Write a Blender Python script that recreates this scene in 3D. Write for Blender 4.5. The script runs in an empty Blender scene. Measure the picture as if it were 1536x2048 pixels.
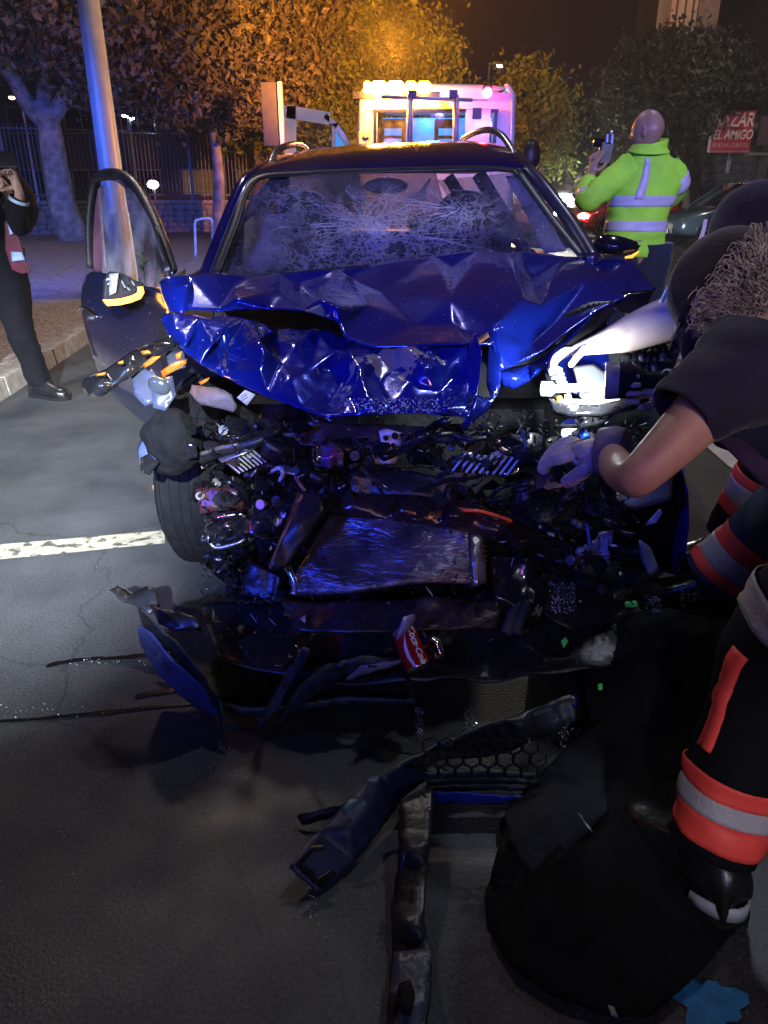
import bpy, bmesh, math, random
import numpy as np
from mathutils import Vector, Matrix, noise
from mathutils.geometry import delaunay_2d_cdt
R = math.radians
random.seed(7)
scene = bpy.context.scene
COL = scene.collection

# ------------------------------------------------------------------ camera, world, lights, exposure
H, PITCH, F = 1.25, R(23.4), 1479.0
cam_d = bpy.data.cameras.new('camera')
cam_d.sensor_fit = 'VERTICAL'; cam_d.sensor_height = 36; cam_d.lens = 26
cam_d.clip_start = 0.02; cam_d.clip_end = 2000
cam = bpy.data.objects.new('camera', cam_d); COL.objects.link(cam)
cam.location = (0, 0, H); cam.rotation_euler = (R(90) - PITCH, 0, 0)
scene.camera = cam

w = bpy.data.worlds.new('World'); scene.world = w; w.use_nodes = True
wn = w.node_tree.nodes; wl = w.node_tree.links
bg = wn['Background']
sky = wn.new('ShaderNodeTexSky'); sky.sky_type = 'NISHITA'; sky.sun_disc = False
sky.sun_elevation = R(-3); sky.sun_rotation = R(200)
tint = wn.new('ShaderNodeMixRGB'); tint.inputs['Fac'].default_value = 0.97
tint.inputs['Color2'].default_value = (0.105, 0.037, 0.034, 1)
wl.new(sky.outputs[0], tint.inputs['Color1']); wl.new(tint.outputs[0], bg.inputs['Color'])
bg.inputs['Strength'].default_value = 0.085

scene.view_settings.view_transform = 'Standard'; scene.view_settings.look = 'None'
scene.view_settings.exposure = 0.0; scene.view_settings.gamma = 1
scene.view_settings.use_curve_mapping = False
cy = scene.cycles
cy.use_denoising = True
try: cy.denoiser = 'OPENIMAGEDENOISE'
except Exception: pass
cy.max_bounces = 6; cy.diffuse_bounces = 2; cy.glossy_bounces = 3; cy.transmission_bounces = 4
cy.transparent_max_bounces = 24; cy.volume_bounces = 0
cy.sample_clamp_indirect = 4.0; cy.caustics_reflective = False; cy.caustics_refractive = False

def lamp(name, kind, loc, energy, color, size=0.1, target=None, spot=None, blend=0.6, size_y=None, spread=None):
    d = bpy.data.lights.new(name, kind); d.energy = energy; d.color = color
    if kind == 'AREA':
        d.shape = 'RECTANGLE' if size_y else 'DISK'; d.size = size
        if size_y: d.size_y = size_y
        if spread: d.spread = R(spread)
    else: d.shadow_soft_size = size
    if kind == 'SPOT': d.spot_size = R(spot); d.spot_blend = blend
    o = bpy.data.objects.new(name, d); COL.objects.link(o); o.location = loc
    if target is not None:
        o.rotation_euler = (Vector(target) - Vector(loc)).to_track_quat('-Z', 'Y').to_euler()
    return o

# the fire engine behind the photographer: white work light, blue beacons; a red one further right; added fills among them
lamp('work_light', 'SPOT', (0.3, -3.6, 3.2), 15000, (0.80, 0.92, 1.0), 0.05, (-1.7, 3.5, 0), 18, 1.0)
lamp('road_fill_left', 'SPOT', (-3.6, -3.0, 2.6), 6000, (0.74, 0.80, 1.0), 0.08, (-1.95, 3.3, 0), 31, 1.0)  # added fill for the road at the left
lamp('hivis_fill', 'SPOT', (2.3, -4.0, 3.1), 1300, (0.95, 1.0, 0.97), 0.06, (1.95, 5.0, 1.15), 17, 1.0)  # added fill that brightens the hi-vis man and the road by him
lamp('blue_beacon', 'SPOT', (-2.6, -1.6, 2.5), 1150, (0.03, 0.07, 1.0), 0.20, (-0.15, 3.0, .9), 36, .7)
lamp('blue_beacon_far', 'SPOT', (-4.9, 3.4, 3.4), 7000, (0.03, 0.12, 1.0), 0.2, (-5.4, 14.0, 0.5), 48, .8)
lamp('blue_beacon_right', 'SPOT', (2.6, -3.0, 2.9), 1100, (0.12, 0.08, 1.0), 0.25, (0.8, 7.0, 1.5), 30, .8)
lamp('truck_blue_fill', 'SPOT', (1.5, -3.0, 3.3), 3200, (0.22, 0.16, 1.0), 0.15, (1.0, 9.5, 2.0), 13, .9)  # added spot that tints the truck cab blue
lamp('red_beacon', 'SPOT', (1.7, -1.3, 1.5), 60, (1.0, 0.42, 0.30), 0.10, (.46, 1.22, .78), 19, 1.0)
lamp('head_fill', 'SPOT', (1.0, -2.6, 2.7), 190, (1.0, 0.93, 0.82), 0.06, (.78, 1.5, 1.05), 15, 1.0)  # added warm fill on the near firefighter's head and shoulder
lamp('leg_fill', 'SPOT', (0.1, -1.6, 1.9), 110, (1.0, 0.97, 0.95), 0.08, (.64, 1.05, .17), 13, 1.0)  # added fill on the bands of the near leg
lamp('violet_beacon', 'SPOT', (0.2, -2.6, 2.3), 85, (0.5, 0.2, 1.0), 0.25, (0.1, 3.2, 1.0), 30, 1.0)
lamp('glint_fill', 'POINT', (1.5, -5.0, 3.6), 95, (0.95, 0.97, 1.0), 0.07)  # added small lamp for glints and neutral fill
lamp('blue_fill', 'POINT', (-1.2, -4.5, 3.0), 120, (0.10, 0.12, 1.0), 0.2)  # added weak blue fill over everything
# street lamps out of the picture, above and beyond
lamp('street_light_head', 'AREA', (-2.6, 8.9, 8.3), 210, (1.0, 0.87, 0.76), 0.5, (-3.4, 9.5, 0))
lamp('street_light_head_right', 'AREA', (3.4, 6.2, 8.6), 150, (0.74, 0.80, 1.0), 0.4, (0.9, 1.5, 0))
lamp('street_light_head_left', 'AREA', (-9.5, 12.0, 7.0), 110, (1.0, 0.78, 0.62), 0.6, (-8, 20.0, 5))
lamp('street_light_head_far', 'AREA', (9.0, 17.0, 9.0), 200, (1.0, 0.86, 0.72), 0.6, (9, 22, 0))

# ------------------------------------------------------------------ helpers
cp, sp = math.cos(PITCH), math.sin(PITCH)
def _dir(px, py):
    xc = (px - 768) / F; yc = (1024 - py) / F
    return Vector((xc, cp + yc * sp, -sp + yc * cp))
def W(px, py, Y):
    """the point at distance Y ahead that stands at that spot of the view"""
    d = _dir(px, py); t = Y / d.y
    return Vector((d.x * t, Y, H + d.z * t))
def G(px, py, z=0.0):
    d = _dir(px, py); t = (z - H) / d.z
    return Vector((d.x * t, d.y * t, z))

def nmat(name, color, rough=0.6, metal=0.0, var=0.25, scale=8.0, bump=0.0, bscale=40.0, coat=0.0, spec=0.5,
         emit=None, estr=0.0, color2=None, sheen=0.0, detail=4):
    m = bpy.data.materials.new(name); m.use_nodes = True
    nt = m.node_tree; n = nt.nodes; l = nt.links; b = n['Principled BSDF']
    tc = n.new('ShaderNodeTexCoord')
    nz = n.new('ShaderNodeTexNoise'); nz.inputs['Scale'].default_value = scale; nz.inputs['Detail'].default_value = detail
    l.new(tc.outputs['Object'], nz.inputs['Vector'])
    rp = n.new('ShaderNodeValToRGB')
    c2 = color2 or tuple(c * (1 - var) for c in color); c1 = tuple(min(1, c * (1 + var)) for c in color) if not color2 else color
    rp.color_ramp.elements[0].position = 0.35; rp.color_ramp.elements[1].position = 0.68
    rp.color_ramp.elements[0].color = (*c2, 1); rp.color_ramp.elements[1].color = (*c1, 1)
    l.new(nz.outputs['Fac'], rp.inputs['Fac']); l.new(rp.outputs['Color'], b.inputs['Base Color'])
    b.inputs['Metallic'].default_value = metal; b.inputs['Coat Weight'].default_value = coat
    b.inputs['Coat Roughness'].default_value = 0.06
    b.inputs['Specular IOR Level'].default_value = spec
    if sheen: b.inputs['Sheen Weight'].default_value = sheen
    mr = n.new('ShaderNodeMapRange'); mr.inputs['To Min'].default_value = max(0.02, rough - .12); mr.inputs['To Max'].default_value = min(1, rough + .12)
    l.new(nz.outputs['Fac'], mr.inputs['Value']); l.new(mr.outputs[0], b.inputs['Roughness'])
    if bump:
        n2 = n.new('ShaderNodeTexNoise'); n2.inputs['Scale'].default_value = bscale; n2.inputs['Detail'].default_value = 5
        l.new(tc.outputs['Object'], n2.inputs['Vector'])
        bp = n.new('ShaderNodeBump'); bp.inputs['Strength'].default_value = bump; bp.inputs['Distance'].default_value = 0.01
        l.new(n2.outputs['Fac'], bp.inputs['Height']); l.new(bp.outputs[0], b.inputs['Normal'])
    if emit:
        b.inputs['Emission Color'].default_value = (*emit, 1); b.inputs['Emission Strength'].default_value = estr
    return m

WPOS = {}
def new_obj(name, me, mat, parent=None, origin=None, smooth=False, solid=None, sub=0, kind=None, crease=None):
    o = bpy.data.objects.new(name, me)
    n = len(me.vertices)
    co = np.empty(n * 3, 'f'); me.vertices.foreach_get('co', co); co = co.reshape(-1, 3)
    if origin is None:
        origin = Vector(((co.min(0) + co.max(0)) / 2).tolist()) if n else Vector((0, 0, 0))
    origin = Vector(origin)
    co -= np.array(origin, 'f'); me.vertices.foreach_set('co', co.ravel())
    if mat is not None:
        for m_ in (mat if isinstance(mat, (list, tuple)) else [mat]): me.materials.append(m_)
    COL.objects.link(o); WPOS[o.name] = origin
    if parent is not None:
        o.parent = parent; o.location = origin - WPOS[parent.name]
    else: o.location = origin
    if smooth:
        me.polygons.foreach_set('use_smooth', [True] * len(me.polygons))
    if solid:
        s = o.modifiers.new('solid', 'SOLIDIFY'); s.thickness = solid; s.offset = 0
    if sub:
        s = o.modifiers.new('sub', 'SUBSURF'); s.levels = s.render_levels = sub; s.boundary_smooth = 'PRESERVE_CORNERS'
    if kind: o['kind'] = kind
    me.update()
    return o
def tag(o, label, cat, group=None):
    o['label'] = label; o['category'] = cat
    if group: o['group'] = group
    return o
def thing(name, label, cat, loc, group=None):
    o = bpy.data.objects.new(name, None); COL.objects.link(o); o.empty_display_size = .2
    o.location = loc; WPOS[o.name] = Vector(loc)
    return tag(o, label, cat, group)
def struct(o): o['kind'] = 'structure'; return o

class MB:
    def __init__(s): s.v = []; s.f = []; s.mi = []
    def add(s, v, f, mi=0):
        b = len(s.v); s.v += [Vector(a) for a in v]; s.f += [tuple(b + i for i in q) for q in f]; s.mi += [mi] * len(f); return s
    def box(s, c, size, rot=None, mi=0):
        c = Vector(c); x, y, z = [a / 2 for a in size]
        vs = [Vector((i * x, j * y, k * z)) for i in (-1, 1) for j in (-1, 1) for k in (-1, 1)]
        if rot is not None: vs = [rot @ a for a in vs]
        return s.add([c + a for a in vs], [(0, 1, 3, 2), (4, 6, 7, 5), (0, 4, 5, 1), (2, 3, 7, 6), (0, 2, 6, 4), (1, 5, 7, 3)], mi)
    def tube(s, pts, r, n=8, cap=True, mi=0, flat=1.0, up=None):
        pts = [Vector(p) for p in pts]; k = len(pts)
        rs = r if isinstance(r, (list, tuple)) else [r] * k
        vs = []; prev = None
        for i, p in enumerate(pts):
            t = (pts[min(i + 1, k - 1)] - pts[max(i - 1, 0)])
            if t.length < 1e-9: t = Vector((0, 0, 1))
            t.normalize()
            if prev is None:
                a = Vector(up) if up else (Vector((0, 0, 1)) if abs(t.z) < .9 else Vector((1, 0, 0)))
                u = t.cross(a).normalized()
            else:
                u = (prev - t * prev.dot(t)); u = u.normalized() if u.length > 1e-6 else t.orthogonal().normalized()
            prev = u; wv = t.cross(u)
            for j in range(n):
                an = 2 * math.pi * j / n
                vs.append(p + (u * math.cos(an) + wv * math.sin(an) * flat) * rs[i])
        fs = [(i * n + j, i * n + (j + 1) % n, (i + 1) * n + (j + 1) % n, (i + 1) * n + j) for i in range(k - 1) for j in range(n)]
        if cap: fs += [tuple(range(n))[::-1], tuple((k - 1) * n + j for j in range(n))]
        return s.add(vs, fs, mi)
    def ell(s, c, rad, rot=None, nu=14, nv=9, mi=0):
        c = Vector(c); vs = []; fs = []
        for i in range(nv + 1):
            th = math.pi * i / nv
            for j in range(nu):
                ph = 2 * math.pi * j / nu
                a = Vector((rad[0] * math.sin(th) * math.cos(ph), rad[1] * math.sin(th) * math.sin(ph), rad[2] * math.cos(th)))
                vs.append(c + (rot @ a if rot is not None else a))
        for i in range(nv):
            for j in range(nu): fs.append((i * nu + j, (i + 1) * nu + j, (i + 1) * nu + (j + 1) % nu, i * nu + (j + 1) % nu))
        return s.add(vs, fs, mi)
    def lathe(s, c, axis, prof, n=24, mi=0):
        """prof: (along axis, radius)"""
        c = Vector(c); ax = Vector(axis).normalized(); u = ax.orthogonal().normalized(); wv = ax.cross(u); vs = []
        for (h, r) in prof:
            for j in range(n):
                an = 2 * math.pi * j / n; vs.append(c + ax * h + (u * math.cos(an) + wv * math.sin(an)) * r)
        fs = [(i * n + j, i * n + (j + 1) % n, (i + 1) * n + (j + 1) % n, (i + 1) * n + j) for i in range(len(prof) - 1) for j in range(n)]
        return s.add(vs, fs, mi)
    def prism(s, poly, d, mi=0):
        """poly: 3D points of one outline; pushed by vector d"""
        n = len(poly); d = Vector(d); vs = [Vector(p) for p in poly] + [Vector(p) + d for p in poly]
        return s.add(vs, [tuple(range(n))[::-1], tuple(range(n, 2 * n))] + [(i, (i + 1) % n, n + (i + 1) % n, n + i) for i in range(n)], mi)
    def mesh(s, name='m'):
        me = bpy.data.meshes.new(name); me.from_pydata([tuple(a) for a in s.v], [], s.f)
        if any(s.mi): me.polygons.foreach_set('material_index', s.mi)
        me.update(); return me
    def build(s, name, mat, parent=None, **k):
        return new_obj(name, s.mesh(name), mat, parent, **k)

def catmull(pts, n=6):
    pts = [Vector(p) for p in pts]; out = []
    if len(pts) < 3: return pts
    for i in range(len(pts) - 1):
        p0 = pts[max(i - 1, 0)]; p1 = pts[i]; p2 = pts[i + 1]; p3 = pts[min(i + 2, len(pts) - 1)]
        for k in range(n):
            t = k / n
            out.append(.5 * ((2 * p1) + (p2 - p0) * t + (2 * p0 - 5 * p1 + 4 * p2 - p3) * t * t + (3 * p1 - p0 - 3 * p2 + p3) * t ** 3))
    out.append(pts[-1]); return out

def pipe(name, pts, r, mat, parent, n=8, sm=5, **k):
    p3 = [W(*p) for p in pts]
    return MB().tube(catmull(p3, sm), r, n).build(name, mat, parent, smooth=True, **k)

def sheet(name, outline, inner, mat, parent=None, thick=.003, cuts=5, smooth=2, amp=.004, nscale=14.0, ridge=0.0, seed=0, flat=False, to3=None, zoff=None, sm=True, rag=0):
    """a bent panel: outline and inner points are (px, py, Y); folded along the triangles between them, then dented"""
    f = to3 or (lambda p: W(*p))
    if rag:
        rr = random.Random(seed * 7 + len(outline)); o2 = []
        for a, b in zip(outline, outline[1:] + outline[:1]):
            L = math.hypot(b[0] - a[0], b[1] - a[1]); m_ = max(1, int(L / 11)); o2.append(a)
            for i in range(1, m_):
                t = i / m_; nx, ny = -(b[1] - a[1]) / L, (b[0] - a[0]) / L; j = rr.uniform(-1, 1) * rag * (2.2 if rr.random() < .12 else 1)
                o2.append((a[0] + (b[0] - a[0]) * t + nx * j, a[1] + (b[1] - a[1]) * t + ny * j, a[2] + (b[2] - a[2]) * t))
        outline = o2
    P = list(outline) + list(inner)
    no = len(outline)
    r = delaunay_2d_cdt([Vector((p[0], p[1])) for p in P], [(i, (i + 1) % no) for i in range(no)], [], 1, 1e-4)
    vs, es, fs, ov = r[0], r[1], r[2], r[3]
    def Yof(i):
        if ov[i]: return P[ov[i][0]][2]
        d = sorted((((vs[i].x - p[0]) ** 2 + (vs[i].y - p[1]) ** 2), p[2]) for p in P)[:3]
        return sum(a[1] / (a[0] + 1) for a in d) / sum(1 / (a[0] + 1) for a in d)
    bm = bmesh.new()
    bv = [bm.verts.new(f((vs[i].x, vs[i].y, Yof(i)))) for i in range(len(vs))]
    for q in fs:
        try: bm.faces.new([bv[i] for i in q])
        except ValueError: pass
    if cuts:
        # even refinement: split long edges until they are short
        for it in range(cuts):
            L = max(e.calc_length() for e in bm.edges)
            tgt = 0.022 if not flat else 0.05
            es_ = [e for e in bm.edges if e.calc_length() > tgt]
            if not es_: break
            bmesh.ops.subdivide_edges(bm, edges=es_, cuts=1, use_grid_fill=True)
            bmesh.ops.triangulate(bm, faces=[x for x in bm.faces if len(x.verts) > 3])
    inn = [v for v in bm.verts if not v.is_boundary]
    for _ in range(smooth):
        bmesh.ops.smooth_vert(bm, verts=inn, factor=.5, use_axis_x=True, use_axis_y=True, use_axis_z=True)
    bm.normal_update()
    if amp:
        off = Vector((seed * 3.7, seed * 1.3, seed * 2.1))
        mv = []
        for v in bm.verts:
            q = v.co * nscale + off
            d = noise.noise(q) * amp
            q2 = v.co * (nscale * .45) + off * 2
            d += (abs(noise.noise(q2)) - .25) * amp * 2 * ridge
            q3 = v.co * (nscale * 1.9) + off * 3
            d += -max(0, .16 - abs(noise.noise(q3))) * amp * 2.4 * ridge
            mv.append(d)
        for v, d in zip(bm.verts, mv): v.co += v.normal * d
    me = bpy.data.meshes.new(name); bm.to_mesh(me); bm.free()
    return new_obj(name, me, mat, parent, smooth=sm, solid=thick)

def grid(name, rows, mat, parent=None, thick=None, sub=2, conv=True, **k):
    """rows of (px,py,Y) or points, lofted"""
    R_ = [[W(*p) if conv else Vector(p) for p in r] for r in rows]
    n = len(R_[0]); vs = [p for r in R_ for p in r]
    fs = [(i * n + j, i * n + j + 1, (i + 1) * n + j + 1, (i + 1) * n + j) for i in range(len(R_) - 1) for j in range(n - 1)]
    return MB().add(vs, fs).build(name, mat, parent, smooth=True, sub=sub, solid=thick, **k)

def copy_tree(root, loc, rz=None, label=None, group=None, scale=None):
    c = root.copy(); COL.objects.link(c); c.location = loc
    if rz is not None: c.rotation_euler.z = rz
    if scale: c.scale = scale if isinstance(scale, tuple) else (scale,) * 3
    if label: c['label'] = label
    if group: c['group'] = group
    def rec(a, b):
        for ch in a.children:
            d = ch.copy(); COL.objects.link(d); d.parent = b; rec(ch, d)
    rec(root, c)
    return c

def skin(name, nodes, links, mat, parent=None, sub=2, root=None, kind=None):
    """nodes {key: (point, radius | (rx, ry))}"""
    keys = list(nodes); ix = {k: i for i, k in enumerate(keys)}
    me = bpy.data.meshes.new(name)
    me.from_pydata([tuple(nodes[k][0]) for k in keys], [(ix[a], ix[b]) for a, b in links], [])
    o = new_obj(name, me, None, parent)
    if not me.skin_vertices: me.attributes.new  # no-op
    md = o.modifiers.new('skin', 'SKIN'); md.use_smooth_shade = True; md.branch_smoothing = .4
    if not me.skin_vertices:
        bpy.context.view_layer.objects.active = o; 
        o.select_set(True); bpy.ops.mesh.customdata_skin_add(); o.select_set(False)
    sv = me.skin_vertices[0].data
    for i, k in enumerate(keys):
        r = nodes[k][1]; sv[i].radius = (r, r) if not isinstance(r, tuple) else r
        sv[i].use_root = (k == (root or keys[0]))
    s = o.modifiers.new('sub', 'SUBSURF'); s.levels = s.render_levels = sub
    me.materials.append(mat)
    return o

def hand_nodes(nodes, links, wrist, pfx, d, nrm, curl=0.5, s=1.0, side=1, grow=0.0, thumb_in=0.5):
    """palm and five fingers from the wrist point, fingers run along d, palm faces nrm"""
    d = Vector(d).normalized(); nrm = Vector(nrm); nrm = (nrm - d * nrm.dot(d)).normalized(); lat = d.cross(nrm) * side
    w0 = nodes[wrist][0]
    nodes[pfx + 'palm'] = (w0 + d * .045 * s, (.026 * s + grow, .017 * s + grow)); links.append((wrist, pfx + 'palm'))
    for i, (o_, L) in enumerate(((-.030, .070), (-.010, .080), (.010, .076), (.029, .060))):
        a = w0 + d * .088 * s + lat * o_ * s
        key = f'{pfx}f{i}'
        nodes[key + 'a'] = (a, .0095 * s + grow); links.append((pfx + 'palm', key + 'a'))
        p = a; ang = 0; last = key + 'a'
        for k, fr in enumerate((.42, .32, .26)):
            ang += curl * (.75 if k == 0 else .95)
            p = p + (d * math.cos(ang) + nrm * math.sin(ang)) * L * fr * s
            kk = f'{key}{k}'; nodes[kk] = (p, (.0085 - .001 * k) * s + grow); links.append((last, kk)); last = kk
    t0 = w0 + d * .03 * s - lat * .032 * s + nrm * .01 * s
    nodes[pfx + 't0'] = (t0, .012 * s + grow); links.append((pfx + 'palm', pfx + 't0'))
    t1 = t0 + (d * .03 - lat * .016 + nrm * .016 * (1 + thumb_in)) * s
    nodes[pfx + 't1'] = (t1, .0105 * s + grow); links.append((pfx + 't0', pfx + 't1'))
    t2 = t1 + (d * .026 + nrm * .014 * (1 + thumb_in) + lat * .006) * s
    nodes[pfx + 't2'] = (t2, .009 * s + grow); links.append((pfx + 't1', pfx + 't2'))
# ------------------------------------------------------------------ materials
def asphalt():
    m = bpy.data.materials.new('asphalt'); m.use_nodes = True
    n = m.node_tree.nodes; l = m.node_tree.links; b = n['Principled BSDF']
    tc = n.new('ShaderNodeTexCoord')
    def nz(s, d=4, r=.6):
        q = n.new('ShaderNodeTexNoise'); q.inputs['Scale'].default_value = s; q.inputs['Detail'].default_value = d; q.inputs['Roughness'].default_value = r
        l.new(tc.outputs['Object'], q.inputs['Vector']); return q
    big = nz(1.3, 9, .7); fine = nz(140, 6, .85)
    vo = n.new('ShaderNodeTexVoronoi'); vo.inputs['Scale'].default_value = 160; l.new(tc.outputs['Object'], vo.inputs['Vector'])
    r1 = n.new('ShaderNodeValToRGB'); r1.color_ramp.elements[0].color = (.018, .019, .021, 1); r1.color_ramp.elements[1].color = (.060, .061, .064, 1)
    r1.color_ramp.elements[0].position = .3; r1.color_ramp.elements[1].position = .72
    l.new(big.outputs['Fac'], r1.inputs['Fac'])
    r2 = n.new('ShaderNodeValToRGB'); r2.color_ramp.elements[0].color = (.25, .25, .25, 1); r2.color_ramp.elements[1].color = (2.1, 2.1, 2.1, 1)
    r2.color_ramp.elements[0].position = .38; r2.color_ramp.elements[1].position = .66
    l.new(fine.outputs['Fac'], r2.inputs['Fac'])
    mx = n.new('ShaderNodeMixRGB'); mx.blend_type = 'MULTIPLY'; mx.inputs[0].default_value = 1
    l.new(r1.outputs[0], mx.inputs[1]); l.new(r2.outputs[0], mx.inputs[2])
    # cracks
    vc = n.new('ShaderNodeTexVoronoi'); vc.feature = 'DISTANCE_TO_EDGE'; vc.inputs['Scale'].default_value = 1.1
    dn = nz(3, 4); mp = n.new('ShaderNodeMixRGB'); mp.inputs[0].default_value = .22
    l.new(tc.outputs['Object'], mp.inputs[1]); l.new(dn.outputs['Color'], mp.inputs[2]); l.new(mp.outputs[0], vc.inputs['Vector'])
    cr = n.new('ShaderNodeMath'); cr.operation = 'LESS_THAN'; cr.inputs[1].default_value = .004; l.new(vc.outputs['Distance'], cr.inputs[0])
    m2 = n.new('ShaderNodeMixRGB'); m2.inputs[2].default_value = (.008, .008, .008, 1)
    msk = n.new('ShaderNodeMath'); msk.operation = 'MULTIPLY'; l.new(cr.outputs[0], msk.inputs[0]); msk.inputs[1].default_value = .4
    l.new(msk.outputs[0], m2.inputs[0]); l.new(mx.outputs[0], m2.inputs[1]); l.new(m2.outputs[0], b.inputs['Base Color'])
    wet = nz(1.7, 3); mr = n.new('ShaderNodeMapRange'); mr.inputs['From Min'].default_value = .35; mr.inputs['From Max'].default_value = .65
    mr.inputs['To Min'].default_value = .42; mr.inputs['To Max'].default_value = .85; l.new(wet.outputs['Fac'], mr.inputs['Value']); l.new(mr.outputs[0], b.inputs['Roughness'])
    bp = n.new('ShaderNodeBump'); bp.inputs['Strength'].default_value = .25; bp.inputs['Distance'].default_value = .0015
    l.new(vo.outputs['Distance'], bp.inputs['Height'])
    bp2 = n.new('ShaderNodeBump'); bp2.inputs['Strength'].default_value = .25; bp2.inputs['Distance'].default_value = .0012
    l.new(fine.outputs['Fac'], bp2.inputs['Height']); l.new(bp.outputs[0], bp2.inputs['Normal']); l.new(bp2.outputs[0], b.inputs['Normal'])
    return m
def worn_paint(name, col):
    m = nmat(name, col, .6, var=.2, scale=30, bump=.4, bscale=120)
    n = m.node_tree.nodes; l = m.node_tree.links; b = n['Principled BSDF']
    nz = n.new('ShaderNodeTexNoise'); nz.inputs['Scale'].default_value = 22; nz.inputs['Detail'].default_value = 12
    tc = n.new('ShaderNodeTexCoord'); l.new(tc.outputs['Object'], nz.inputs['Vector'])
    r = n.new('ShaderNodeValToRGB'); r.color_ramp.elements[0].position = .36; r.color_ramp.elements[1].position = .48
    l.new(nz.outputs['Fac'], r.inputs[0]); l.new(r.outputs[0], b.inputs['Alpha']); return m
M = {}
M['asphalt'] = asphalt()
M['line'] = worn_paint('road_paint', (.36, .33, .23))
M['bluespray'] = nmat('blue_marking_paint', (.02, .17, .38), .7, var=.25, scale=30, bump=.4, bscale=90)
M['aggregate'] = nmat('aggregate_paving', (.30, .25, .21), .85, var=.75, scale=45, bump=.9, bscale=55, detail=3)
M['kerb'] = nmat('kerb_stone', (.30, .27, .24), .7, var=.3, scale=12, bump=.5, bscale=50)
M['stone'] = nmat('rubble_stone', (.26, .25, .25), .85, var=.45, scale=3, bump=.7, bscale=14)
M['mortar'] = nmat('mortar', (.12, .12, .12), .9, bump=.5)
M['fence'] = nmat('fence_paint', (.07, .08, .11), .5, metal=.4)
M['bark'] = nmat('plane_bark', (.50, .48, .44), .9, color2=(.22, .21, .19), scale=5, bump=.8, bscale=16)
M['bark2'] = nmat('dark_bark', (.09, .075, .06), .9, bump=.8, bscale=16)
def leafmat(name, a, b_):
    m = nmat(name, a, .6, color2=b_, scale=1.6, detail=6)
    n = m.node_tree.nodes; l = m.node_tree.links
    # some light passes through a leaf
    b = n['Principled BSDF']; tr = n.new('ShaderNodeBsdfTranslucent'); mx = n.new('ShaderNodeMixShader'); mx.inputs[0].default_value = .3
    src = b.inputs['Base Color'].links[0].from_socket
    l.new(src, tr.inputs[0]); l.new(b.outputs[0], mx.inputs[1]); l.new(tr.outputs[0], mx.inputs[2]); l.new(mx.outputs[0], n['Material Output'].inputs[0])
    return m
M['leaf'] = leafmat('plane_leaf', (.15, .14, .10), (.05, .05, .032))
M['leaf2'] = leafmat('green_leaf', (.15, .20, .035), (.045, .06, .015))
M['leaf3'] = leafmat('dark_leaf', (.05, .055, .035), (.02, .024, .015))
M['shoot'] = leafmat('fresh_leaf', (.22, .5, .06), (.12, .32, .03))
M['pole'] = nmat('lamp_post_paint', (.62, .60, .60), .45, var=.08, scale=6, metal=.2, bump=.08)
M['galv'] = nmat('galvanised_steel', (.55, .56, .58), .35, metal=.7, var=.15)
M['black'] = nmat('black_plastic', (.016, .016, .018), .38, var=.35, scale=9, bump=.15, bscale=90)
M['blackgloss'] = nmat('gloss_black', (.012, .012, .014), .12, var=.2, coat=.6)
M['rubber'] = nmat('rubber', (.006, .006, .007), .85, spec=.2, var=.3, scale=20, bump=.2)
M['mesh_dark'] = nmat('dark_steel', (.05, .05, .055), .38, metal=.85, var=.4, scale=12, bump=.2, bscale=60)
M['alu'] = nmat('cast_aluminium', (.55, .55, .56), .32, metal=.9, var=.3, scale=15, bump=.25, bscale=70)
M['whiteplastic'] = nmat('white_plastic', (.62, .62, .60), .4, var=.15)
M['chrome'] = nmat('chrome', (.8, .8, .82), .08, metal=1, var=.05)
M['rust'] = nmat('rusty_steel', (.30, .13, .06), .7, metal=.2, var=.5, scale=20, bump=.4)
M['greyplate'] = nmat('grey_plastic_cover', (.20, .21, .22), .5, var=.12, bump=.1)
M['cloth_black'] = nmat('black_cloth', (.0035, .0035, .006), .9, var=.35, scale=6, bump=.35, bscale=30, spec=.2)
M['skin'] = nmat('skin', (.50, .30, .22), .5, var=.10, scale=14, bump=.12, bscale=120)
M['skin_dark'] = nmat('tanned_skin', (.34, .19, .14), .42, var=.12, scale=14, bump=.12, bscale=90)
def emis(name, c, s):
    m = bpy.data.materials.new(name); m.use_nodes = True; n = m.node_tree.nodes; b = n['Principled BSDF']
    b.inputs['Base Color'].default_value = (*[x * .5 for x in c], 1); b.inputs['Emission Color'].default_value = (*c, 1); b.inputs['Emission Strength'].default_value = s
    return m
M['amber'] = emis('amber_lamp', (1.0, .36, .02), 90)
M['amberhot'] = emis('amber_lamp_hot', (1.0, .60, .14), 160)
M['redlamp'] = emis('red_lamp', (1.0, .04, .05), 30)
M['indicator'] = emis('indicator_led', (1.0, .36, .02), 6)
M['headlamp_lit'] = emis('headlight_beam', (1.0, .96, .84), 220)
M['lamp_white'] = emis('far_lamp', (.9, .95, 1.0), 28)
M['lamp_warm'] = emis('far_warm_lamp', (1.0, .55, .2), 14)
M['win_warm'] = emis('lit_window_warm', (1.0, .45, .15), .35)
M['cabglow'] = nmat('cab_glass_glow', (.05, .2, .4), .3, var=.5, scale=3, emit=(.04, .36, 1.0), estr=.75)  # blue light put into the cab glass as emission
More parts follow.
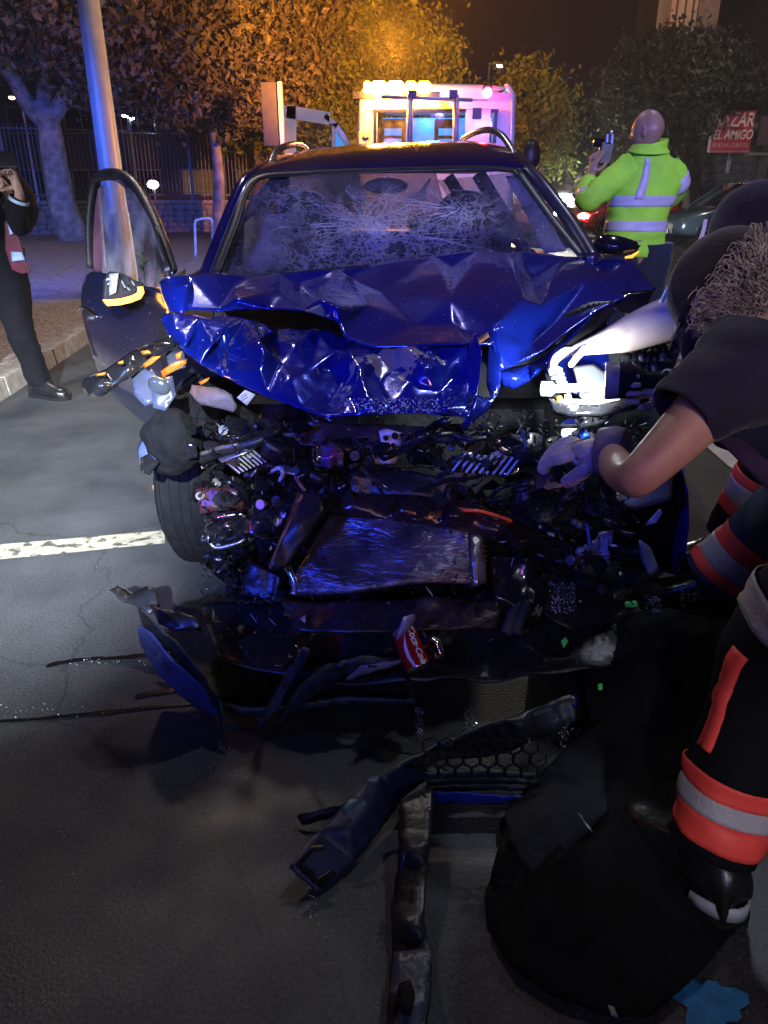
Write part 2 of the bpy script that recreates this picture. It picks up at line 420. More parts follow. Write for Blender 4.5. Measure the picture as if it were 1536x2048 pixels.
def glassmat(name, col=(1, 1, 1), refl=.12, rough=.03, dirt=.0, tintc=(.9, .93, .95)):
    m = bpy.data.materials.new(name); m.use_nodes = True; nt = m.node_tree; n = nt.nodes; l = nt.links
    n.remove(n['Principled BSDF']); out = n['Material Output']
    tr = n.new('ShaderNodeBsdfTransparent'); tr.inputs[0].default_value = (*tintc, 1)
    gl = n.new('ShaderNodeBsdfGlossy'); gl.inputs['Roughness'].default_value = rough
    lw = n.new('ShaderNodeLayerWeight'); fr = n.new('ShaderNodeMath'); fr.operation = 'POWER'; fr.inputs[1].default_value = 4; l.new(lw.outputs['Facing'], fr.inputs[0])
    ad = n.new('ShaderNodeMath'); ad.operation = 'ADD'; ad.inputs[1].default_value = refl * .3; l.new(fr.outputs[0], ad.inputs[0])
    mx = n.new('ShaderNodeMixShader'); l.new(ad.outputs[0], mx.inputs[0]); l.new(tr.outputs[0], mx.inputs[1]); l.new(gl.outputs[0], mx.inputs[2])
    df = n.new('ShaderNodeBsdfDiffuse'); df.inputs[0].default_value = (.5, .5, .5, 1)
    tc = n.new('ShaderNodeTexCoord'); nz = n.new('ShaderNodeTexNoise'); nz.inputs['Scale'].default_value = 7; nz.inputs['Detail'].default_value = 8
    l.new(tc.outputs['Object'], nz.inputs['Vector'])
    mr = n.new('ShaderNodeMapRange'); mr.inputs['From Min'].default_value = .35; mr.inputs['From Max'].default_value = .75; mr.inputs['To Max'].default_value = dirt
    l.new(nz.outputs['Fac'], mr.inputs['Value'])
    m2 = n.new('ShaderNodeMixShader'); l.new(mr.outputs[0], m2.inputs[0]); l.new(mx.outputs[0], m2.inputs[1]); l.new(df.outputs[0], m2.inputs[2])
    l.new(m2.outputs[0], out.inputs[0]); m['mx'] = 1
    return m
M['glass'] = glassmat('window_glass', dirt=.10)
M['glassdark'] = glassmat('tinted_glass', dirt=.05, tintc=(.25, .27, .3), refl=.2)

# ------------------------------------------------------------------ ground, road, pavement
def flatsheet(name, poly, z, mat, parent=None, **k):
    pts = [Vector((p[0], p[1], z)) for p in poly]
    return MB().add(pts, [tuple(range(len(pts)))]).build(name, mat, parent, **k)
struct(flatsheet('road', [(-250, -60), (250, -60), (250, 500), (-250, 500)], 0, M['asphalt'], origin=(0, 0, 0)))
kl = [(-2.30, -8), (-2.36, 0), (-2.48, 4.65), (-2.66, 6.6), (-3.3, 14), (-4.4, 27), (-6, 60)]
pv = MB(); n_ = len(kl)
pv.prism([Vector((x - .14, y, 0)) for x, y in kl] + [Vector((-80, 60, 0)), Vector((-80, -8, 0))], (0, 0, .118))
pave = struct(pv.build('pavement', M['aggregate'], origin=(-2.5, 5, 0)))
# kerb stones, one by one
def kerbpt(y):
    for a, b in zip(kl, kl[1:]):
        if a[1] <= y <= b[1]:
            t = (y - a[1]) / (b[1] - a[1]); return Vector((a[0] + (b[0] - a[0]) * t, y, 0))
y = -3.0; i = 0
while y < 24:
    L = .98 if y < 14 else 1.9
    a, b = kerbpt(y), kerbpt(min(y + L, 26)); mid = (a + b) / 2; dr = (b - a).normalized(); ang = math.atan2(-dr.x, dr.y)
    k = MB().box((0, 0, 0), (.15, L - .012, .13)); 
    for v in k.v: 
        if v.z > 0 and v.x > 0: v.x -= .018
    j = random.uniform(-.006, .006)
    o = k.build('kerb_stone', M['kerb'], pave); o.rotation_euler.z = ang + random.uniform(-.008, .008)
    o.location = Vector((mid.x - .065 + j, mid.y, .0605 + random.uniform(-.003, .004))) - WPOS[pave.name]
    bv = o.modifiers.new('b', 'BEVEL'); bv.width = .008; bv.segments = 2
    y += L
# paving joints and pale strips on the pavement
for a, b, wd in (((35, 592), (150, 522), .07), ((8, 560), (60, 532), .05)):
    p, q = G(*a, z=.118), G(*b, z=.118); s_ = Vector((wd, 0, 0))
    MB().prism([p - s_, p + s_, q + s_, q - s_], (0, 0, .005)).build('pale_paving_strip', M['line'], pave)
rib = MB()
for i in range(13):
    p = G(20 + i * 10, 602 - i * 4.2, .118); rib.box(p + Vector((0, 0, .004)), (.06, 1.9, .008), Matrix.Rotation(-.5, 3, 'Z'))
o = rib.build('tactile_ribs', M['kerb'], pave); o['kind'] = 'stuff'
MB().prism([G(371, 560, .12), G(372, 532, .12), G(424, 512, .12), G(430, 522, .12)], (0, 0, .03)).build('light_edging_stone', M['kerb'], pave)

# painted lines on the road
def painted(name, px, mat, z=.004, lab=None):
    return struct(flatsheet(name, [G(a, b) for a, b in px], z, mat))
painted('stop_line', [(-700, 1150), (-700, 1188), (150, 1106), (330, 1088), (330, 1062), (150, 1078)], M['line'])
painted('lane_line', [(1392, 876), (1402, 858), (1560, 945), (1740, 1060), (1690, 1075), (1455, 932)], nmat('white_road_paint', (.7, .7, .72), .6, var=.2, bump=.3))
bs = []
for i in range(26):
    a = 2 * math.pi * i / 26; r_ = .055 * (1 + .28 * math.sin(a * 3 + 1) + .15 * math.sin(a * 7) + random.uniform(-.06, .06))
    c = G(1412, 2010); bs.append((c.x + r_ * math.cos(a) * 1.05, c.y + r_ * math.sin(a) * .9))
struct(flatsheet('blue_paint_spot', bs, .004, M['bluespray']))

# wet streaks running across the road
wetm = nmat('wet_streak', (.008, .008, .009), .12, var=.2, spec=.8)
def streak(pts, wd, name='wet_streak'):
    L = [G(*p) for p in pts]; L = catmull(L, 8); up = []; dn = []
    for i, p in enumerate(L):
        k_ = wd * (.6 + .7 * abs(noise.noise(Vector((i * .4, p.x * 9, 1))))) * (.25 if i in (0, len(L) - 1) else 1)
        up.append((p.x, p.y + k_)); dn.append((p.x, p.y - k_))
    return struct(flatsheet(name, up + dn[::-1], .0045, wetm))
wp = [(330, 1230), (420, 1190), (620, 1160), (900, 1150), (1180, 1150), (1330, 1190), (1340, 1300), (1250, 1400), (1120, 1500), (960, 1560), (800, 1500), (640, 1470), (520, 1480), (430, 1400), (340, 1340)]
wq = catmull([G(a, b) for a, b in wp + wp[:1]], 6)[:-1]
struct(flatsheet('dark_patch', [(p.x + .02 * noise.noise(p * 14), p.y + .03 * noise.noise(p * 14 + Vector((3, 3, 3)))) for p in wq], .0028, nmat('dark_road', (.010, .010, .012), .62, var=.5, scale=12, bump=.5, bscale=150, spec=.6)))  # darkens the road under the crushed front
streak([(92, 1334), (160, 1322), (240, 1318), (310, 1310), (360, 1300)], .013)
streak([(-500, 1490), (-60, 1450), (60, 1442), (200, 1428), (340, 1412), (470, 1400), (560, 1392)], .009)
streak([(270, 1395), (330, 1384), (400, 1378)], .012)

# ------------------------------------------------------------------ low rubble wall and railing on it
wa, wb = Vector((-17.5, 19.7, 0)), Vector((-1.2, 26.6, 0)); wd_ = (wb - wa); WL = wd_.length; wdir = wd_.normalized(); wnor = Vector((wdir.y, -wdir.x, 0))
rz_w = math.atan2(wdir.y, wdir.x); rotw = Matrix.Rotation(rz_w, 3, 'Z')
wall = thing('rubble_wall', 'low rubble stone wall with a flat coping under the dark railing', 'wall', wa)
MB().box(wa + wd_ / 2 + Vector((0, 0, .47)), (WL, .34, .94), rotw).build('wall_core', M['mortar'], wall)
t = 0
while t < WL - .1:
    L = min(1.25, WL - t)
    MB().box(wa + wdir * (t + L / 2) + Vector((0, 0, .98)), (L - .015, .42, .085), rotw).build('coping_stone', M['kerb'], wall); t += L
stm = []
for k in range(6):
    b = MB().ell((0, 0, 0), (1, .5, 1), nu=7, nv=5)
    for v in b.v: v *= 1 + .25 * noise.noise(v * 1.7 + Vector((k * 9, 0, 0)))
    me = b.mesh('stone'); me.materials.append(M['stone']); stm.append(me)
cnt = 0
rows_ = 5
for r_ in range(rows_):
    t = 1.2 + random.random() * .2
    while t < WL - 1 and cnt < 298:
        wdt = random.uniform(.20, .36)
        o = bpy.data.objects.new('stone', random.choice(stm)); COL.objects.link(o); o.parent = wall
        p = wdir * (t + wdt / 2) + wnor * .165 + Vector((0, 0, .14 + r_ * .17 + random.uniform(-.02, .02)))
        o.location = p; o.scale = (wdt * .52, .09, .092 + random.uniform(0, .015)); o.rotation_euler = (0, random.uniform(-.2, .2), rz_w)
        t += wdt; cnt += 1
        if t > WL * .78: break
rail = thing('railing_fence', 'tall dark railing of upright bars standing on the low stone wall', 'fence', wa + Vector((0, 0, 1.02)))
pk = MB().box((0, 0, 0), (.022, .022, 1.95)).mesh('picket'); pk.materials.append(M['fence'])
sp_ = .115; k = 0
while k * sp_ < WL and k < 148:
    o = bpy.data.objects.new('picket', pk); COL.objects.link(o); o.parent = rail
    o.location = wdir * (k * sp_) + Vector((0, 0, .99)); o.rotation_euler.z = rz_w; k += 1
for z_ in (1.16, 2.86): MB().box(wa + wd_ / 2 + Vector((0, 0, z_)), (WL, .05, .045), rotw).build('rail', M['fence'], rail)
for q in range(8):
    MB().box(wa + wdir * (q * WL / 7) + Vector((0, 0, 2.05)), (.09, .09, 2.1), rotw).build('post', nmat('post_paint', (.12, .14, .22), .5), rail)

# ------------------------------------------------------------------ trees
def leaves(name, blobs, n, size, mat, parent, seed=0):
    """n leaf-sized faces spread in clumps through the crown"""
    rs = np.random.RandomState(seed); vol = np.array([b[1][0] * b[1][1] * b[1][2] for b in blobs]); pr = vol / vol.sum()
    V = []; 
    ncl = max(20, n // 26)
    ci = rs.choice(len(blobs), ncl, p=pr); cc = []
    for i in ci:
        d = rs.normal(size=3); d /= np.linalg.norm(d); r = rs.uniform(.35, 1.0) ** .5 * (1 + rs.normal() * .07)
        cc.append(np.array(blobs[i][0]) + d * r * np.array(blobs[i][1]))
    cc = np.array(cc); csz = rs.uniform(.6, 1.5, ncl)
    which = rs.randint(0, ncl, n)
    pos = cc[which] + rs.normal(size=(n, 3)) * (size * 3.2) * csz[which][:, None] * np.array([1, 1, .7])
    a = rs.normal(size=(n, 3)); a /= np.linalg.norm(a, axis=1)[:, None]
    b = np.cross(a, rs.normal(size=(n, 3))); b /= np.linalg.norm(b, axis=1)[:, None]
    s = size * (rs.uniform(.25, 1.0, n) ** 1.3 + .45)[:, None]; c = np.cross(a, b) * .22
    V = np.stack([pos - a * s, pos + b * s * .55 + c * s, pos + a * s, pos - b * s * .55 + c * s], 1).reshape(-1, 3)
    me = bpy.data.meshes.new(name); idx = np.arange(4 * n).reshape(-1, 4)
    me.from_pydata(V.tolist(), [], idx.tolist()); o = new_obj(name, me, mat, parent); return o
def branchy(limbs, mat, parent, name='trunk'):
    b = MB()
    for pts, r0, r1 in limbs:
        P = catmull(pts, 5); k = len(P)
        P = [p + Vector((noise.noise(p * 1.1), noise.noise(p * 1.1 + Vector((5, 0, 0))), 0)) * .06 for p in P]
        b.tube(P, [r0 + (r1 - r0) * (i / (k - 1)) ** .8 for i in range(k)], 10)
    return b.build(name, mat, parent, smooth=True)
def twigs(blobs, root, mat, parent, n, seed):
    rs = random.Random(seed); b = MB()
    for i in range(n):
        c, r = rs.choice(blobs); e = Vector(c) + Vector((rs.uniform(-1, 1) * r[0], rs.uniform(-1, 1) * r[1], rs.uniform(-.7, .8) * r[2])) * .75
        m_ = (Vector(root) + e) / 2 + Vector((rs.uniform(-.4, .4), rs.uniform(-.4, .4), rs.uniform(-.1, .6)))
        b.tube(catmull([Vector(root), m_, e], 4), [.07 - .055 * j / 8 for j in range(9)], 5)
    return b.build('limbs', mat, parent, smooth=True)

# the plane tree at the left: forked pale trunk on the pavement
b0 = G(137, 480, .12); YT = b0.y
plane = thing('plane_tree', 'pale forked plane tree with flaring trunk in front of the railing', 'tree', b0)
tk = W(95, 232, YT)
branchy([([b0 + Vector((.18, 0, -.05)), b0 + Vector((.02, 0, .5)), W(118, 380, YT), W(105, 300, YT), tk, W(80, 205, YT)], .40, .24),
         ([W(98, 250, YT), W(55, 205, YT), W(15, 140, YT - .3), W(-60, 70, YT - .6)], .24, .14),
         ([W(100, 245, YT), W(135, 190, YT), W(160, 130, YT + .3), W(170, 40, YT + .5)], .22, .12),
         ([W(92, 235, YT), W(88, 170, YT), W(82, 90, YT - .5), W(60, 0, YT - 1)], .2, .1),
         ([b0 + Vector((.3, -.1, -.1)), b0 + Vector((.08, 0, .35)), W(120, 400, YT)], .3, .2)], M['bark'], plane)
bl = [(tuple(W(60, -60, 18)), (3.2, 3, 1.8)), (tuple(W(200, -50, 17)), (2.8, 3, 1.9)), (tuple(W(300, 60, 18)), (2.2, 2.4, 1.7)), (tuple(W(40, 40, 22)), (2.6, 1.5, 1.2)), (tuple(W(250, 110, 22)), (1.6, 1.2, 1.0))]
leaves('crown', bl, 21000, .085, M['leaf'], plane, 1)
twigs(bl, tk + Vector((0, 0, 1)), M['bark'], plane, 14, 1)
def quick_tree(label, base, top, crown_, n, size, leafm, seed, barkm='bark2', r=.16, group=None, name='street_tree'):
    t_ = thing(name, label, 'tree', base, group)
    branchy([([Vector(base), (Vector(base) * .5 + Vector(top) * .5) + Vector((.1, 0, 0)), Vector(top)], r, r * .5)], M[barkm], t_)
    leaves('crown', crown_, n, size, leafm, t_, seed); twigs(crown_, top, M[barkm], t_, 10, seed)
    return t_
def cb(px, py, Y, rx, ry, rz): return (tuple(W(px, py, Y)), (rx, ry, rz))
g_ = W(430, 400, 21); quick_tree('broad brownish plane tree hanging over the middle of the railing', (g_.x, 21, .12), W(420, 230, 21),
    [cb(400, 40, 19, 2.2, 2, 1.8), cb(470, 130, 20, 1.9, 1.8, 1.4), cb(350, 130, 21, 1.5, 1.4, 1.0), cb(500, 10, 20, 2, 2, 2)], 19000, .085, M['leaf'], 2, 'bark', .2, name='plane_tree')
g_ = W(505, 400, 24); quick_tree('dark leafy tree between the railing and the tow truck', (g_.x, 24, .12), W(510, 260, 24),
    [cb(530, 200, 24, 1.6, 1.5, 1.5), cb(600, 90, 25, 2.4, 2, 2.6), cb(560, 10, 24, 2.2, 2, 2), cb(470, 230, 25, 1.2, 1, .8), cb(640, 200, 27, 1.6, 1.5, 2.2), cb(520, 290, 26, 1.0, 1, 1.0)], 19000, .08, M['leaf2'], 3)
g_ = W(700, 400, 22); quick_tree('yellow-green tree lit amber above the tow truck lamps', (g_.x, 22, 0), W(710, 250, 22),
    [cb(690, 150, 22, 1.7, 1.5, 1.7), cb(800, 130, 21.5, 1.5, 1.3, 1.2), cb(690, 60, 22.5, 1.5, 1.5, 1.3), cb(855, 150, 22, .7, .8, .6), cb(815, 75, 22, .75, .8, .6)], 17000, .075, M['leaf2'], 4)
g_ = W(1080, 400, 23); quick_tree('small yellowish tree just right of the tow truck cab', (g_.x, 23, 0), W(1075, 300, 23),
    [cb(1065, 225, 23, .9, .9, 1.1), cb(1085, 290, 23, .75, .8, .9), cb(1040, 190, 24, .6, .8, .8)], 5500, .085, M['leaf2'], 5)
g_ = W(1370, 420, 24); quick_tree('large dark round tree partly hiding the red shop sign', (g_.x, 24, 0), W(1365, 320, 24),
    [cb(1320, 185, 24, 1.5, 1.6, 1.5), cb(1405, 150, 24.5, 1.3, 1.5, 1.1), cb(1345, 240, 24, .95, 1.2, .8), cb(1280, 220, 24, .9, 1, 1.3), cb(1330, 110, 24, .9, 1, .6)], 13000, .085, M['leaf3'], 6)
g_ = W(1240, 400, 34); quick_tree('far dim tree across the street behind the hi-vis man', (g_.x, 34, 0), W(1200, 330, 34),
    [cb(1200, 290, 34, 1.7, 1.5, 1.6), cb(1250, 250, 35, 1.6, 1.5, 1.4), cb(1175, 290, 36, 1.3, 1.5, 1.0)], 5000, .11, M['leaf3'], 8)
# young shoot by the lamp post
sh = thing('young_plant', 'small bright green seedling growing at the foot of the lamp post', 'plant', (0, 0, 0)); sb = G(292, 573, .118)
sh.location = sb; WPOS[sh.name] = sb
MB().tube([sb, sb + Vector((0, 0, .18)), sb + Vector((.01, 0, .38))], [.008, .006, .004], 6).build('stem', M['shoot'], sh, smooth=True)
for i in range(11):
    a = i * 2.4; z_ = .14 + .024 * i; c = sb + Vector((0, 0, z_)); d = Vector((math.cos(a), math.sin(a), .75)); L = .17 - .006 * i; s_ = Vector((-d.y, d.x, 0)).normalized() * .03
    MB().add([c, c + d * L * .5 + s_, c + d * L - Vector((0, 0, .02)), c + d * L * .5 - s_, c + d * L * .5 + Vector((0, 0, -.01))], [(0, 1, 4), (1, 2, 4), (2, 3, 4), (3, 0, 4)]).build('leaf', M['shoot'], sh, solid=.002)

# ------------------------------------------------------------------ lamp posts, signs, racks
YL = 9.0
lb = Vector((-3.02, YL, .118)); post = thing('lamp_post', 'thick pale lamp post on the pavement lit blue and pink', 'lamp post', lb)
MB().lathe(lb, (0, 0, 1), [(0, .17), (.02, .17), (.05, .15), (.9, .138), (.95, .125), (8.2, .07)], 32).build('pole', M['pole'], post, smooth=True)
MB().lathe(lb, (0, 0, 1), [(-.01, .24), (.03, .24), (.035, .18)], 24).build('base_plate', M['galv'], post)
MB().box(lb + Vector((.0, -.131, .75)), (.12, .02, .34)).build('hatch', M['pole'], post)
MB().tube(catmull([lb + Vector((0, 0, 8.1)), lb + Vector((.1, 0, 8.5)), lb + Vector((.9, 0, 8.62))], 5), .04, 10).build('arm', M['pole'], post)
MB().box(lb + Vector((1.2, 0, 8.62)), (.7, .28, .1)).build('lamp_head', M['galv'], post)
# bike rack
ra, rb = G(392, 513, .118), G(428, 509, .118); YR = ra.y
rk = thing('bike_rack', 'white tubular hoop bike rack on the pavement beside the windscreen', 'bike rack', (ra + rb) / 2)
t1, t2 = W(390, 440, YR), W(424, 437, YR + .05)
MB().tube(catmull([ra, ra * .5 + t1 * .5, t1 - Vector((0, 0, .06)), t1 + Vector((.06, 0, 0)), t2 - Vector((.06, 0, 0)), t2 - Vector((0, 0, .06)), rb * .5 + t2 * .5, rb], 5), .026, 10).build('hoop', nmat('white_tube', (.75, .74, .72), .35), rk, smooth=True)
for p in (ra, rb): MB().lathe(p, (0, 0, 1), [(0, .06), (.012, .06), (.014, .02)], 16).build('foot_plate', M['galv'], rk)
# tall sign box
s0 = W(552, 290, 15); sg = thing('sign_board', 'tall blank upright board with a pale edge beside the truck door', 'sign', (s0.x, 15, .118))
zt, zb = W(552, 165, 15).z, W(552, 292, 15).z
MB().box((s0.x - .06, 15, (zt + zb) / 2), (.30, .05, zt - zb)).build('panel', nmat('board_dark', (.05, .045, .06), .6), sg)
MB().box((s0.x + .13, 14.96, (zt + zb) / 2), (.075, .14, zt - zb), ).build('edge', M['pole'], sg)
MB().tube([(s0.x, 15.08, .118), (s0.x, 15.08, zb + .2)], .035, 8).build('post', M['galv'], sg)
def far_lamp(label, px, py, Y, base_py, mat, arm=.5, name='street_lamp', group=None, r=.16, energy=0, zb=0):
    p = W(px, py, Y); t_ = thing(name, label, 'street lamp', (p.x - arm, Y, zb), group)
    MB().tube([(p.x - arm, Y, zb), (p.x - arm, Y, p.z - .1), (p.x - arm * .5, Y, p.z + .08), (p.x, Y, p.z + .06)], [.08, .05, .04, .035], 8).build('pole', M['galv'], t_)
    MB().ell(p, (r * 1.3, r, r * .5)).build('lamp_head', M['galv'], t_)
    MB().ell(p - Vector((0, .02, r * .4)), (r, r * .8, r * .55)).build('bulb', mat, t_)
    if energy: 
        l_ = lamp('street_lamp_light', 'POINT', p - Vector((0, 0, .35)), energy, (1, .9, .75), .15)
    return t_
far_lamp('far street lamp with a white light above the tow truck', 1000, 128, 55, 0, M['lamp_white'], .7, r=.22)
far_lamp('lantern with a warm light beyond the railing at the left tree', 24, 192, 30, 0, M['lamp_warm'], -.3, r=.12)
far_lamp('left of two small white lamps behind the lamp post', 249, 229, 38, 0, M['lamp_white'], -.2, r=.12)
far_lamp('right of two small white lamps behind the lamp post', 264, 234, 38, 0, M['lamp_white'], .2, r=.12)
for lab, x0, Y, top in (('tall thin pale mast rising behind the amber-lit tree', 825, 30, 11.5), ('tall thin dark mast right of the amber-lit tree', 903, 40, 16)):
    p = W(x0, 200, Y); t_ = thing('mast', lab, 'mast', (p.x, Y, 0))
    MB().tube([(p.x, Y, 0), (p.x, Y, top)], [.12, .05], 8).build('pole', M['galv'] if Y == 30 else M['fence'], t_)
    MB().box((p.x + .3, Y, top), (.8, .25, .1)).build('lamp_head', M['galv'], t_)

# ------------------------------------------------------------------ buildings
def window(parent, c, wd, ht, lit=None, shutter=False):
    m = MB(); d = .12
    for a, s in (((0, 0, ht / 2), (wd + .12, d, .06)), ((0, 0, -ht / 2), (wd + .12, d, .06)), ((wd / 2, 0, 0), (.06, d, ht - .06)), ((-wd / 2, 0, 0), (.06, d, ht - .06)), ((0, 0, 0), (.05, d * .7, ht - .06))):
        m.box(Vector(c) + Vector(a), s)
    f = m.build('window', M['galv'], parent)
    MB().box(Vector(c) + Vector((0, .05, 0)), (wd - .02, .02, ht - .02)).build('pane', lit or M['glassdark'], f)
bwall = nmat('dark_render', (.10, .085, .085), .9, var=.25, scale=2, bump=.2)
shop = thing('shop_building', 'dark shop front block at the right with shutters and a lit upper balcony', 'building', (22, 30, 0))
x0 = W(1215, 300, 31).x
MB().box((x0 + 16, 34, 1.95), (32, 6, 3.9)).build('ground_floor', bwall, shop)
MB().box((x0 + 18.6, 35, 11.95), (26, 7, 16)).build('upper_floors', nmat('upper_render', (.07, .055, .05), .9), shop)
xs = x0 + 1.2
for i in range(9):
    p = Vector((xs + i * 3.1, 30.9, 1.5)); m = MB()
    for k in range(9): m.box(p + Vector((0, 0, -1.3 + k * .31)), (2.4, .08, .28))
    m.build('shutter', nmat('roller_shutter', (.13, .12, .14), .6, metal=.3, var=.4), shop)
    MB().box((xs + i * 3.1 + 1.55, 30.85, 1.9), (.34, .25, 3.8)).build('pilaster', nmat('pilaster_stone', (.13, .11, .12), .8), shop)
MB().box((x0 + 16, 30.6, 3.45), (32.2, .9, .18)).build('canopy', nmat('canopy_paint', (.3, .29, .3), .6), shop)
for fl in range(3):
    for i in range(6): window(shop, (x0 + 8 + i * 3.6, 31.4, 6.2 + fl * 3.2), 1.4, 1.7)
# lit balcony high up
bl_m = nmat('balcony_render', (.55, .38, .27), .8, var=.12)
bx = W(1392, 30, 24); DZ = W(1392, 80, 25).z - 5.8
bal = thing('corner_balcony', 'warm lit pale balcony column high above the dark round tree', 'balcony', (bx.x, 25, 0))
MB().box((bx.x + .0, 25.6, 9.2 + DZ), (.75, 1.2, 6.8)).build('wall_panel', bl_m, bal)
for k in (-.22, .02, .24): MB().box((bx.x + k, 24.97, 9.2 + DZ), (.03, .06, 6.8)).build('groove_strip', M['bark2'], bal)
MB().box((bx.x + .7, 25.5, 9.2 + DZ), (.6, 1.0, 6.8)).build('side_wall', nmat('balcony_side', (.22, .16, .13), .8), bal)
MB().box((bx.x + .3, 25.8, (5.8 + DZ) / 2), (1.2, .8, 5.8 + DZ)).build('support', bwall, bal)
lamp('balcony_light', 'SPOT', (bx.x - .6, 23.2, 5.6), 140, (1, .70, .42), .1, (bx.x, 25, 8.2), 60)
tw = thing('dark_tower', 'tall dim grey block behind the dark tree', 'building', (16, 44, 0))
p = W(1310, 60, 44); MB().box((p.x + .6, 46, 12), (3.2, 4, 24)).build('wall', nmat('tower_render', (.09, .09, .09), .9), tw)
for k in range(5): window(tw, (p.x + .6, 43.98, 8 + k * 3), 1.2, 1.4)
bg1 = thing('far_house', 'low pale house end beyond the small yellowish tree', 'building', (8, 42, 0))
p = W(1145, 330, 42); MB().box((p.x + 1.0, 45, 2.3), (4.2, 5, 4.6)).build('wall', nmat('beige_render', (.34, .27, .2), .9), bg1)
MB().box((p.x + 1.0, 45, 4.7), (4.6, 5.4, .25)).build('roof', bwall, bg1)
for k in (-.9, 1.1): window(bg1, (p.x + 1 + k, 42.45, 2.9), .8, 1.2)
sch = thing('long_building', 'long dark building behind the railing with a few warm lit windows', 'building', (-14, 40, 0))
MB().box((-14, 44, 3.0), (34, 8, 6)).build('wall', nmat('school_render', (.05, .045, .06), .9), sch)
MB().box((-14, 44, 6.15), (35, 8.6, .3)).build('roof', bwall, sch)
for i in range(12):
    window(sch, (-28 + i * 2.7, 39.96, 1.7), 1.6, 1.1, M['win_warm'] if i in (2, 7, 8, 10) else None)
    window(sch, (-28 + i * 2.7, 39.96, 4.4), 1.6, 1.1)
# distant treeline closing the street
ft = leaves('treeline', [((-6, 62, 4), (14, 2, 4.5)), ((14, 66, 3.5), (12, 2, 3.5)), ((-30, 60, 5), (16, 2, 5))], 9000, .3, M['leaf3'], None, 12)
ft['kind'] = 'stuff'; 

# ------------------------------------------------------------------ the shop sign
sg = thing('shop_sign', 'red shop sign with white slanted lettering half hidden by the dark tree', 'sign', (0, 0, 0))
c = W(1466, 262, 24.5); sg.location = c; WPOS[sg.name] = c
pw = (1505 - 1425) / F * (24.5 * cp - (c.z - H) * sp); ph = 62 / F * 24.5 * 1.03
MB().box(c + Vector((0, .06, 0)), (pw, .1, ph)).build('board', nmat('red_sign_face', (.42, .05, .10), .5, var=.1), sg)
MB().box(c + Vector((-pw / 2 - .02, .05, 0)), (.04, .14, ph + .04)).build('frame', nmat('sign_frame', (.5, .45, .47), .5), sg)
MB().box(c + Vector((0, .05, -ph / 2 - .02)), (pw, .13, .04)).build('frame', nmat('sign_frame2', (.5, .2, .25), .5), sg)
MB().box(c + Vector((pw * .1, .2, -ph / 2 - .3)), (.08, .08, .6)).build('bracket', M['galv'], sg)
MB().box(c + Vector((pw * .1, 3.2, .1)), (.1, 6.2, .1)).build('bracket', M['galv'], sg)
wt = nmat('white_lettering', (.80, .72, .74), .5, var=.05)
def text(body, c, size, mat, parent, rot=(R(90), 0, 0), shear=.15, ext=.004, align='CENTER', name='lettering', sx=1.0):
    d = bpy.data.curves.new(name, 'FONT'); d.body = body; d.size = size; d.extrude = ext; d.shear = shear; d.align_x = align; d.align_y = 'CENTER'; d.offset = size * .018
    o = bpy.data.objects.new(name + '_tmp', d); COL.objects.link(o); bpy.context.view_layer.update()
    me = bpy.data.meshes.new_from_object(o.evaluated_get(bpy.context.evaluated_depsgraph_get())); bpy.data.objects.remove(o); me.materials.clear(); me.materials.append(mat)
    o = bpy.data.objects.new(name, me); COL.objects.link(o); o.rotation_euler = rot; o.scale.x = sx
    o.parent = parent; o.location = Vector(c) - WPOS[parent.name]; return o
text('BAZAR', c + Vector((-.02, 0, ph * .26)), ph * .48, wt, sg, sx=.74)
text('EL AMIGO', c + Vector((0.02, 0, -ph * .10)), ph * .33, wt, sg, sx=.74)
text('BUENA SUERTE', c + Vector((-.02, 0, -ph * .36)), ph * .15, nmat('pale_red_lettering', (.6, .3, .34), .5), sg, sx=1)
lamp('shop_light', 'AREA', (c.x - 1.2, 20.5, 4.9), 36, (1, .8, .8), .5, tuple(c))
s2 = thing('dim_shop_sign', 'unlit dark fascia sign at the far right beside the red sign', 'sign', (0, 0, 0)); c2 = W(1545, 262, 24.5); s2.location = c2; WPOS[s2.name] = c2
MB().box(c2, (.85, .12, .75)).build('board', nmat('dim_board', (.09, .06, .09), .6), s2)
MB().box(c2 + Vector((0, 0, -.62)), (1.2, .5, .07)).build('ledge', M['galv'], s2)
MB().box(c2 + Vector((0, 3.2, .1)), (.1, 6.2, .1)).build('bracket', M['galv'], s2)
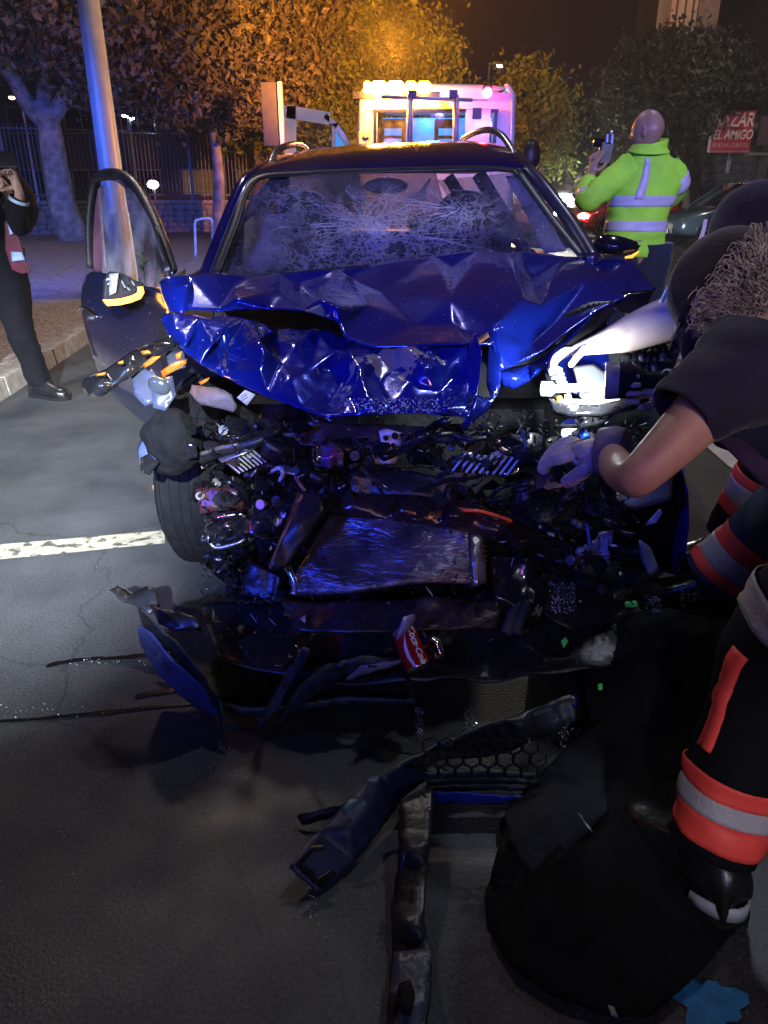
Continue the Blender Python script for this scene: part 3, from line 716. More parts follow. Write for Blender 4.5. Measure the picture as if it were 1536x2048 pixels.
# ------------------------------------------------------------------ wheels and street cars
def paint(name, col, rough=.28, metal=.35):
    return nmat(name, col, rough, metal=metal, var=.06, scale=2, coat=.9)
def wheel(parent, c, r, wd, axis, face, spokes=5, tyre='rubber'):
    ax = Vector(axis).normalized(); c = Vector(c)
    t_ = MB().lathe(c, ax, [(-wd / 2, r * .62), (-wd / 2, r * .93), (-wd * .36, r), (wd * .36, r), (wd / 2, r * .93), (wd / 2, r * .62)], 32).build('wheel', M[tyre], parent, smooth=False)
    rm = MB(); s = face
    rm.lathe(c, ax * s, [(wd * .30, r * .1), (wd * .46, r * .12), (wd * .46, 0.001)], 16)
    rm.lathe(c, ax * s, [(-wd * .4, r * .60), (wd * .46, r * .66), (wd * .5, r * .64), (wd * .40, r * .60)], 32)
    u = ax.orthogonal().normalized(); v = ax.cross(u)
    for k in range(spokes):
        for dd in (-.14, .14):
            a = 2 * math.pi * k / spokes; d0 = u * math.cos(a) + v * math.sin(a); d1 = u * math.cos(a + dd * 1.8) + v * math.sin(a + dd * 1.8)
            rm.tube([c + ax * s * wd * .40 + d0 * r * .1, c + ax * s * wd * .42 + d1 * r * .62], [r * .06, r * .05], 5)
    rm.build('rim', M['alu'], t_)
    MB().lathe(c, ax * s, [(-wd * .1, .001), (-wd * .1, r * .6), (-wd * .05, r * .6)], 20).build('brake_disc', M['mesh_dark'], t_)
    return t_
def street_car(label, loc, rz, mat, L=4.25, hgt=1.45, lights=None, group=None, name='parked_car'):
    """front along +x"""
    t_ = thing(name, label, 'car', (0, 0, 0), group); hw = .88
    # side profile rows: x, z at sill, shoulder, and hood/roof line
    prof = [(-.5, .42, .62, .66, .80), (-.49, .28, .70, .92, .86), (-.42, .22, .80, .98, .93), (-.25, .2, .84, .99, .97), (0, .2, .85, .97, 1.0), (.2, .2, .84, .95, 1.0), (.27, .2, .82, .94, .98), (.38, .22, .74, .84, .94), (.46, .24, .62, .72, .86), (.5, .36, .50, .56, .70)]
    V = []; 
    for (x, z0, z1, z2, wf) in prof:
        w_ = hw * wf; x *= L
        V += [(x, -w_ * .93, z0), (x, -w_, z0 + .12), (x, -w_, z1), (x, -w_ * .86, z2), (x, 0, z2 + .03), (x, w_ * .86, z2), (x, w_, z1), (x, w_, z0 + .12), (x, w_ * .93, z0)]
    n = 9; Fc = [(i * n + j, i * n + j + 1, (i + 1) * n + j + 1, (i + 1) * n + j) for i in range(len(prof) - 1) for j in range(n - 1)]
    Fc += [tuple(range(n))[::-1], tuple((len(prof) - 1) * n + j for j in range(n))]
    Fc += [(i * n + 8, i * n, (i + 1) * n, (i + 1) * n + 8) for i in range(len(prof) - 1)]
    MB().add(V, Fc).build('body', mat, t_, smooth=True, sub=2, origin=(0, 0, 0))
    gh = [(-.45, .93, .93), (-.34, hgt - .06, .75), (-.18, hgt, .74), (.0, hgt, .74), (.10, hgt - .05, .73), (.27, .93, .86)]
    V = []
    for x, z, wf in gh:
        V += [(x * L, -hw * .90, .92), (x * L, -hw * wf, z), (x * L, 0, z + .02), (x * L, hw * wf, z), (x * L, hw * .90, .92)]
    MB().add(V, [(i * 5 + j, i * 5 + j + 1, i * 5 + 6 + j, i * 5 + 5 + j) for i in range(5) for j in range(4)]).build('windows', M['glassdark'], t_, smooth=True, origin=(0, 0, 0))
    V2 = []
    for x, z, wf in gh[1:5]:
        V2 += [(x * L, -hw * wf * 1.01, z - .03), (x * L, -hw * wf * .97, z + .015), (x * L, 0, z + .04), (x * L, hw * wf * .97, z + .015), (x * L, hw * wf * 1.01, z - .03)]
    MB().add(V2, [(i * 5 + j, i * 5 + j + 1, i * 5 + 6 + j, i * 5 + 5 + j) for i in range(3) for j in range(4)]).build('roof', mat, t_, smooth=True, sub=1, solid=.03, origin=(0, 0, 0))
    for s in (-1, 1):
        MB().tube([(gh[5][0] * L, s * hw * .88, .92), (gh[4][0] * L, s * hw * .735, gh[4][1])], .035, 6).build('windscreen_pillar', mat, t_)
        MB().tube([(-.05 * L, s * hw * .90, .92), (-.06 * L, s * hw * .745, hgt - .01)], .03, 6).build('door_pillar', M['blackgloss'], t_)
        MB().tube([(gh[0][0] * L, s * hw * .89, .92), (gh[1][0] * L, s * hw * .75, gh[1][1])], .06, 6).build('rear_pillar', mat, t_)
        MB().ell((.2 * L, s * (hw + .10), .98), (.07, .10, .07)).build('door_mirror', mat, t_, smooth=True)
        for x in (.31, -.32):
            wheel(t_, (x * L, s * (hw - .08), .32), .32, .2, (0, 1, 0), s)
            MB().lathe((x * L, s * (hw - .03), .32), (0, s, 0), [(-.06, .345), (.035, .375), (.04, .345), (-.05, .335)], 28).build('wheel_arch', M['black'], t_)
        hl = MB().ell((.462 * L, s * .58, .62), (.13, .17, .075)).build('headlight', (lights or M['glass']), t_, smooth=True)
        MB().ell((-.49 * L, s * .62, .80), (.06, .15, .07)).build('tail_light', nmat('tail_lens', (.3, .01, .01), .2), t_, smooth=True)
    MB().box((.492 * L, 0, .42), (.05, .9, .22)).build('grille', M['black'], t_)
    MB().box((.502 * L, 0, .36), (.012, .5, .11)).build('number_plate', M['whiteplastic'], t_)
    t_.location = loc; t_.rotation_euler.z = rz
    return t_
# dark car parked at the right, its lit silvery front wing towards us
street_car('dark glossy hatchback parked before the shop shutters with white spoked wheels', (9.1, 20.0, 0), R(180 + 6), paint('black_car_paint', (.06, .08, .10), .2), hgt=1.47)
lamp('passing_headlight_glare', 'SPOT', (4.2, 14.5, .75), 1800, (.8, .92, 1), .1, (7.1, 19.4, .6), 18)
# oncoming traffic
c2_ = street_car('red car waiting beside the silver one left of the hi-vis man', (7.05, 24.0, 0), R(-150), paint('red_car_paint', (.5, .012, .015), .25), lights=M['headlamp_lit'], name='oncoming_car')
vn = street_car('tall silver vehicle with glaring white headlights coming up left of the red car', (5.2, 29.2, 0), R(-96), paint('silver_car_paint', (.5, .55, .62), .3), lights=M['headlamp_lit'], name='oncoming_van')
vn.scale = (1.6, 1.65, 1.7)
lamp('headlight_beam_light', 'SPOT', (5.9, 25.2, 1.1), 3000, (1, .97, .88), .1, (2.6, 9, .8), 50)
street_car('dark car behind the railing beside a lit lamp', (-9.5, 29.5, 0), R(10), paint('night_car_paint', (.05, .04, .06), .3), name='parked_car')
p = W(306, 369, 26.9); ll = thing('car_light', 'small white car light glowing low behind the railing', 'lamp', (p.x, p.y, 0))  # a car's light, set on an added pole
MB().ell(p, (.19, .1, .13)).build('bulb', M['lamp_white'], ll); MB().tube([(p.x, p.y + .05, 0), p + Vector((0, .05, 0))], .04, 6).build('pole', M['galv'], ll)

# ------------------------------------------------------------------ tow truck: white cab seen from behind over the wreck
YC = 9.5
def WT(px, py, Y=YC): return W(px, py, Y)
tt = thing('tow_truck', 'white tow truck with lit amber light bar and an open door behind the wreck', 'truck', (WT(870, 400).x, 10.5, 0))
wht = nmat('white_truck_paint', (.78, .78, .78), .35, var=.04, coat=.4)
L_, R_ = WT(712, 285).x, WT(1034, 290).x; zt = 2.36; zb_ = .95; tl, tr = WT(728, 180).x, WT(1024, 180).x
xm = (L_ + R_) / 2
# rear wall of the cab with its window openings: frame pieces
def cabpt(x, z):   # slight taper to the top
    k = (z - zb_) / (zt - zb_); return Vector((x + (xm - x) * .055 * k, YC + .03 * k, z))
zw0, zw1 = WT(850, 300).z - .06, WT(850, 222).z
wx0, wx1 = WT(750, 260).x, WT(990, 260).x; sx = WT(918, 250).x
cab = MB(); D_ = Vector((0, .12, 0))
def panel(xa, xb, za, zb2):
    cab.prism([cabpt(xa, za), cabpt(xb, za), cabpt(xb, zb2), cabpt(xa, zb2)], D_)
panel(L_ + .06, wx0, zb_, zw1); panel(wx1, R_ - .06, zb_, zw1); panel(L_ + .06, R_ - .06, zw1, zt - .08); panel(wx0, wx1, zb_, zw0)
pb = cab.build('cab_rear_wall', wht, tt)
bvm = pb.modifiers.new('b', 'BEVEL'); bvm.width = .008
# rounded corners and side walls
for s, xx in ((-1, L_), (1, R_)):
    e = [(xx - s * .06, 0), (xx - s * .02, .02), (xx, .08), (xx + s * .02, .5), (xx + s * .02, 1.9)]
    rows = [[cabpt(a, z) + Vector((0, b, 0)) for a, b in e] for z in (zb_, 1.5, 2.0, zt - .1)]
    rows.append([cabpt(a - s * .07, zt) + Vector((0, b + .03, 0)) for a, b in e])
    n = 5; MB().add([q for r_ in rows for q in r_], [(i * n + j, i * n + j + 1, (i + 1) * n + j + 1, (i + 1) * n + j) for i in range(4) for j in range(4)]).build('cab_side', wht, tt, smooth=True, solid=.03)
grid('cab_roof', [[(L_ + .09, YC, zt - .09), (xm, YC, zt - .06), (R_ - .09, YC, zt - .09)], [(L_ + .12, YC + .04, zt), (xm, YC + .03, zt + .03), (R_ - .12, YC + .04, zt)],
                  [(L_ + .1, YC + 1, zt + .02), (xm, YC + 1, zt + .09), (R_ - .1, YC + 1, zt + .02)], [(L_ + .2, YC + 2, zt - .2), (xm, YC + 2.1, zt - .12), (R_ - .2, YC + 2, zt - .2)]], wht, tt, thick=.03, conv=False)
MB().box(((wx0 + wx1) / 2, YC + .06, (zw0 + zw1) / 2), (wx1 - wx0, .012, zw1 - zw0)).build('rear_window', M['glass'], tt)
sl = MB()
for z_ in (zw0, zw1): sl.box(((wx0 + wx1) / 2, YC - .012, z_), (wx1 - wx0 + .05, .03, .035))
for x_ in (wx0, wx1): sl.box((x_, YC - .012, (zw0 + zw1) / 2), (.035, .03, zw1 - zw0 - .03))
sl.build('window_seal', M['black'], tt)
MB().box((WT(955, 250).x, YC - .02, (zw0 + zw1) / 2 + .0), (WT(970, 250).x - WT(922, 250).x, .05, zw1 - zw0 + .02)).build('window_panel', wht, tt)
MB().box((WT(952, 245).x, YC - .055, WT(952, 228).z), (.1, .03, .11)).build('vent', M['black'], tt)
# seats seen through the window, lit blue
for lab, a, b in (('seat', 760, 812), ('seat', 868, 916)):
    xa, xb = WT(a, 260, YC + .5).x, WT(b, 260, YC + .5).x; zc = WT(800, 275, YC + .5).z; hw_ = (xb - xa) / 2; xc_ = (xa + xb) / 2
    s_ = MB(); Y_ = YC + .45
    z0_, z1_ = 1.3, WT(800, 240, Y_).z
    s_.box((xc_, Y_, (z0_ + zc - .1) / 2), (hw_ * 2, .16, zc - .1 - z0_)); s_.box((xc_, Y_, z1_ - .04), (hw_ * 1.5, .16, .09))
    s_.box((xc_, Y_, zc + .0), (hw_ * 1.5, .12, .03))
    for q in (-1, 1): s_.box((xc_ + q * hw_ * .82, Y_, (z1_ + zc) / 2 - .06), (hw_ * .3, .16, z1_ - zc + .14))
    o = s_.build('seat', M['cloth_black'], tt); o.modifiers.new('b', 'BEVEL').width = .02
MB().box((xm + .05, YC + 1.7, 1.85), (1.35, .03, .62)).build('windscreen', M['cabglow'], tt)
MB().box((xm, YC + 1.85, 1.15), (2.0, .06, .75)).build('dashboard_wall', M['black'], tt)
lamp('cab_lamp', 'POINT', (xm, YC + 1.1, 2.15), 30, (.1, .5, 1.0), .1)
# emblem sticker at the lower left
MB().box((WT(731, 275).x, YC - .008, WT(731, 275).z), (.15, .012, .13)).build('sticker', nmat('sticker', (.75, .6, .5), .5), tt)
MB().tube([WT(726, 273, YC - .02), WT(731, 277, YC - .02), WT(737, 275, YC - .02)], .012, 5).build('sticker_mark', M['black'], tt)
# light bar
bar = MB().box((WT(800, 183, YC - .1).x + .12, YC + .12, WT(800, 187).z - .015), (WT(905, 183).x - WT(727, 183).x + .3, .24, .07)).build('light_bar_base', M['black'], tt)
zl = WT(800, 176).z
for a, b, m_ in ((728, 742, 'amber'), (744, 772, 'amberhot'), (776, 806, 'amberhot'), (811, 832, 'amber'), (836, 860, 'amber')):
    xa, xb = WT(a, 180).x, WT(b, 180).x
    o = MB().box(((xa + xb) / 2, YC - .01, zl), (xb - xa, .12, .12)).build('amber_lens', M[m_], tt); o.modifiers.new('b', 'BEVEL').width = .02
o = MB().box((WT(757, 200).x, YC - .05, WT(757, 203).z), (.05, .04, .16)).build('amber_lens', M['amber'], tt)
for i, (px, e) in enumerate(((745, 80), (800, 60), (850, 20))):
    lamp('amber_lamp_light', 'POINT', WT(px, 178, YC - .28), e, (1, .34, .04), .05)
lamp('amber_tree_fill', 'SPOT', WT(790, 150, YC + .5) + Vector((0, .4, .35)), 20000, (1, .31, .03), .12, (-.6, 22, 4.5), 62, 1.0)  # unseen lamp added to spread amber over trees and haze
lamp('amber_halo_fill', 'SPOT', WT(790, 150, YC + .5) + Vector((0, .3, .1)), 5200, (1, .30, .02), .12, WT(790, 150, YC + .5) + Vector((0, 3, 5)), 150, .8)  # unseen lamp added for the amber halo above the bar
for (px, py) in ((975, 185),):
    MB().ell(WT(px, py, YC - .05), (.055, .05, .055)).build('red_lamp', M['redlamp'], tt, smooth=True)
    MB().box(WT(px, 176, YC - .03), (.1, .06, .05)).build('lamp_bracket', M['black'], tt)
    lamp('red_lamp_light', 'POINT', WT(px, py, YC - .2), 3, (1, .03, .06), .05)
    lamp('red_lamp_glow', 'POINT', WT(px, 165, YC + .1), 3, (1, .03, .05), .05)
# crash frame behind the cab: two uprights, crossbar, clamps
fr_ = MB(); 
for a, b in ((820, 190), (912, 190)):
    fr_.tube([WT(a, b, YC - .55), WT(a - 1, 330, YC - .55)], .033, 8)
fr_.tube([WT(762, 193, YC - .5), WT(945, 200, YC - .5)], .018, 8)
fr_.build('headboard_frame', nmat('frame_paint', (.6, .58, .58), .4, metal=.3), tt, smooth=True)
for a in (824, 906): MB().box(WT(a, 188, YC - .55), (.09, .08, .07)).build('clamp', M['black'], tt)
MB().box(((tl + tr) / 2 + .3, YC + .0, WT(900, 191).z + .01), (.55, .06, .1)).build('roof_lamp_box', wht, tt)
# flat bed, chassis, wheels
MB().box((xm, 8.0, .88), (2.1, 2.9, .12)).build('flatbed', M['mesh_dark'], tt)
for s in (-1, 1): MB().box((xm + s * 1.0, 8.0, .98), (.08, 2.9, .1)).build('side_rail', M['galv'], tt)
MB().box((xm, 9.6, .6), (.9, 5.6, .2)).build('chassis', M['mesh_dark'], tt)
for s in (-1, 1):
    for y_ in (7.6, 11.9): wheel(tt, (xm + s * .88, y_, .36), .36, .24, (1, 0, 0), s)
MB().box((xm, 12.0, 1.0), (2.0, 1.5, .75)).build('bonnet', wht, tt)
# open left door with its window and quarter light
YD = 10.9
dr = MB()
def DT(px, py, Y=YD): return W(px, py, Y)
dpts = [(577, 215), (577, 330)]
outer = [(573, 330), (573, 218), (582, 212), (655, 226), (674, 243), (706, 300), (706, 330)]
inner_ = [(587, 330), (586, 236), (650, 240), (664, 252), (666, 330)]
poly = [DT(*q) for q in outer]; hole = [DT(*q) for q in inner_]
V = poly + hole
fr2 = MB()
def strip(pts, wd, d=.07):
    for (a, b) in zip(pts, pts[1:]):
        A, B = DT(*a), DT(*b); t_ = (B - A).normalized(); n_ = Vector((t_.z, 0, -t_.x)) * wd / 2
        fr2.prism([A - n_ - t_ * wd * .3, B - n_ + t_ * wd * .3, B + n_ + t_ * wd * .3, A + n_ - t_ * wd * .3], (0, d, 0)); 
strip([(580, 330), (580, 220)], .15); strip([(580, 224), (652, 236)], .15, .072); strip([(652, 233), (672, 250), (704, 300), (712, 330)], .06, .068); strip([(668, 250), (668, 330)], .055, .066)
dd = fr2.build('cab_door', wht, tt)
MB().box((DT(640, 340).x, YD + .03, DT(640, 360).z), (DT(712, 340).x - DT(574, 340).x, .08, .6)).build('door_skin', wht, dd)
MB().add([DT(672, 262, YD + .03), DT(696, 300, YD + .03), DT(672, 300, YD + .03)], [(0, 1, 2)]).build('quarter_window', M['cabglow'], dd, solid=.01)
MB().box((DT(624, 280).x, YD + .03, DT(624, 285).z), (DT(666, 280).x - DT(586, 280).x, .01, .62)).build('door_window', M['glass'], dd)
# right mirror
MB().ell(WT(1062, 312, YC + 1.0), (.12, .08, .2)).build('door_mirror', M['black'], tt, smooth=True)
# ------------------------------------------------------------------ the wreck
def car_paint(name, scrape=None, col=(.006, .020, .29)):
    m = nmat(name, col, .18, metal=.5, var=.15, scale=3, coat=1.0, bump=.03, bscale=14)
    n = m.node_tree.nodes; l = m.node_tree.links; b = n['Principled BSDF']
    tc = n.new('ShaderNodeTexCoord')
    if scrape:
        c, rad = scrape
        d = n.new('ShaderNodeVectorMath'); d.operation = 'DISTANCE'; d.inputs[1].default_value = c; l.new(tc.outputs['Object'], d.inputs[0])
        a = n.new('ShaderNodeTexNoise'); a.inputs['Scale'].default_value = 6.5; a.inputs['Detail'].default_value = 5; a.inputs['Distortion'].default_value = .8; l.new(tc.outputs['Object'], a.inputs['Vector'])
        mr = n.new('ShaderNodeMapRange'); mr.inputs['From Min'].default_value = rad * .3; mr.inputs['From Max'].default_value = rad; mr.inputs['To Min'].default_value = .50; mr.inputs['To Max'].default_value = .85
        l.new(d.outputs['Value'], mr.inputs['Value'])
        gt = n.new('ShaderNodeMath'); gt.operation = 'GREATER_THAN'; l.new(a.outputs['Fac'], gt.inputs[0]); l.new(mr.outputs[0], gt.inputs[1])
        mx = n.new('ShaderNodeMixRGB'); src = b.inputs['Base Color'].links[0].from_socket
        l.new(gt.outputs[0], mx.inputs[0]); l.new(src, mx.inputs[1]); mx.inputs[2].default_value = (.42, .40, .38, 1); l.new(mx.outputs[0], b.inputs['Base Color'])
        iv = n.new('ShaderNodeMath'); iv.operation = 'SUBTRACT'; iv.inputs[0].default_value = 1; l.new(gt.outputs[0], iv.inputs[1]); l.new(iv.outputs[0], b.inputs['Coat Weight'])
    # rain drops and glass dust, their sparkle put in as pale dots
    v = n.new('ShaderNodeTexVoronoi'); v.inputs['Scale'].default_value = 34; l.new(tc.outputs['Object'], v.inputs['Vector'])
    lt = n.new('ShaderNodeMath'); lt.operation = 'LESS_THAN'; lt.inputs[1].default_value = .07; l.new(v.outputs['Distance'], lt.inputs[0])
    m3 = n.new('ShaderNodeMixRGB'); s2 = b.inputs['Base Color'].links[0].from_socket; l.new(lt.outputs[0], m3.inputs[0]); l.new(s2, m3.inputs[1]); m3.inputs[2].default_value = (.6, .62, .7, 1); l.new(m3.outputs[0], b.inputs['Base Color'])
    return m
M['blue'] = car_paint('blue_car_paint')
M['bluescrape'] = car_paint('scraped_blue_car_paint', ((.20, -.06, .02), .30))
wk = thing('crashed_car', 'blue hatchback with its whole front crushed open and windscreen shattered', 'car', (.05, 4.2, 0))
DRK = M['black']; BL = M['blue']
def plate(name, pts, mat, Y=None, thick=.004, amp=.004, inner=(), cuts=3, parent=None, **k):
    P = [(p[0], p[1], p[2] if len(p) > 2 else Y) for p in pts]
    return sheet(name, P, inner, mat, parent or wk, thick, cuts=cuts, smooth=1, amp=amp, **k)

# roof
roofm = car_paint('dim_roof_paint', col=(.014, .014, .12))  # copy of the body paint with dimmer, purplish light put into it
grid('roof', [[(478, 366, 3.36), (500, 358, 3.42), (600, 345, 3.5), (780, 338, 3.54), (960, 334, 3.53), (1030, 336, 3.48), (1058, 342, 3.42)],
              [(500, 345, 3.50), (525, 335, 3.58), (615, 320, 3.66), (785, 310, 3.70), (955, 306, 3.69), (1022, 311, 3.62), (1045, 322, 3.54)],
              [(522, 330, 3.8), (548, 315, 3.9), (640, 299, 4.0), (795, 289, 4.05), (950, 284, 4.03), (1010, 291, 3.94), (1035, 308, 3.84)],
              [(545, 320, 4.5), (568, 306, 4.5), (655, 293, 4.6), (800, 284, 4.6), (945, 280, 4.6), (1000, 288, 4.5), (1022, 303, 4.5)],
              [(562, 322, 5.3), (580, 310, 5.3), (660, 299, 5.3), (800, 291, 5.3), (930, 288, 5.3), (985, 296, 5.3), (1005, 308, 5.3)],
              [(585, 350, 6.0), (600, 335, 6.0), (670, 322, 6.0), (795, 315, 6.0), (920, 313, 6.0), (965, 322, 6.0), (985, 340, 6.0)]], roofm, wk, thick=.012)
# roof rails: arches standing at both sides
for pts in ([(540, 332, 3.75), (552, 304, 3.9), (575, 291, 4.1), (600, 290, 4.5), (614, 300, 5.2)], [(928, 277, 4.9), (948, 266, 4.5), (975, 260, 4.2), (1000, 268, 4.0), (1020, 292, 3.85), (1030, 312, 3.75)]):
    pipe('roof_rail', pts, .016, nmat('rail_metal', (.35, .35, .36), .25, metal=.9), wk)
# windscreen
ws_rows = [[(500, 366, 3.40), (610, 352, 3.48), (780, 345, 3.52), (950, 341, 3.51), (1045, 346, 3.42)],
           [(462, 455, 3.16), (600, 445, 3.27), (785, 440, 3.31), (980, 432, 3.30), (1110, 430, 3.20)],
           [(424, 556, 2.92), (600, 556, 3.06), (790, 548, 3.10), (1010, 535, 3.08), (1165, 520, 2.97)]]
wo = W(790, 450, 3.25)
def shattered():
    m = glassmat('shattered_windscreen', dirt=.14, tintc=(.66, .63, .60), refl=.25, rough=.06)
    nt = m.node_tree; n = nt.nodes; l = nt.links; out = n['Material Output']; base = out.inputs[0].links[0].from_socket
    tc = n.new('ShaderNodeTexCoord')
    def math_(op, a, b):
        q = n.new('ShaderNodeMath'); q.operation = op
        for i, x in enumerate((a, b)):
            if x is None: continue
            if isinstance(x, (int, float)): q.inputs[i].default_value = x
            else: l.new(x, q.inputs[i])
        return q.outputs[0]
    nz = n.new('ShaderNodeTexNoise'); nz.inputs['Scale'].default_value = 11; nz.inputs['Detail'].default_value = 3; l.new(tc.outputs['Object'], nz.inputs['Vector'])
    mv = n.new('ShaderNodeMixRGB'); mv.inputs[0].default_value = .09; l.new(tc.outputs['Object'], mv.inputs[1]); l.new(nz.outputs['Color'], mv.inputs[2])
    tot = None
    for sc, th in ((13, .045), (34, .07), (80, .11)):
        v = n.new('ShaderNodeTexVoronoi'); v.feature = 'DISTANCE_TO_EDGE'; v.inputs['Scale'].default_value = sc; l.new(mv.outputs[0], v.inputs['Vector'])
        q = math_('LESS_THAN', v.outputs['Distance'], th); 
        nn = n.new('ShaderNodeTexNoise'); nn.inputs['Scale'].default_value = sc * .35; l.new(tc.outputs['Object'], nn.inputs['Vector'])
        q = math_('MULTIPLY', q, math_('GREATER_THAN', nn.outputs['Fac'], .50))
        tot = q if tot is None else math_('MAXIMUM', tot, q)
    msk = None
    for (px, py, Y, r0, s_) in ((748, 455, 3.26, .12, 1.6), (748, 462, 3.26, .30, 1.0), (930, 438, 3.3, .20, .75), (860, 480, 3.25, .3, .7), (590, 400, 3.36, .22, .55), (640, 500, 3.15, .26, .75)):
        d = n.new('ShaderNodeVectorMath'); d.operation = 'DISTANCE'; d.inputs[1].default_value = tuple(W(px, py, Y) - wo); l.new(tc.outputs['Object'], d.inputs[0])
        mr = n.new('ShaderNodeMapRange'); mr.inputs['From Min'].default_value = 0; mr.inputs['From Max'].default_value = r0; mr.inputs['To Min'].default_value = s_; mr.inputs['To Max'].default_value = 0
        l.new(d.outputs['Value'], mr.inputs['Value']); msk = mr.outputs[0] if msk is None else math_('MAXIMUM', msk, mr.outputs[0])
    k1 = math_('MULTIPLY', tot, math_('MULTIPLY', msk, .85))
    # powder near the hits
    v = n.new('ShaderNodeTexVoronoi'); v.inputs['Scale'].default_value = 60; l.new(tc.outputs['Object'], v.inputs['Vector'])
    sp = math_('LESS_THAN', v.outputs['Distance'], .17)
    v2 = n.new('ShaderNodeTexVoronoi'); v2.inputs['Scale'].default_value = 23; l.new(tc.outputs['Object'], v2.inputs['Vector'])
    sp2 = math_('LESS_THAN', v2.outputs['Distance'], .065)
    k2 = math_('MAXIMUM', k1, math_('MULTIPLY', sp2, .8)); k2 = math_('MAXIMUM', k2, math_('MULTIPLY', sp, math_('MULTIPLY', msk, .6)))
    g1 = n.new('ShaderNodeTexNoise'); g1.inputs['Scale'].default_value = 170; g1.inputs['Detail'].default_value = 2; l.new(tc.outputs['Object'], g1.inputs['Vector'])
    g2 = n.new('ShaderNodeTexNoise'); g2.inputs['Scale'].default_value = 5; g2.inputs['Detail'].default_value = 4; l.new(tc.outputs['Object'], g2.inputs['Vector'])
    grain = math_('MULTIPLY', math_('GREATER_THAN', g1.outputs['Fac'], .56), math_('MULTIPLY', g2.outputs['Fac'], .30))
    k2 = math_('MAXIMUM', k2, grain)
    k2 = math_('MAXIMUM', k2, math_('MULTIPLY', math_('MULTIPLY', msk, msk), .24))
    df = n.new('ShaderNodeBsdfDiffuse'); df.inputs[0].default_value = (.74, .66, .58, 1)
    gl = n.new('ShaderNodeBsdfGlossy'); gl.inputs['Roughness'].default_value = .3
    mg = n.new('ShaderNodeMixShader'); mg.inputs[0].default_value = .25; l.new(df.outputs[0], mg.inputs[1]); l.new(gl.outputs[0], mg.inputs[2])
    mx = n.new('ShaderNodeMixShader'); l.new(k2, mx.inputs[0]); l.new(base, mx.inputs[1]); l.new(mg.outputs[0], mx.inputs[2]); l.new(mx.outputs[0], out.inputs[0])
    return m
WSM = shattered()
ws = grid('windscreen', ws_rows, WSM, wk, sub=3, origin=wo)
# long cracks running out from the blows, real ridges on the pane
def ws_pt(u, v):
    n_ = len(ws_rows[0]) - 1; rws = []
    for r_ in ws_rows:
        a = u * n_; i = min(int(a), n_ - 1); f = a - i; rws.append(W(*r_[i]).lerp(W(*r_[i + 1]), f))
    a = v * 2; i = min(int(a), 1); return rws[i].lerp(rws[i + 1], a - i)
cr = MB(); rs = random.Random(5)
for (cu, cv, n_, Lr) in ((.42, .55, 60, .30), (.68, .42, 30, .2), (.55, .66, 36, .22), (.25, .62, 12, .12), (.2, .2, 8, .1)):
    for k in range(n_):
        a = rs.uniform(0, 6.28); L = rs.uniform(.2, 1) * Lr; p = []
        st = rs.uniform(0, .4)
        for j in range(7):
            q = st + (1 - st) * j / 6; a += rs.uniform(-.11, .11)
            u, v = cu + math.cos(a) * L * q, cv + math.sin(a) * L * q * 1.7
            if 0.02 < u < .98 and .03 < v < .97: p.append(ws_pt(u, v) + Vector((0, -.004, .003)))
        if len(p) > 2: cr.tube(p, [.0005] + [.0008] * (len(p) - 2) + [.0003], 3)
    for rr in (.18, .36, .6):     # rings
        a0 = rs.uniform(0, 6)
        for seg in range(3):
            p = []
            for j in range(6):
                a = a0 + seg * 1.25 + j * .17; q = Lr * rr * (1 + rs.uniform(-.1, .1)); u, v = cu + math.cos(a) * q, cv + math.sin(a) * q * 1.7
                if 0.02 < u < .98 and .03 < v < .97: p.append(ws_pt(u, v) + Vector((0, -.004, .003)))
            if len(p) > 2: cr.tube(p, .0006, 3)
crm = nmat('glass_crack', (.70, .66, .62), .35, var=.1)
o = cr.build('cracks', crm, ws); o['kind'] = 'stuff'
# wiper
pipe('wiper', [(560, 548, 2.98), (700, 535, 3.04), (860, 524, 3.06)], .006, DRK, wk)
# black band round the screen, pillars
def band(name, pts, wd, mat, flat=.35, **k):
    return MB().tube(catmull([W(*p) for p in pts], 6), wd, 8, flat=flat).build(name, mat, wk, smooth=True, **k)
band('windscreen_seal', [(428, 552, 2.91), (466, 455, 3.14), (506, 362, 3.40), (610, 347, 3.48), (780, 340, 3.53), (950, 336, 3.52), (1043, 342, 3.42)], .022, DRK)
band('windscreen_seal', [(1036, 342, 3.42), (1100, 430, 3.18), (1168, 516, 2.95)], .024, DRK)
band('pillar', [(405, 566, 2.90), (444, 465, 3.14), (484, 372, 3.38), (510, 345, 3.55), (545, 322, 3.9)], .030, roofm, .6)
band('pillar', [(1188, 520, 2.93), (1138, 440, 3.18), (1078, 362, 3.40), (1045, 328, 3.58), (1030, 306, 3.95)], .034, nmat('dark_pillar', (.03, .03, .045), .3, coat=.6), .6)
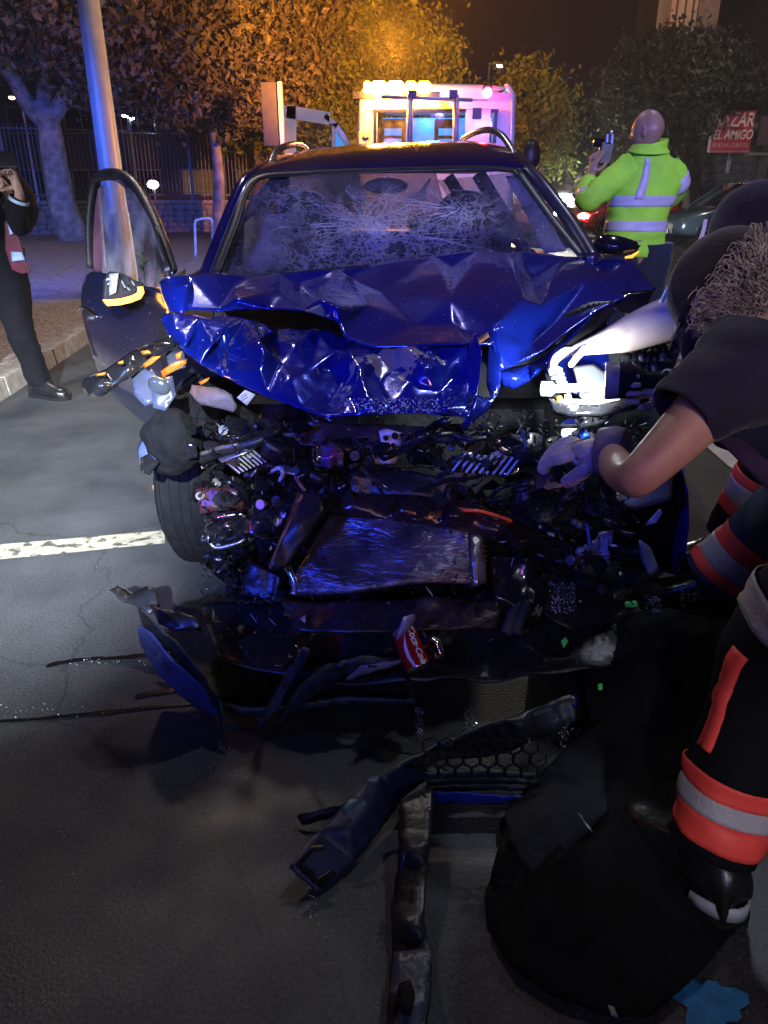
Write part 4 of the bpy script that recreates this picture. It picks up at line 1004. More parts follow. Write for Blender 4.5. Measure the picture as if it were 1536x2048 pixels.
# pale inner pillar trim and curtain airbag seen through the glass
airb = nmat('airbag_cloth', (.48, .48, .55), .85, var=.12, bump=.5, bscale=9)
trim = nmat('pillar_trim', (.42, .40, .46), .8, var=.1)
sheet('pillar_trim', [(1012, 352, 3.6), (1040, 356, 3.52), (1085, 420, 3.3), (1132, 500, 3.06), (1090, 506, 3.15), (1050, 420, 3.42)], [], trim, wk, .01, cuts=3)
sheet('airbag', [(490, 452, 3.35), (520, 425, 3.42), (575, 428, 3.45), (588, 470, 3.4), (586, 525, 3.3), (545, 545, 3.22), (500, 548, 3.15), (484, 530, 3.12)], [(535, 480, 3.28), (545, 515, 3.2)], airb, wk, .02, cuts=3, amp=.012)
sheet('torn_visor', [(684, 362, 3.62), (705, 375, 3.6), (728, 372, 3.62), (732, 402, 3.58), (700, 398, 3.6)], [], nmat('beige_lining', (.45, .33, .26), .9), wk, .008, cuts=2)
sheet('torn_visor', [(862, 358, 3.62), (850, 380, 3.58), (852, 402, 3.6), (808, 402, 3.62), (818, 390, 3.6), (840, 382, 3.6)], [], nmat('beige_lining2', (.45, .33, .26), .9), wk, .008, cuts=2)
MB().ell(W(772, 372, 3.66), (.1, .03, .035)).build('interior_mirror', DRK, wk, smooth=True)
inn = nmat('interior_dark', (.03, .024, .022), .9, var=.3)
MB().box((-.42, 3.95, .82) , (.50, .22, .62), Matrix.Rotation(-.2, 3, 'X')).build('seat', inn, wk)
MB().box((.38, 3.95, .82) , (.50, .22, .62), Matrix.Rotation(-.2, 3, 'X')).build('seat', inn, wk)
for px in (600, 930): MB().ell(W(px, 415, 4.02), (.13, .06, .08)).build('headrest', inn, wk, smooth=True)
grid('dashboard', [[(440, 545, 3.1), (600, 545, 3.2), (800, 540, 3.25), (1000, 530, 3.2), (1150, 515, 3.1)], [(480, 520, 3.45), (600, 515, 3.5), (800, 510, 3.55), (960, 505, 3.5), (1080, 500, 3.45)], [(480, 640, 3.5), (600, 640, 3.55), (800, 640, 3.6), (960, 640, 3.55), (1080, 640, 3.5)]], inn, wk, thick=.01)
MB().lathe(W(925, 500, 3.55), (0, -.9, .4), [(0, .17), (.02, .185), (.04, .17), (.02, .155), (0, .17)], 28).build('steering_wheel', DRK, wk, smooth=True)
grid('headlining', [[(500, 352, 3.55), (780, 340, 3.66), (1040, 346, 3.55)], [(560, 345, 4.5), (790, 335, 4.6), (1000, 340, 4.5)], [(590, 352, 5.7), (790, 345, 5.7), (960, 350, 5.7)]], inn, wk, thick=.004)
# body sides and rear
def axx(Y): return .12 - .09 * (Y - 2.3)
for s in (-1, 1):
    rows = []
    ys = [3.05, 3.4, 4.2, 5.0, 5.8, 6.25] if s > 0 else [4.05, 4.4, 5.0, 5.8, 6.25]
    for z_, o_ in ((.28, .80), (.45, .87), (.75, .89), (.98, .84)): rows.append([(axx(y_) + s * o_ * (1 if y_ < 5.6 else .95), y_, z_) for y_ in ys])
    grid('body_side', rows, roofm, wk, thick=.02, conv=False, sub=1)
    gl_ = [[(axx(y_) + s * .83, y_, .98) for y_ in ys[:-1]], [(axx(y_) + (.58 if s > 0 else -.50), y_ + (.45 if y_ < 3.1 else .1), 1.33) for y_ in ys[:-1]]]
    grid('side_window', gl_, M['glass'], wk, conv=False, sub=0)
    for y_ in (4.3, 5.25): MB().tube([(axx(y_) + s * .835, y_, .96), (axx(y_) + (.57 if s > 0 else -.49), y_ + .1, 1.34)], .04, 6).build('door_pillar', DRK, wk)
    wheel(wk, (axx(5.35) + s * .80, 5.35, .33), .33, .21, (1, 0, 0), s)
grid('tailgate', [[(axx(6.2) + a * .8, 6.28, .3) for a in (-1, 0, 1)], [(axx(6.2) + a * .84, 6.38, .7) for a in (-1, 0, 1)], [(axx(6.2) + a * .8, 6.3, .98) for a in (-1, 0, 1)]], roofm, wk, thick=.02, conv=False)
grid('rear_window', [[(axx(6.2) + a * .76, 6.28, .98) for a in (-1, 0, 1)], [(axx(6.1) + a * .60, 6.0, 1.4) for a in (-1, 0, 1)]], M['glassdark'], wk, conv=False, sub=0)
MB().box((axx(4.6), 4.65, .24), (1.55, 3.2, .06)).build('floor_pan', DRK, wk)

# bulkhead, engine and inner wings: everything behind the torn front
MB().box((.08, 3.02, .58), (1.5, .05, .72)).build('bulkhead', M['mesh_dark'], wk)
for i, (c, s_) in enumerate((((.02, 2.62, .50), (.62, .42, .40)), ((.42, 2.6, .44), (.30, .36, .34)), ((-.40, 2.66, .42), (.26, .34, .30)))):
    o = MB().box(c, s_).build('engine_block', M['mesh_dark'], wk); o.modifiers.new('b', 'BEVEL').width = .03
plate('undertray', [(400, 1210, 1.95), (700, 1205, 1.85), (1000, 1195, 1.85), (1250, 1180, 1.95), (1260, 1330, 1.60), (1000, 1360, 1.58), (700, 1370, 1.58), (440, 1330, 1.62)], DRK, amp=.02, inner=[(600, 1290, 1.72), (860, 1280, 1.74), (1060, 1270, 1.72)], ridge=.6)

plate('inner_wing', [(318, 625, 2.75), (420, 640, 2.60), (470, 760, 2.45), (440, 900, 2.35), (400, 930, 2.3), (345, 820, 2.5), (322, 720, 2.65)], M['rubber'], amp=.01, ridge=.6)
plate('inner_wing', [(1080, 800, 2.62), (1240, 760, 2.7), (1345, 720, 2.75), (1362, 900, 2.62), (1300, 1100, 2.5), (1180, 1180, 2.35), (1080, 1120, 2.4), (1060, 940, 2.55)], M['rubber'], amp=.01, ridge=.6)
plate('front_panel', [(430, 860, 2.42), (760, 850, 2.42), (1090, 860, 2.42), (1120, 1060, 2.2), (1080, 1200, 2.0), (760, 1215, 1.95), (470, 1200, 2.0), (420, 1040, 2.25)], M['rubber'], amp=.02, ridge=.8)
# --- bonnet: rear half, folded
sheet('bonnet', [(376, 550, 2.72), (440, 546, 2.8), (500, 556, 2.82), (560, 548, 2.85), (612, 541, 2.88), (680, 540, 2.9), (760, 528, 2.95), (868, 512, 3.0), (958, 499, 3.02), (1010, 506, 2.97), (1043, 503, 3.0), (1130, 513, 2.98), (1200, 519, 2.92), (1262, 520, 2.85), (1312, 578, 2.60), (1290, 598, 2.56), (1240, 601, 2.48), (1195, 622, 2.42), (1130, 668, 2.30), (1085, 704, 2.20), (1020, 735, 2.12), (1000, 742, 2.1), (985, 690, 2.10), (935, 688, 2.08), (840, 692, 2.10), (742, 696, 2.14), (690, 676, 2.2), (678, 645, 2.25), (610, 622, 2.42), (540, 618, 2.5), (440, 622, 2.52), (374, 620, 2.52)],
      [(668, 566, 2.66), (674, 615, 2.26), (642, 602, 2.30), (650, 556, 2.86), (700, 556, 2.86), (600, 572, 2.80), (560, 588, 2.60), (735, 612, 2.46), (765, 586, 2.66), (905, 536, 2.90), (900, 600, 2.44), (905, 648, 2.30), (1043, 536, 2.84), (1046, 600, 2.40), (1040, 628, 2.32), (935, 668, 2.20), (990, 652, 2.20), (1085, 612, 2.42), (1175, 562, 2.66), (1250, 552, 2.68), (1262, 585, 2.56), (1062, 560, 2.78), (830, 652, 2.30), (470, 572, 2.74), (472, 600, 2.50), (1110, 645, 2.40), (1060, 690, 2.26), (520, 590, 2.58), (1030, 520, 2.80)],
      BL, wk, .0035, cuts=6, smooth=3, amp=.0018, ridge=.6, nscale=6, seed=1)
# the cup-shaped left corner of the bonnet
rim = [W(314, 566, 2.70), W(336, 573, 2.60), W(366, 572, 2.56), (W(388, 562, 2.62)), W(384, 549, 2.74), W(350, 550, 2.86), W(322, 556, 2.82)]
low = [W(332, 622, 2.58), W(348, 626, 2.52), W(366, 626, 2.50), W(382, 622, 2.54), W(380, 612, 2.66), W(352, 610, 2.74), W(336, 614, 2.68)]
mid = [a.lerp(b, .5) + Vector((0, -.012, 0)) for a, b in zip(rim, low)]
n = 7; MB().add(rim + mid + low, [(i * n + j, i * n + (j + 1) % n, (i + 1) * n + (j + 1) % n, (i + 1) * n + j) for i in range(2) for j in range(n)]).build('folded_bonnet_corner', BL, wk, smooth=True, sub=2, solid=.004)
# --- bonnet: the front half, bent down and scraped
sheet('bonnet_front', [(322, 640, 2.30), (330, 630, 2.32), (352, 627, 2.33), (392, 634, 2.34), (420, 640, 2.30), (445, 632, 2.36), (500, 640, 2.40), (545, 656, 2.38), (590, 662, 2.36), (650, 661, 2.34), (690, 676, 2.28), (742, 690, 2.18), (840, 684, 2.16), (938, 682, 2.14), (944, 760, 2.02), (938, 833, 1.88), (870, 830, 1.86), (790, 828, 1.85), (720, 830, 1.85), (652, 833, 1.86), (600, 818, 1.90), (545, 798, 1.94), (490, 775, 2.0), (436, 748, 2.06), (400, 728, 2.10), (366, 700, 2.16), (338, 670, 2.24)],
      [(352, 664, 2.20), (372, 690, 2.13), (440, 735, 2.04), (400, 640, 2.28), (428, 690, 2.24), (375, 692, 2.20), (425, 688, 2.12), (520, 688, 2.10), (516, 740, 2.02), (455, 700, 2.22), (450, 655, 2.24), (530, 680, 2.30), (540, 664, 2.22), (450, 745, 2.06), (590, 690, 2.18), (580, 760, 2.0), (620, 740, 2.08), (560, 730, 2.10), (660, 740, 2.14), (676, 700, 2.20), (700, 712, 2.10), (690, 760, 2.10), (720, 740, 2.0), (760, 715, 2.12), (820, 702, 2.06), (790, 735, 2.10), (850, 742, 1.98), (890, 735, 2.04), (925, 700, 2.10), (700, 790, 1.95), (740, 800, 1.86), (760, 768, 2.02), (820, 765, 1.98), (830, 800, 1.92), (880, 785, 1.98), (920, 780, 1.98), (915, 740, 2.08), (890, 815, 1.84), (780, 812, 1.90), (660, 805, 1.98), (640, 780, 2.02)],
      M['bluescrape'], wk, .0035, cuts=6, smooth=1, amp=.003, ridge=1.4, nscale=8, seed=2, rag=1.5)
# torn strip, channel and flaps at its right end
plate('torn_flap', [(936, 684, 2.10), (952, 664, 2.08), (962, 700, 2.02), (958, 760, 1.96), (952, 800, 1.92), (938, 780, 1.96), (934, 730, 2.02)], BL, amp=.005)
plate('torn_flap', [(978, 668, 2.14), (998, 650, 2.16), (1002, 720, 2.08), (1000, 775, 2.02), (984, 800, 1.98), (972, 770, 2.02)], BL, amp=.005)
plate('torn_flap', [(948, 790, 1.93), (985, 798, 1.96), (1000, 780, 2.0), (975, 820, 1.94), (930, 862, 1.9), (918, 858, 1.9), (940, 822, 1.9)], BL, amp=.006)
plate('torn_channel', [(950, 680, 2.2), (980, 672, 2.2), (982, 795, 2.08), (952, 795, 2.06)], M['rubber'], amp=.006)
plate('orange_edge', [(938, 690, 2.08), (975, 664, 2.1), (978, 674, 2.1), (948, 694, 2.07)], M['rust'], amp=.002)
# --- right front wing folded up, lit by the torch
plate('wing', [(1192, 612, 2.44), (1180, 640, 2.38), (1128, 690, 2.28), (1096, 730, 2.20), (1060, 762, 2.14), (1030, 778, 2.10), (1004, 772, 2.10), (996, 748, 2.10), (1010, 738, 2.16), (1060, 728, 2.22), (1086, 708, 2.26), (1132, 670, 2.34)], BL, inner=[(1070, 745, 2.12), (1110, 700, 2.24), (1150, 655, 2.36), (1030, 755, 2.08)], amp=.006, cuts=4)
plate('wing_inner_panel', [(1120, 712, 2.40), (1160, 702, 2.42), (1205, 700, 2.42), (1240, 720, 2.4), (1250, 780, 2.32), (1215, 800, 2.28), (1150, 790, 2.30), (1115, 760, 2.34)], BL, amp=.004)
plate('wing_corner', [(1225, 588, 2.55), (1262, 584, 2.53), (1308, 580, 2.55), (1296, 606, 2.5), (1262, 628, 2.46), (1225, 618, 2.46)], M['blackgloss'], amp=.006)
plate('wing_corner', [(1128, 628, 2.42), (1180, 604, 2.46), (1222, 602, 2.47), (1240, 614, 2.48), (1200, 652, 2.42), (1140, 690, 2.38), (1110, 690, 2.36)], DRK, amp=.008)
plate('wing_side', [(1362, 930, 2.35), (1376, 985, 2.30), (1378, 1050, 2.28), (1370, 1110, 2.27), (1352, 1160, 2.28), (1344, 1120, 2.34), (1352, 1040, 2.36), (1350, 960, 2.4)], BL, amp=.002, inner=[(1366, 1040, 2.30)])
plate('wheel_arch_liner', [(1290, 900, 2.5), (1362, 925, 2.45), (1356, 1040, 2.42), (1345, 1150, 2.40), (1290, 1190, 2.35), (1240, 1160, 2.3), (1250, 1000, 2.4)], M['rubber'], amp=.012)
# front wheels
wheel(wk, (-.595, 2.50, .335), .335, .19, (.985, -.17, 0), -1)
wheel(wk, (.90, 2.58, .335), .335, .21, (.97, -.25, 0), 1)
for i in range(-2, 3):    # tread grooves on the left tyre
    MB().lathe((-.595 + i * .033, 2.50 - i * .006, .335), (.985, -.17, 0), [(-.004, .334), (-.004, .339), (.004, .339), (.004, .334)], 40).build('tread_rib', M['rubber'], wk)

# --- left front door, swung open
YH, YO = 2.92, 3.78
do = thing  # (kept as a part of the car)
dm = car_paint('unlit_door_paint', col=(.012, .014, .045))  # body paint darkened here for the missing blue light
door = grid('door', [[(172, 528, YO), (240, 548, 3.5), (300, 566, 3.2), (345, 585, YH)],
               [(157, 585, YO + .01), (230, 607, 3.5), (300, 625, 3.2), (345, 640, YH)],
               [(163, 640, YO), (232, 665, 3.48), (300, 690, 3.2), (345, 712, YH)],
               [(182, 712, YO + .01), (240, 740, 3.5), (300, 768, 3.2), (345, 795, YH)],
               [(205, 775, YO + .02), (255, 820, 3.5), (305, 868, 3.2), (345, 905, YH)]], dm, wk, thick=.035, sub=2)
dfr = MB()
dfr.tube(catmull([W(*p) for p in [(182, 535, YO), (180, 450, YO - .01), (188, 375, YO - .03), (200, 352, YO - .08), (240, 352, YO - .22), (275, 385, YO - .36), (312, 460, YO - .6), (340, 545, YH + .05)]], 6), .033, 8, flat=.62)
dfr.build('window_frame', DRK, door, smooth=True)
MB().tube(catmull([W(*p) for p in [(262, 372, YO - .33), (282, 398, YO - .42), (318, 470, YO - .66), (346, 548, YH + .01)]], 6), .006, 6).build('frame_trim', M['chrome'], door, smooth=True)
plate('inner_frame_post', [(186, 540, YO - .01), (184, 450, YO - .01), (192, 380, YO - .03), (206, 372, YO - .06), (205, 430, YO - .04), (214, 548, YO - .08)], nmat('door_inner', (.08, .03, .05), .5), amp=.001, parent=door)
plate('mirror_triangle', [(316, 495, 3.08), (318, 460, 3.15), (346, 552, 2.93), (340, 590, 2.93), (308, 575, 3.1)], DRK, amp=.001, parent=door)
gp = [(196, 380), (212, 360), (240, 360), (270, 388), (300, 440), (322, 500), (338, 552), (345, 580), (290, 572), (205, 545)]
def doorY(px): return YO + (YH - YO) * max(0, min(1, (px - 172) / 173))
plate('door_glass', [(a, b, doorY(a) - .01) for a, b in gp], glassmat('dusty_side_glass', dirt=.30, tintc=(.93, .94, .95), refl=.2), amp=0, thick=None, parent=door)
hn = MB(); hn.tube(catmull([W(*p) for p in [(160, 622, YO - .08), (168, 614, YO - .13), (182, 622, YO - .17), (198, 634, YO - .2)]], 5), .014, 8, flat=.6)
hn.build('door_handle', M['chrome'], door, smooth=True)
MB().ell(W(185, 636, YO - .13), (.03, .02, .016)).build('handle_recess', DRK, door, smooth=True)
# broken mirror with its lit indicator
mh = MB()
mh.add([W(*p) for p in [(206, 560, 3.2), (218, 541, 3.22), (246, 544, 3.2), (285, 570, 3.15), (290, 592, 3.12), (240, 606, 3.13), (206, 612, 3.16), (215, 555, 3.34), (250, 560, 3.32), (288, 590, 3.25), (206, 605, 3.3)]],
       [(0, 1, 2, 3, 4, 5, 6), (0, 7, 1), (1, 7, 8, 2), (2, 8, 9, 3), (3, 9, 4), (4, 9, 10, 6, 5), (6, 10, 7, 0), (7, 10, 9, 8)])
mo = mh.build('door_mirror', DRK, door); mo.modifiers.new('b', 'BEVEL').width = .008
for i in range(5): MB().tube([W(213 + i * 3, 560 + i * 8, 3.185), W(226 + i * 2, 554 + i * 9, 3.18)], .003, 5).build('mirror_rib', M['whiteplastic'], mo)
plate('mirror_bracket', [(219, 548, 3.17), (238, 546, 3.17), (232, 585, 3.15), (218, 592, 3.16)], M['greyplate'], amp=.003, parent=mo)
for i in range(9): MB().tube([W(238 + i * 5, 556 + (i % 4) * 6, 3.16), W(246 + i * 4.5, 580 - (i % 3) * 5, 3.14)], .004, 5).build('mirror_shard', M['greyplate'] if i % 2 else DRK, mo)
ip = [(205, 600), (215, 612), (240, 610), (262, 605), (280, 598), (287, 586), (284, 573), (276, 575), (274, 586), (262, 592), (240, 598), (215, 600)]
MB().prism([W(a, b, 3.10) for a, b in ip], (0, .012, 0)).build('indicator_lamp', M['indicator'], mo)
lamp('indicator_glow', 'POINT', W(245, 625, 2.98), 1.1, (1, .45, .05), .03)
lamp('indicator_glow_front', 'POINT', W(330, 712, 2.02), .9, (1, .42, .04), .02)
# right mirror
rm = MB()
rows = [[(1187, 478, 3.02), (1200, 468, 2.98), (1240, 470, 2.96), (1280, 486, 3.0)], [(1184, 492, 3.0), (1205, 488, 2.92), (1245, 492, 2.90), (1280, 498, 2.98)], [(1192, 508, 3.02), (1210, 512, 2.95), (1245, 515, 2.93), (1268, 514, 3.0)], [(1194, 506, 3.12), (1212, 508, 3.14), (1245, 512, 3.14), (1266, 512, 3.12)], [(1190, 476, 3.12), (1205, 468, 3.14), (1240, 470, 3.14), (1278, 486, 3.12)], [(1187, 478, 3.02), (1200, 468, 2.98), (1240, 470, 2.96), (1280, 486, 3.0)]]
rmo = grid('door_mirror', rows, M['blackgloss'], wk, thick=.004)
MB().tube([W(1250, 515, 2.95), W(1264, 513, 2.94), W(1277, 503, 2.97)], [.004, .007, .003], 6).build('indicator_lamp', emis('indicator_dim', (1, .5, .05), 1.6), rmo)
MB().tube([W(1200, 512, 3.02), W(1180, 522, 3.02)], .02, 8).build('mirror_arm', DRK, rmo)

# ------------------------------------------------------------------ torn-out front parts, one by one
def tubeP(name, pts, r, mat, n=8, flat=1.0, sm=5, parent=None):
    return MB().tube(catmull([W(*p) for p in pts], sm), r, n, flat=flat).build(name, mat, parent or wk, smooth=True)
def disc(name, px, py, Y, r, mat, ax=(0, -1, .15), t=.008, hole=0.0, parent=None):
    c = W(px, py, Y); return MB().lathe(c, ax, [(-t, hole), (-t, r), (t * .6, r), (t, r * .9), (t, hole)], 20).build(name, mat, parent or wk)
# left: long black bumper end poking out
beam = tubeP('bumper_end', [(168, 778, 2.10), (200, 764, 2.08), (250, 735, 2.12), (300, 705, 2.16), (345, 680, 2.2)], [.010, .022] + [.030] * 18 + [.03], DRK, flat=.6) if False else None
plate('bumper_end', [(166, 775, 2.12), (172, 760, 2.12), (215, 742, 2.12), (262, 708, 2.15), (308, 688, 2.2), (345, 672, 2.22), (352, 690, 2.2), (318, 712, 2.14), (280, 740, 2.08), (230, 772, 2.05), (205, 792, 2.03), (180, 792, 2.06)], M['blackgloss'], inner=[(200, 768, 2.02), (260, 732, 2.06), (310, 702, 2.12)], thick=.012, amp=.004)
am = nmat('orange_lens', (.40, .12, .015), .25, var=.5, scale=60, emit=(1, .38, .03), estr=.06)  # weak emission stands for indicator light caught by the shards
for i, q in enumerate([[(192, 748), (212, 744), (208, 750), (194, 752)], [(236, 724), (246, 721), (247, 727), (238, 728)], [(282, 703), (296, 700), (302, 706), (286, 709)], [(286, 728), (304, 714), (322, 712), (306, 726), (290, 736)], [(322, 742), (350, 724), (374, 718), (372, 728), (344, 744), (326, 756)], [(352, 708), (364, 702), (362, 716), (354, 718)], [(398, 764), (420, 754), (416, 762), (402, 770)]]):
    plate('orange_lens_shard', [(a, b, 2.02 + .01 * i) for a, b in q], am, amp=.001, cuts=1, thick=.006)
for i, q in enumerate([[(262, 745, 2.1), (300, 735, 2.1), (320, 760, 2.08), (325, 800, 2.06), (290, 812, 2.04), (268, 790, 2.06)], [(300, 765, 2.0), (345, 752, 2.02), (352, 790, 2.0), (330, 822, 1.98), (306, 815, 1.98)], [(330, 700, 2.2), (368, 702, 2.2), (372, 735, 2.16), (340, 745, 2.14)]]):
    plate('headlamp_shell', q, nmat('headlamp_shell_%d' % i, (.05, .06, .10), .2, coat=.6), amp=.012, ridge=.6)
MB().ell(W(318, 772, 2.0), (.032, .012, .024), Matrix.Rotation(.5, 3, 'Y')).build('headlamp_lens', nmat('lens_bowl', (.12, .14, .17), .12, metal=.6), wk, smooth=True)
plate('pale_canister', [(388, 772, 2.06), (420, 778, 2.02), (465, 792, 2.0), (476, 812, 1.99), (470, 824, 1.99), (430, 812, 2.0), (396, 802, 2.02), (382, 788, 2.04)], nmat('pale_canister', (.11, .09, .10), .6, var=.4, bump=.5), inner=[(430, 795, 1.99)], thick=.02, amp=.010, ridge=.8)
plate('paper_label', [(474, 795, 1.90), (490, 780, 1.90), (511, 789, 1.90), (494, 811, 1.90)], nmat('white_label', (.8, .8, .82), .6), amp=.002, cuts=1, thick=.002)
for k in range(3): MB().tube([W(481 + k * 1.5, 793 + k * 4, 1.896), W(493 + k * 1.5, 786 + k * 4, 1.896)], .0008, 4).build('label_print', M['black'], wk)
# round black housing above the left tyre, blue light on its left rim put into the colour
o = MB().ell(W(345, 885, 2.0), (.085, .07, .10), nu=18, nv=12).build('horn_housing', M['rubber'], wk, smooth=True)
o.modifiers.new('sub', 'SUBSURF').levels = 1
tx = bpy.data.textures.new('lump', 'CLOUDS'); tx.noise_scale = .05; dm_ = o.modifiers.new('d', 'DISPLACE'); dm_.texture = tx; dm_.strength = .03; dm_.texture_coords = 'LOCAL'
for i, q in enumerate([[(276, 900, 2.0), (290, 870, 2.02), (312, 840, 2.04), (322, 836, 2.04), (304, 880, 1.98), (296, 925, 1.96), (280, 930, 1.97)], [(283, 915, 1.96), (300, 905, 1.93), (318, 925, 1.92), (300, 950, 1.94), (284, 942, 1.96)], [(372, 880, 1.92), (392, 890, 1.92), (396, 915, 1.92), (376, 918, 1.92)]]):
    plate('housing_shard', q, M['blackgloss'] if i else nmat('blue_rim_plastic', (.07, .09, .16), .15, coat=.8), amp=.008, ridge=.5)
tubeP('strut', [(402, 918, 1.98), (450, 900, 1.94), (510, 885, 1.92), (545, 865, 1.95), (556, 852, 2.0)], .016, DRK)
tubeP('strut_trim', [(402, 908, 1.96), (440, 896, 1.93), (476, 890, 1.91)], .006, M['alu'])
def fins(name, a, b, c, Y, n_, mat, r=.006, dY=0):
    """a row of fins between edge a-b and its parallel shifted by c"""
    base = plate(name, [(a[0], a[1], Y + .012), (b[0], b[1], Y + .012 + dY), (b[0] + c[0], b[1] + c[1], Y + .01 + dY), (a[0] + c[0], a[1] + c[1], Y + .01)], DRK, amp=.002, cuts=1, thick=.008)
    for k in range(n_):
        t_ = (k + .5) / n_; x, y_ = a[0] + (b[0] - a[0]) * t_, a[1] + (b[1] - a[1]) * t_
        MB().tube([W(x, y_, Y + dY * t_), W(x + c[0], y_ + c[1], Y + dY * t_)], r, 5, flat=.6).build('fin', mat, base)
    return base
fins('finned_cooler', (446, 922), (506, 896), (30, 26), 1.93, 8, M['whiteplastic'], .0042)  # aluminium fins; their shine put in with a white material
plate('cooler_edge', [(436, 918, 1.92), (502, 896, 1.92), (506, 901, 1.91), (444, 926, 1.91)], M['alu'], amp=.002, cuts=1)
plate('bright_clip', [(545, 936, 1.92), (560, 930, 1.92), (610, 938, 1.92), (598, 952, 1.90), (566, 948, 1.9)], nmat('blue_clip', (.2, .3, .5), .2, metal=.6), amp=.004)
tubeP('hose', [(544, 944, 1.9), (558, 936, 1.88), (566, 946, 1.88), (560, 962, 1.9)], .006, M['whiteplastic'])
# silver slatted piece right of the middle
base = fins('slatted_intake', (898, 942), (1020, 950), (26, -34), 1.88, 9, M['whiteplastic'], .0060, .02)  # bright shine of the slats put in with the same white
plate('slatted_intake_rim', [(890, 940, 1.92), (905, 915, 1.93), (930, 902, 1.93), (946, 905, 1.93), (915, 935, 1.9), (905, 948, 1.89)], M['alu'], amp=.004)
plate('slatted_intake_rim', [(1000, 948, 1.90), (1040, 930, 1.93), (1048, 938, 1.92), (1030, 952, 1.9)], M['chrome'], amp=.005)
plate('crumpled_foil', [(980, 905, 1.95), (1004, 898, 1.95), (1030, 915, 1.94), (1022, 930, 1.92), (990, 930, 1.92)], nmat('pink_foil', (.5, .38, .42), .3, metal=.5), amp=.01, ridge=1)
# white bracket with holes
wb_ = plate('white_bracket', [(758, 862, 1.94), (775, 858, 1.94), (803, 866, 1.94), (802, 902, 1.93), (790, 925, 1.93), (768, 928, 1.92), (742, 926, 1.93), (730, 916, 1.93), (752, 908, 1.92), (764, 895, 1.92)], nmat('cream_bracket', (.62, .58, .52), .5), amp=.003, thick=.006)
for px, py, r in ((772, 876, .007), (790, 872, .009), (786, 890, .006), (744, 918, .006), (760, 912, .0045), (776, 912, .006), (788, 908, .004)):
    disc('bracket_hole', px, py, 1.925, r, M['rubber'], parent=wb_)
# plate with two bolts, red light put into its colour
rp = plate('mounting_plate', [(390, 978, 1.95), (410, 975, 1.95), (488, 976, 1.93), (492, 1016, 1.92), (440, 1020, 1.92), (402, 1028, 1.92)], nmat('red_lit_plate', (.10, .03, .03), .35, metal=.3), amp=.003, thick=.005)
disc('bolt', 400, 991, 1.93, .012, nmat('bolt_zinc', (.6, .55, .55), .3, metal=.7), parent=rp); disc('bolt', 467, 993, 1.92, .013, M['whiteplastic'], parent=rp)
disc('bolt_centre', 400, 991, 1.915, .005, M['mesh_dark'], parent=rp); disc('plate_hole', 434, 996, 1.925, .008, M['rubber'], parent=rp)
lamp('red_reflector_light', 'POINT', W(405, 1000, 1.80), .10, (1, .05, .03), .02)
# chromed crumple box at left
plate('crash_box', [(408, 1035, 1.90), (425, 1020, 1.92), (485, 1018, 1.9), (500, 1030, 1.88), (560, 1012, 1.9), (575, 1020, 1.88), (560, 1060, 1.86), (500, 1075, 1.84), (440, 1098, 1.84), (412, 1085, 1.86), (404, 1060, 1.88)], nmat('crash_box_metal', (.16, .16, .17), .22, metal=.9, bump=.3, bscale=20), inner=[(450, 1050, 1.82), (510, 1045, 1.84)], amp=.014, ridge=1, thick=.004)
tubeP('bright_edge', [(416, 1050, 1.86), (436, 1036, 1.85), (478, 1028, 1.86), (490, 1034, 1.86)], .006, M['chrome'])
tubeP('bent_bracket', [(415, 1072, 1.84), (430, 1095, 1.83), (470, 1088, 1.83), (490, 1078, 1.84)], .006, M['alu'])
# diagonal channel with its orange-lit edge put in as colour, in front of the radiator
plate('diagonal_strut', [(600, 985, 1.80), (636, 990, 1.80), (648, 1020, 1.76), (600, 1090, 1.70), (578, 1130, 1.68), (548, 1142, 1.66), (538, 1130, 1.66), (560, 1085, 1.70)], DRK, inner=[(598, 1050, 1.71)], thick=.02, amp=.004)
tubeP('orange_edge', [(604, 990, 1.78), (588, 1030, 1.74), (560, 1085, 1.69), (540, 1138, 1.65)], .004, M['rust'])  # orange light along the strut, put in as a coloured tube
tubeP('orange_edge', [(590, 952, 1.84), (600, 968, 1.82), (610, 982, 1.80)], .005, M['rust'])
# radiator: finned core between side tanks
def rad_mat():
    m = nmat('radiator_core', (.19, .185, .24), .33, metal=.8, var=.6, scale=9, bump=.4, bscale=18)
    n = m.node_tree.nodes; l = m.node_tree.links; b = n['Principled BSDF']
    tc = n.new('ShaderNodeTexCoord'); mp = n.new('ShaderNodeMapping'); mp.inputs['Scale'].default_value = (2.0, 1, 8); l.new(tc.outputs['Object'], mp.inputs[0])
    nz = n.new('ShaderNodeTexNoise'); nz.inputs['Scale'].default_value = 12; nz.inputs['Detail'].default_value = 6; nz.inputs['Distortion'].default_value = 1.2; l.new(mp.outputs[0], nz.inputs['Vector'])
    bp = n.new('ShaderNodeBump'); bp.inputs['Strength'].default_value = .7; bp.inputs['Distance'].default_value = .008; l.new(nz.outputs['Fac'], bp.inputs['Height']); l.new(bp.outputs[0], b.inputs['Normal']); return m
rad = sheet('radiator', [(662, 1030, 1.86), (760, 1036, 1.84), (860, 1052, 1.82), (936, 1070, 1.80), (940, 1120, 1.75), (944, 1168, 1.70), (860, 1166, 1.68), (800, 1172, 1.67), (700, 1188, 1.66), (594, 1190, 1.67), (580, 1160, 1.69), (610, 1120, 1.74)],
            [(700, 1100, 1.78), (800, 1110, 1.74), (870, 1110, 1.75), (740, 1150, 1.70)], rad_mat(), wk, .03, cuts=5, smooth=2, amp=.007, ridge=.7, nscale=12, seed=4)
plate('radiator_tank', [(938, 1072, 1.80), (958, 1076, 1.80), (962, 1120, 1.76), (966, 1168, 1.72), (945, 1174, 1.69), (940, 1120, 1.74)], M['alu'], thick=.03, amp=.002)
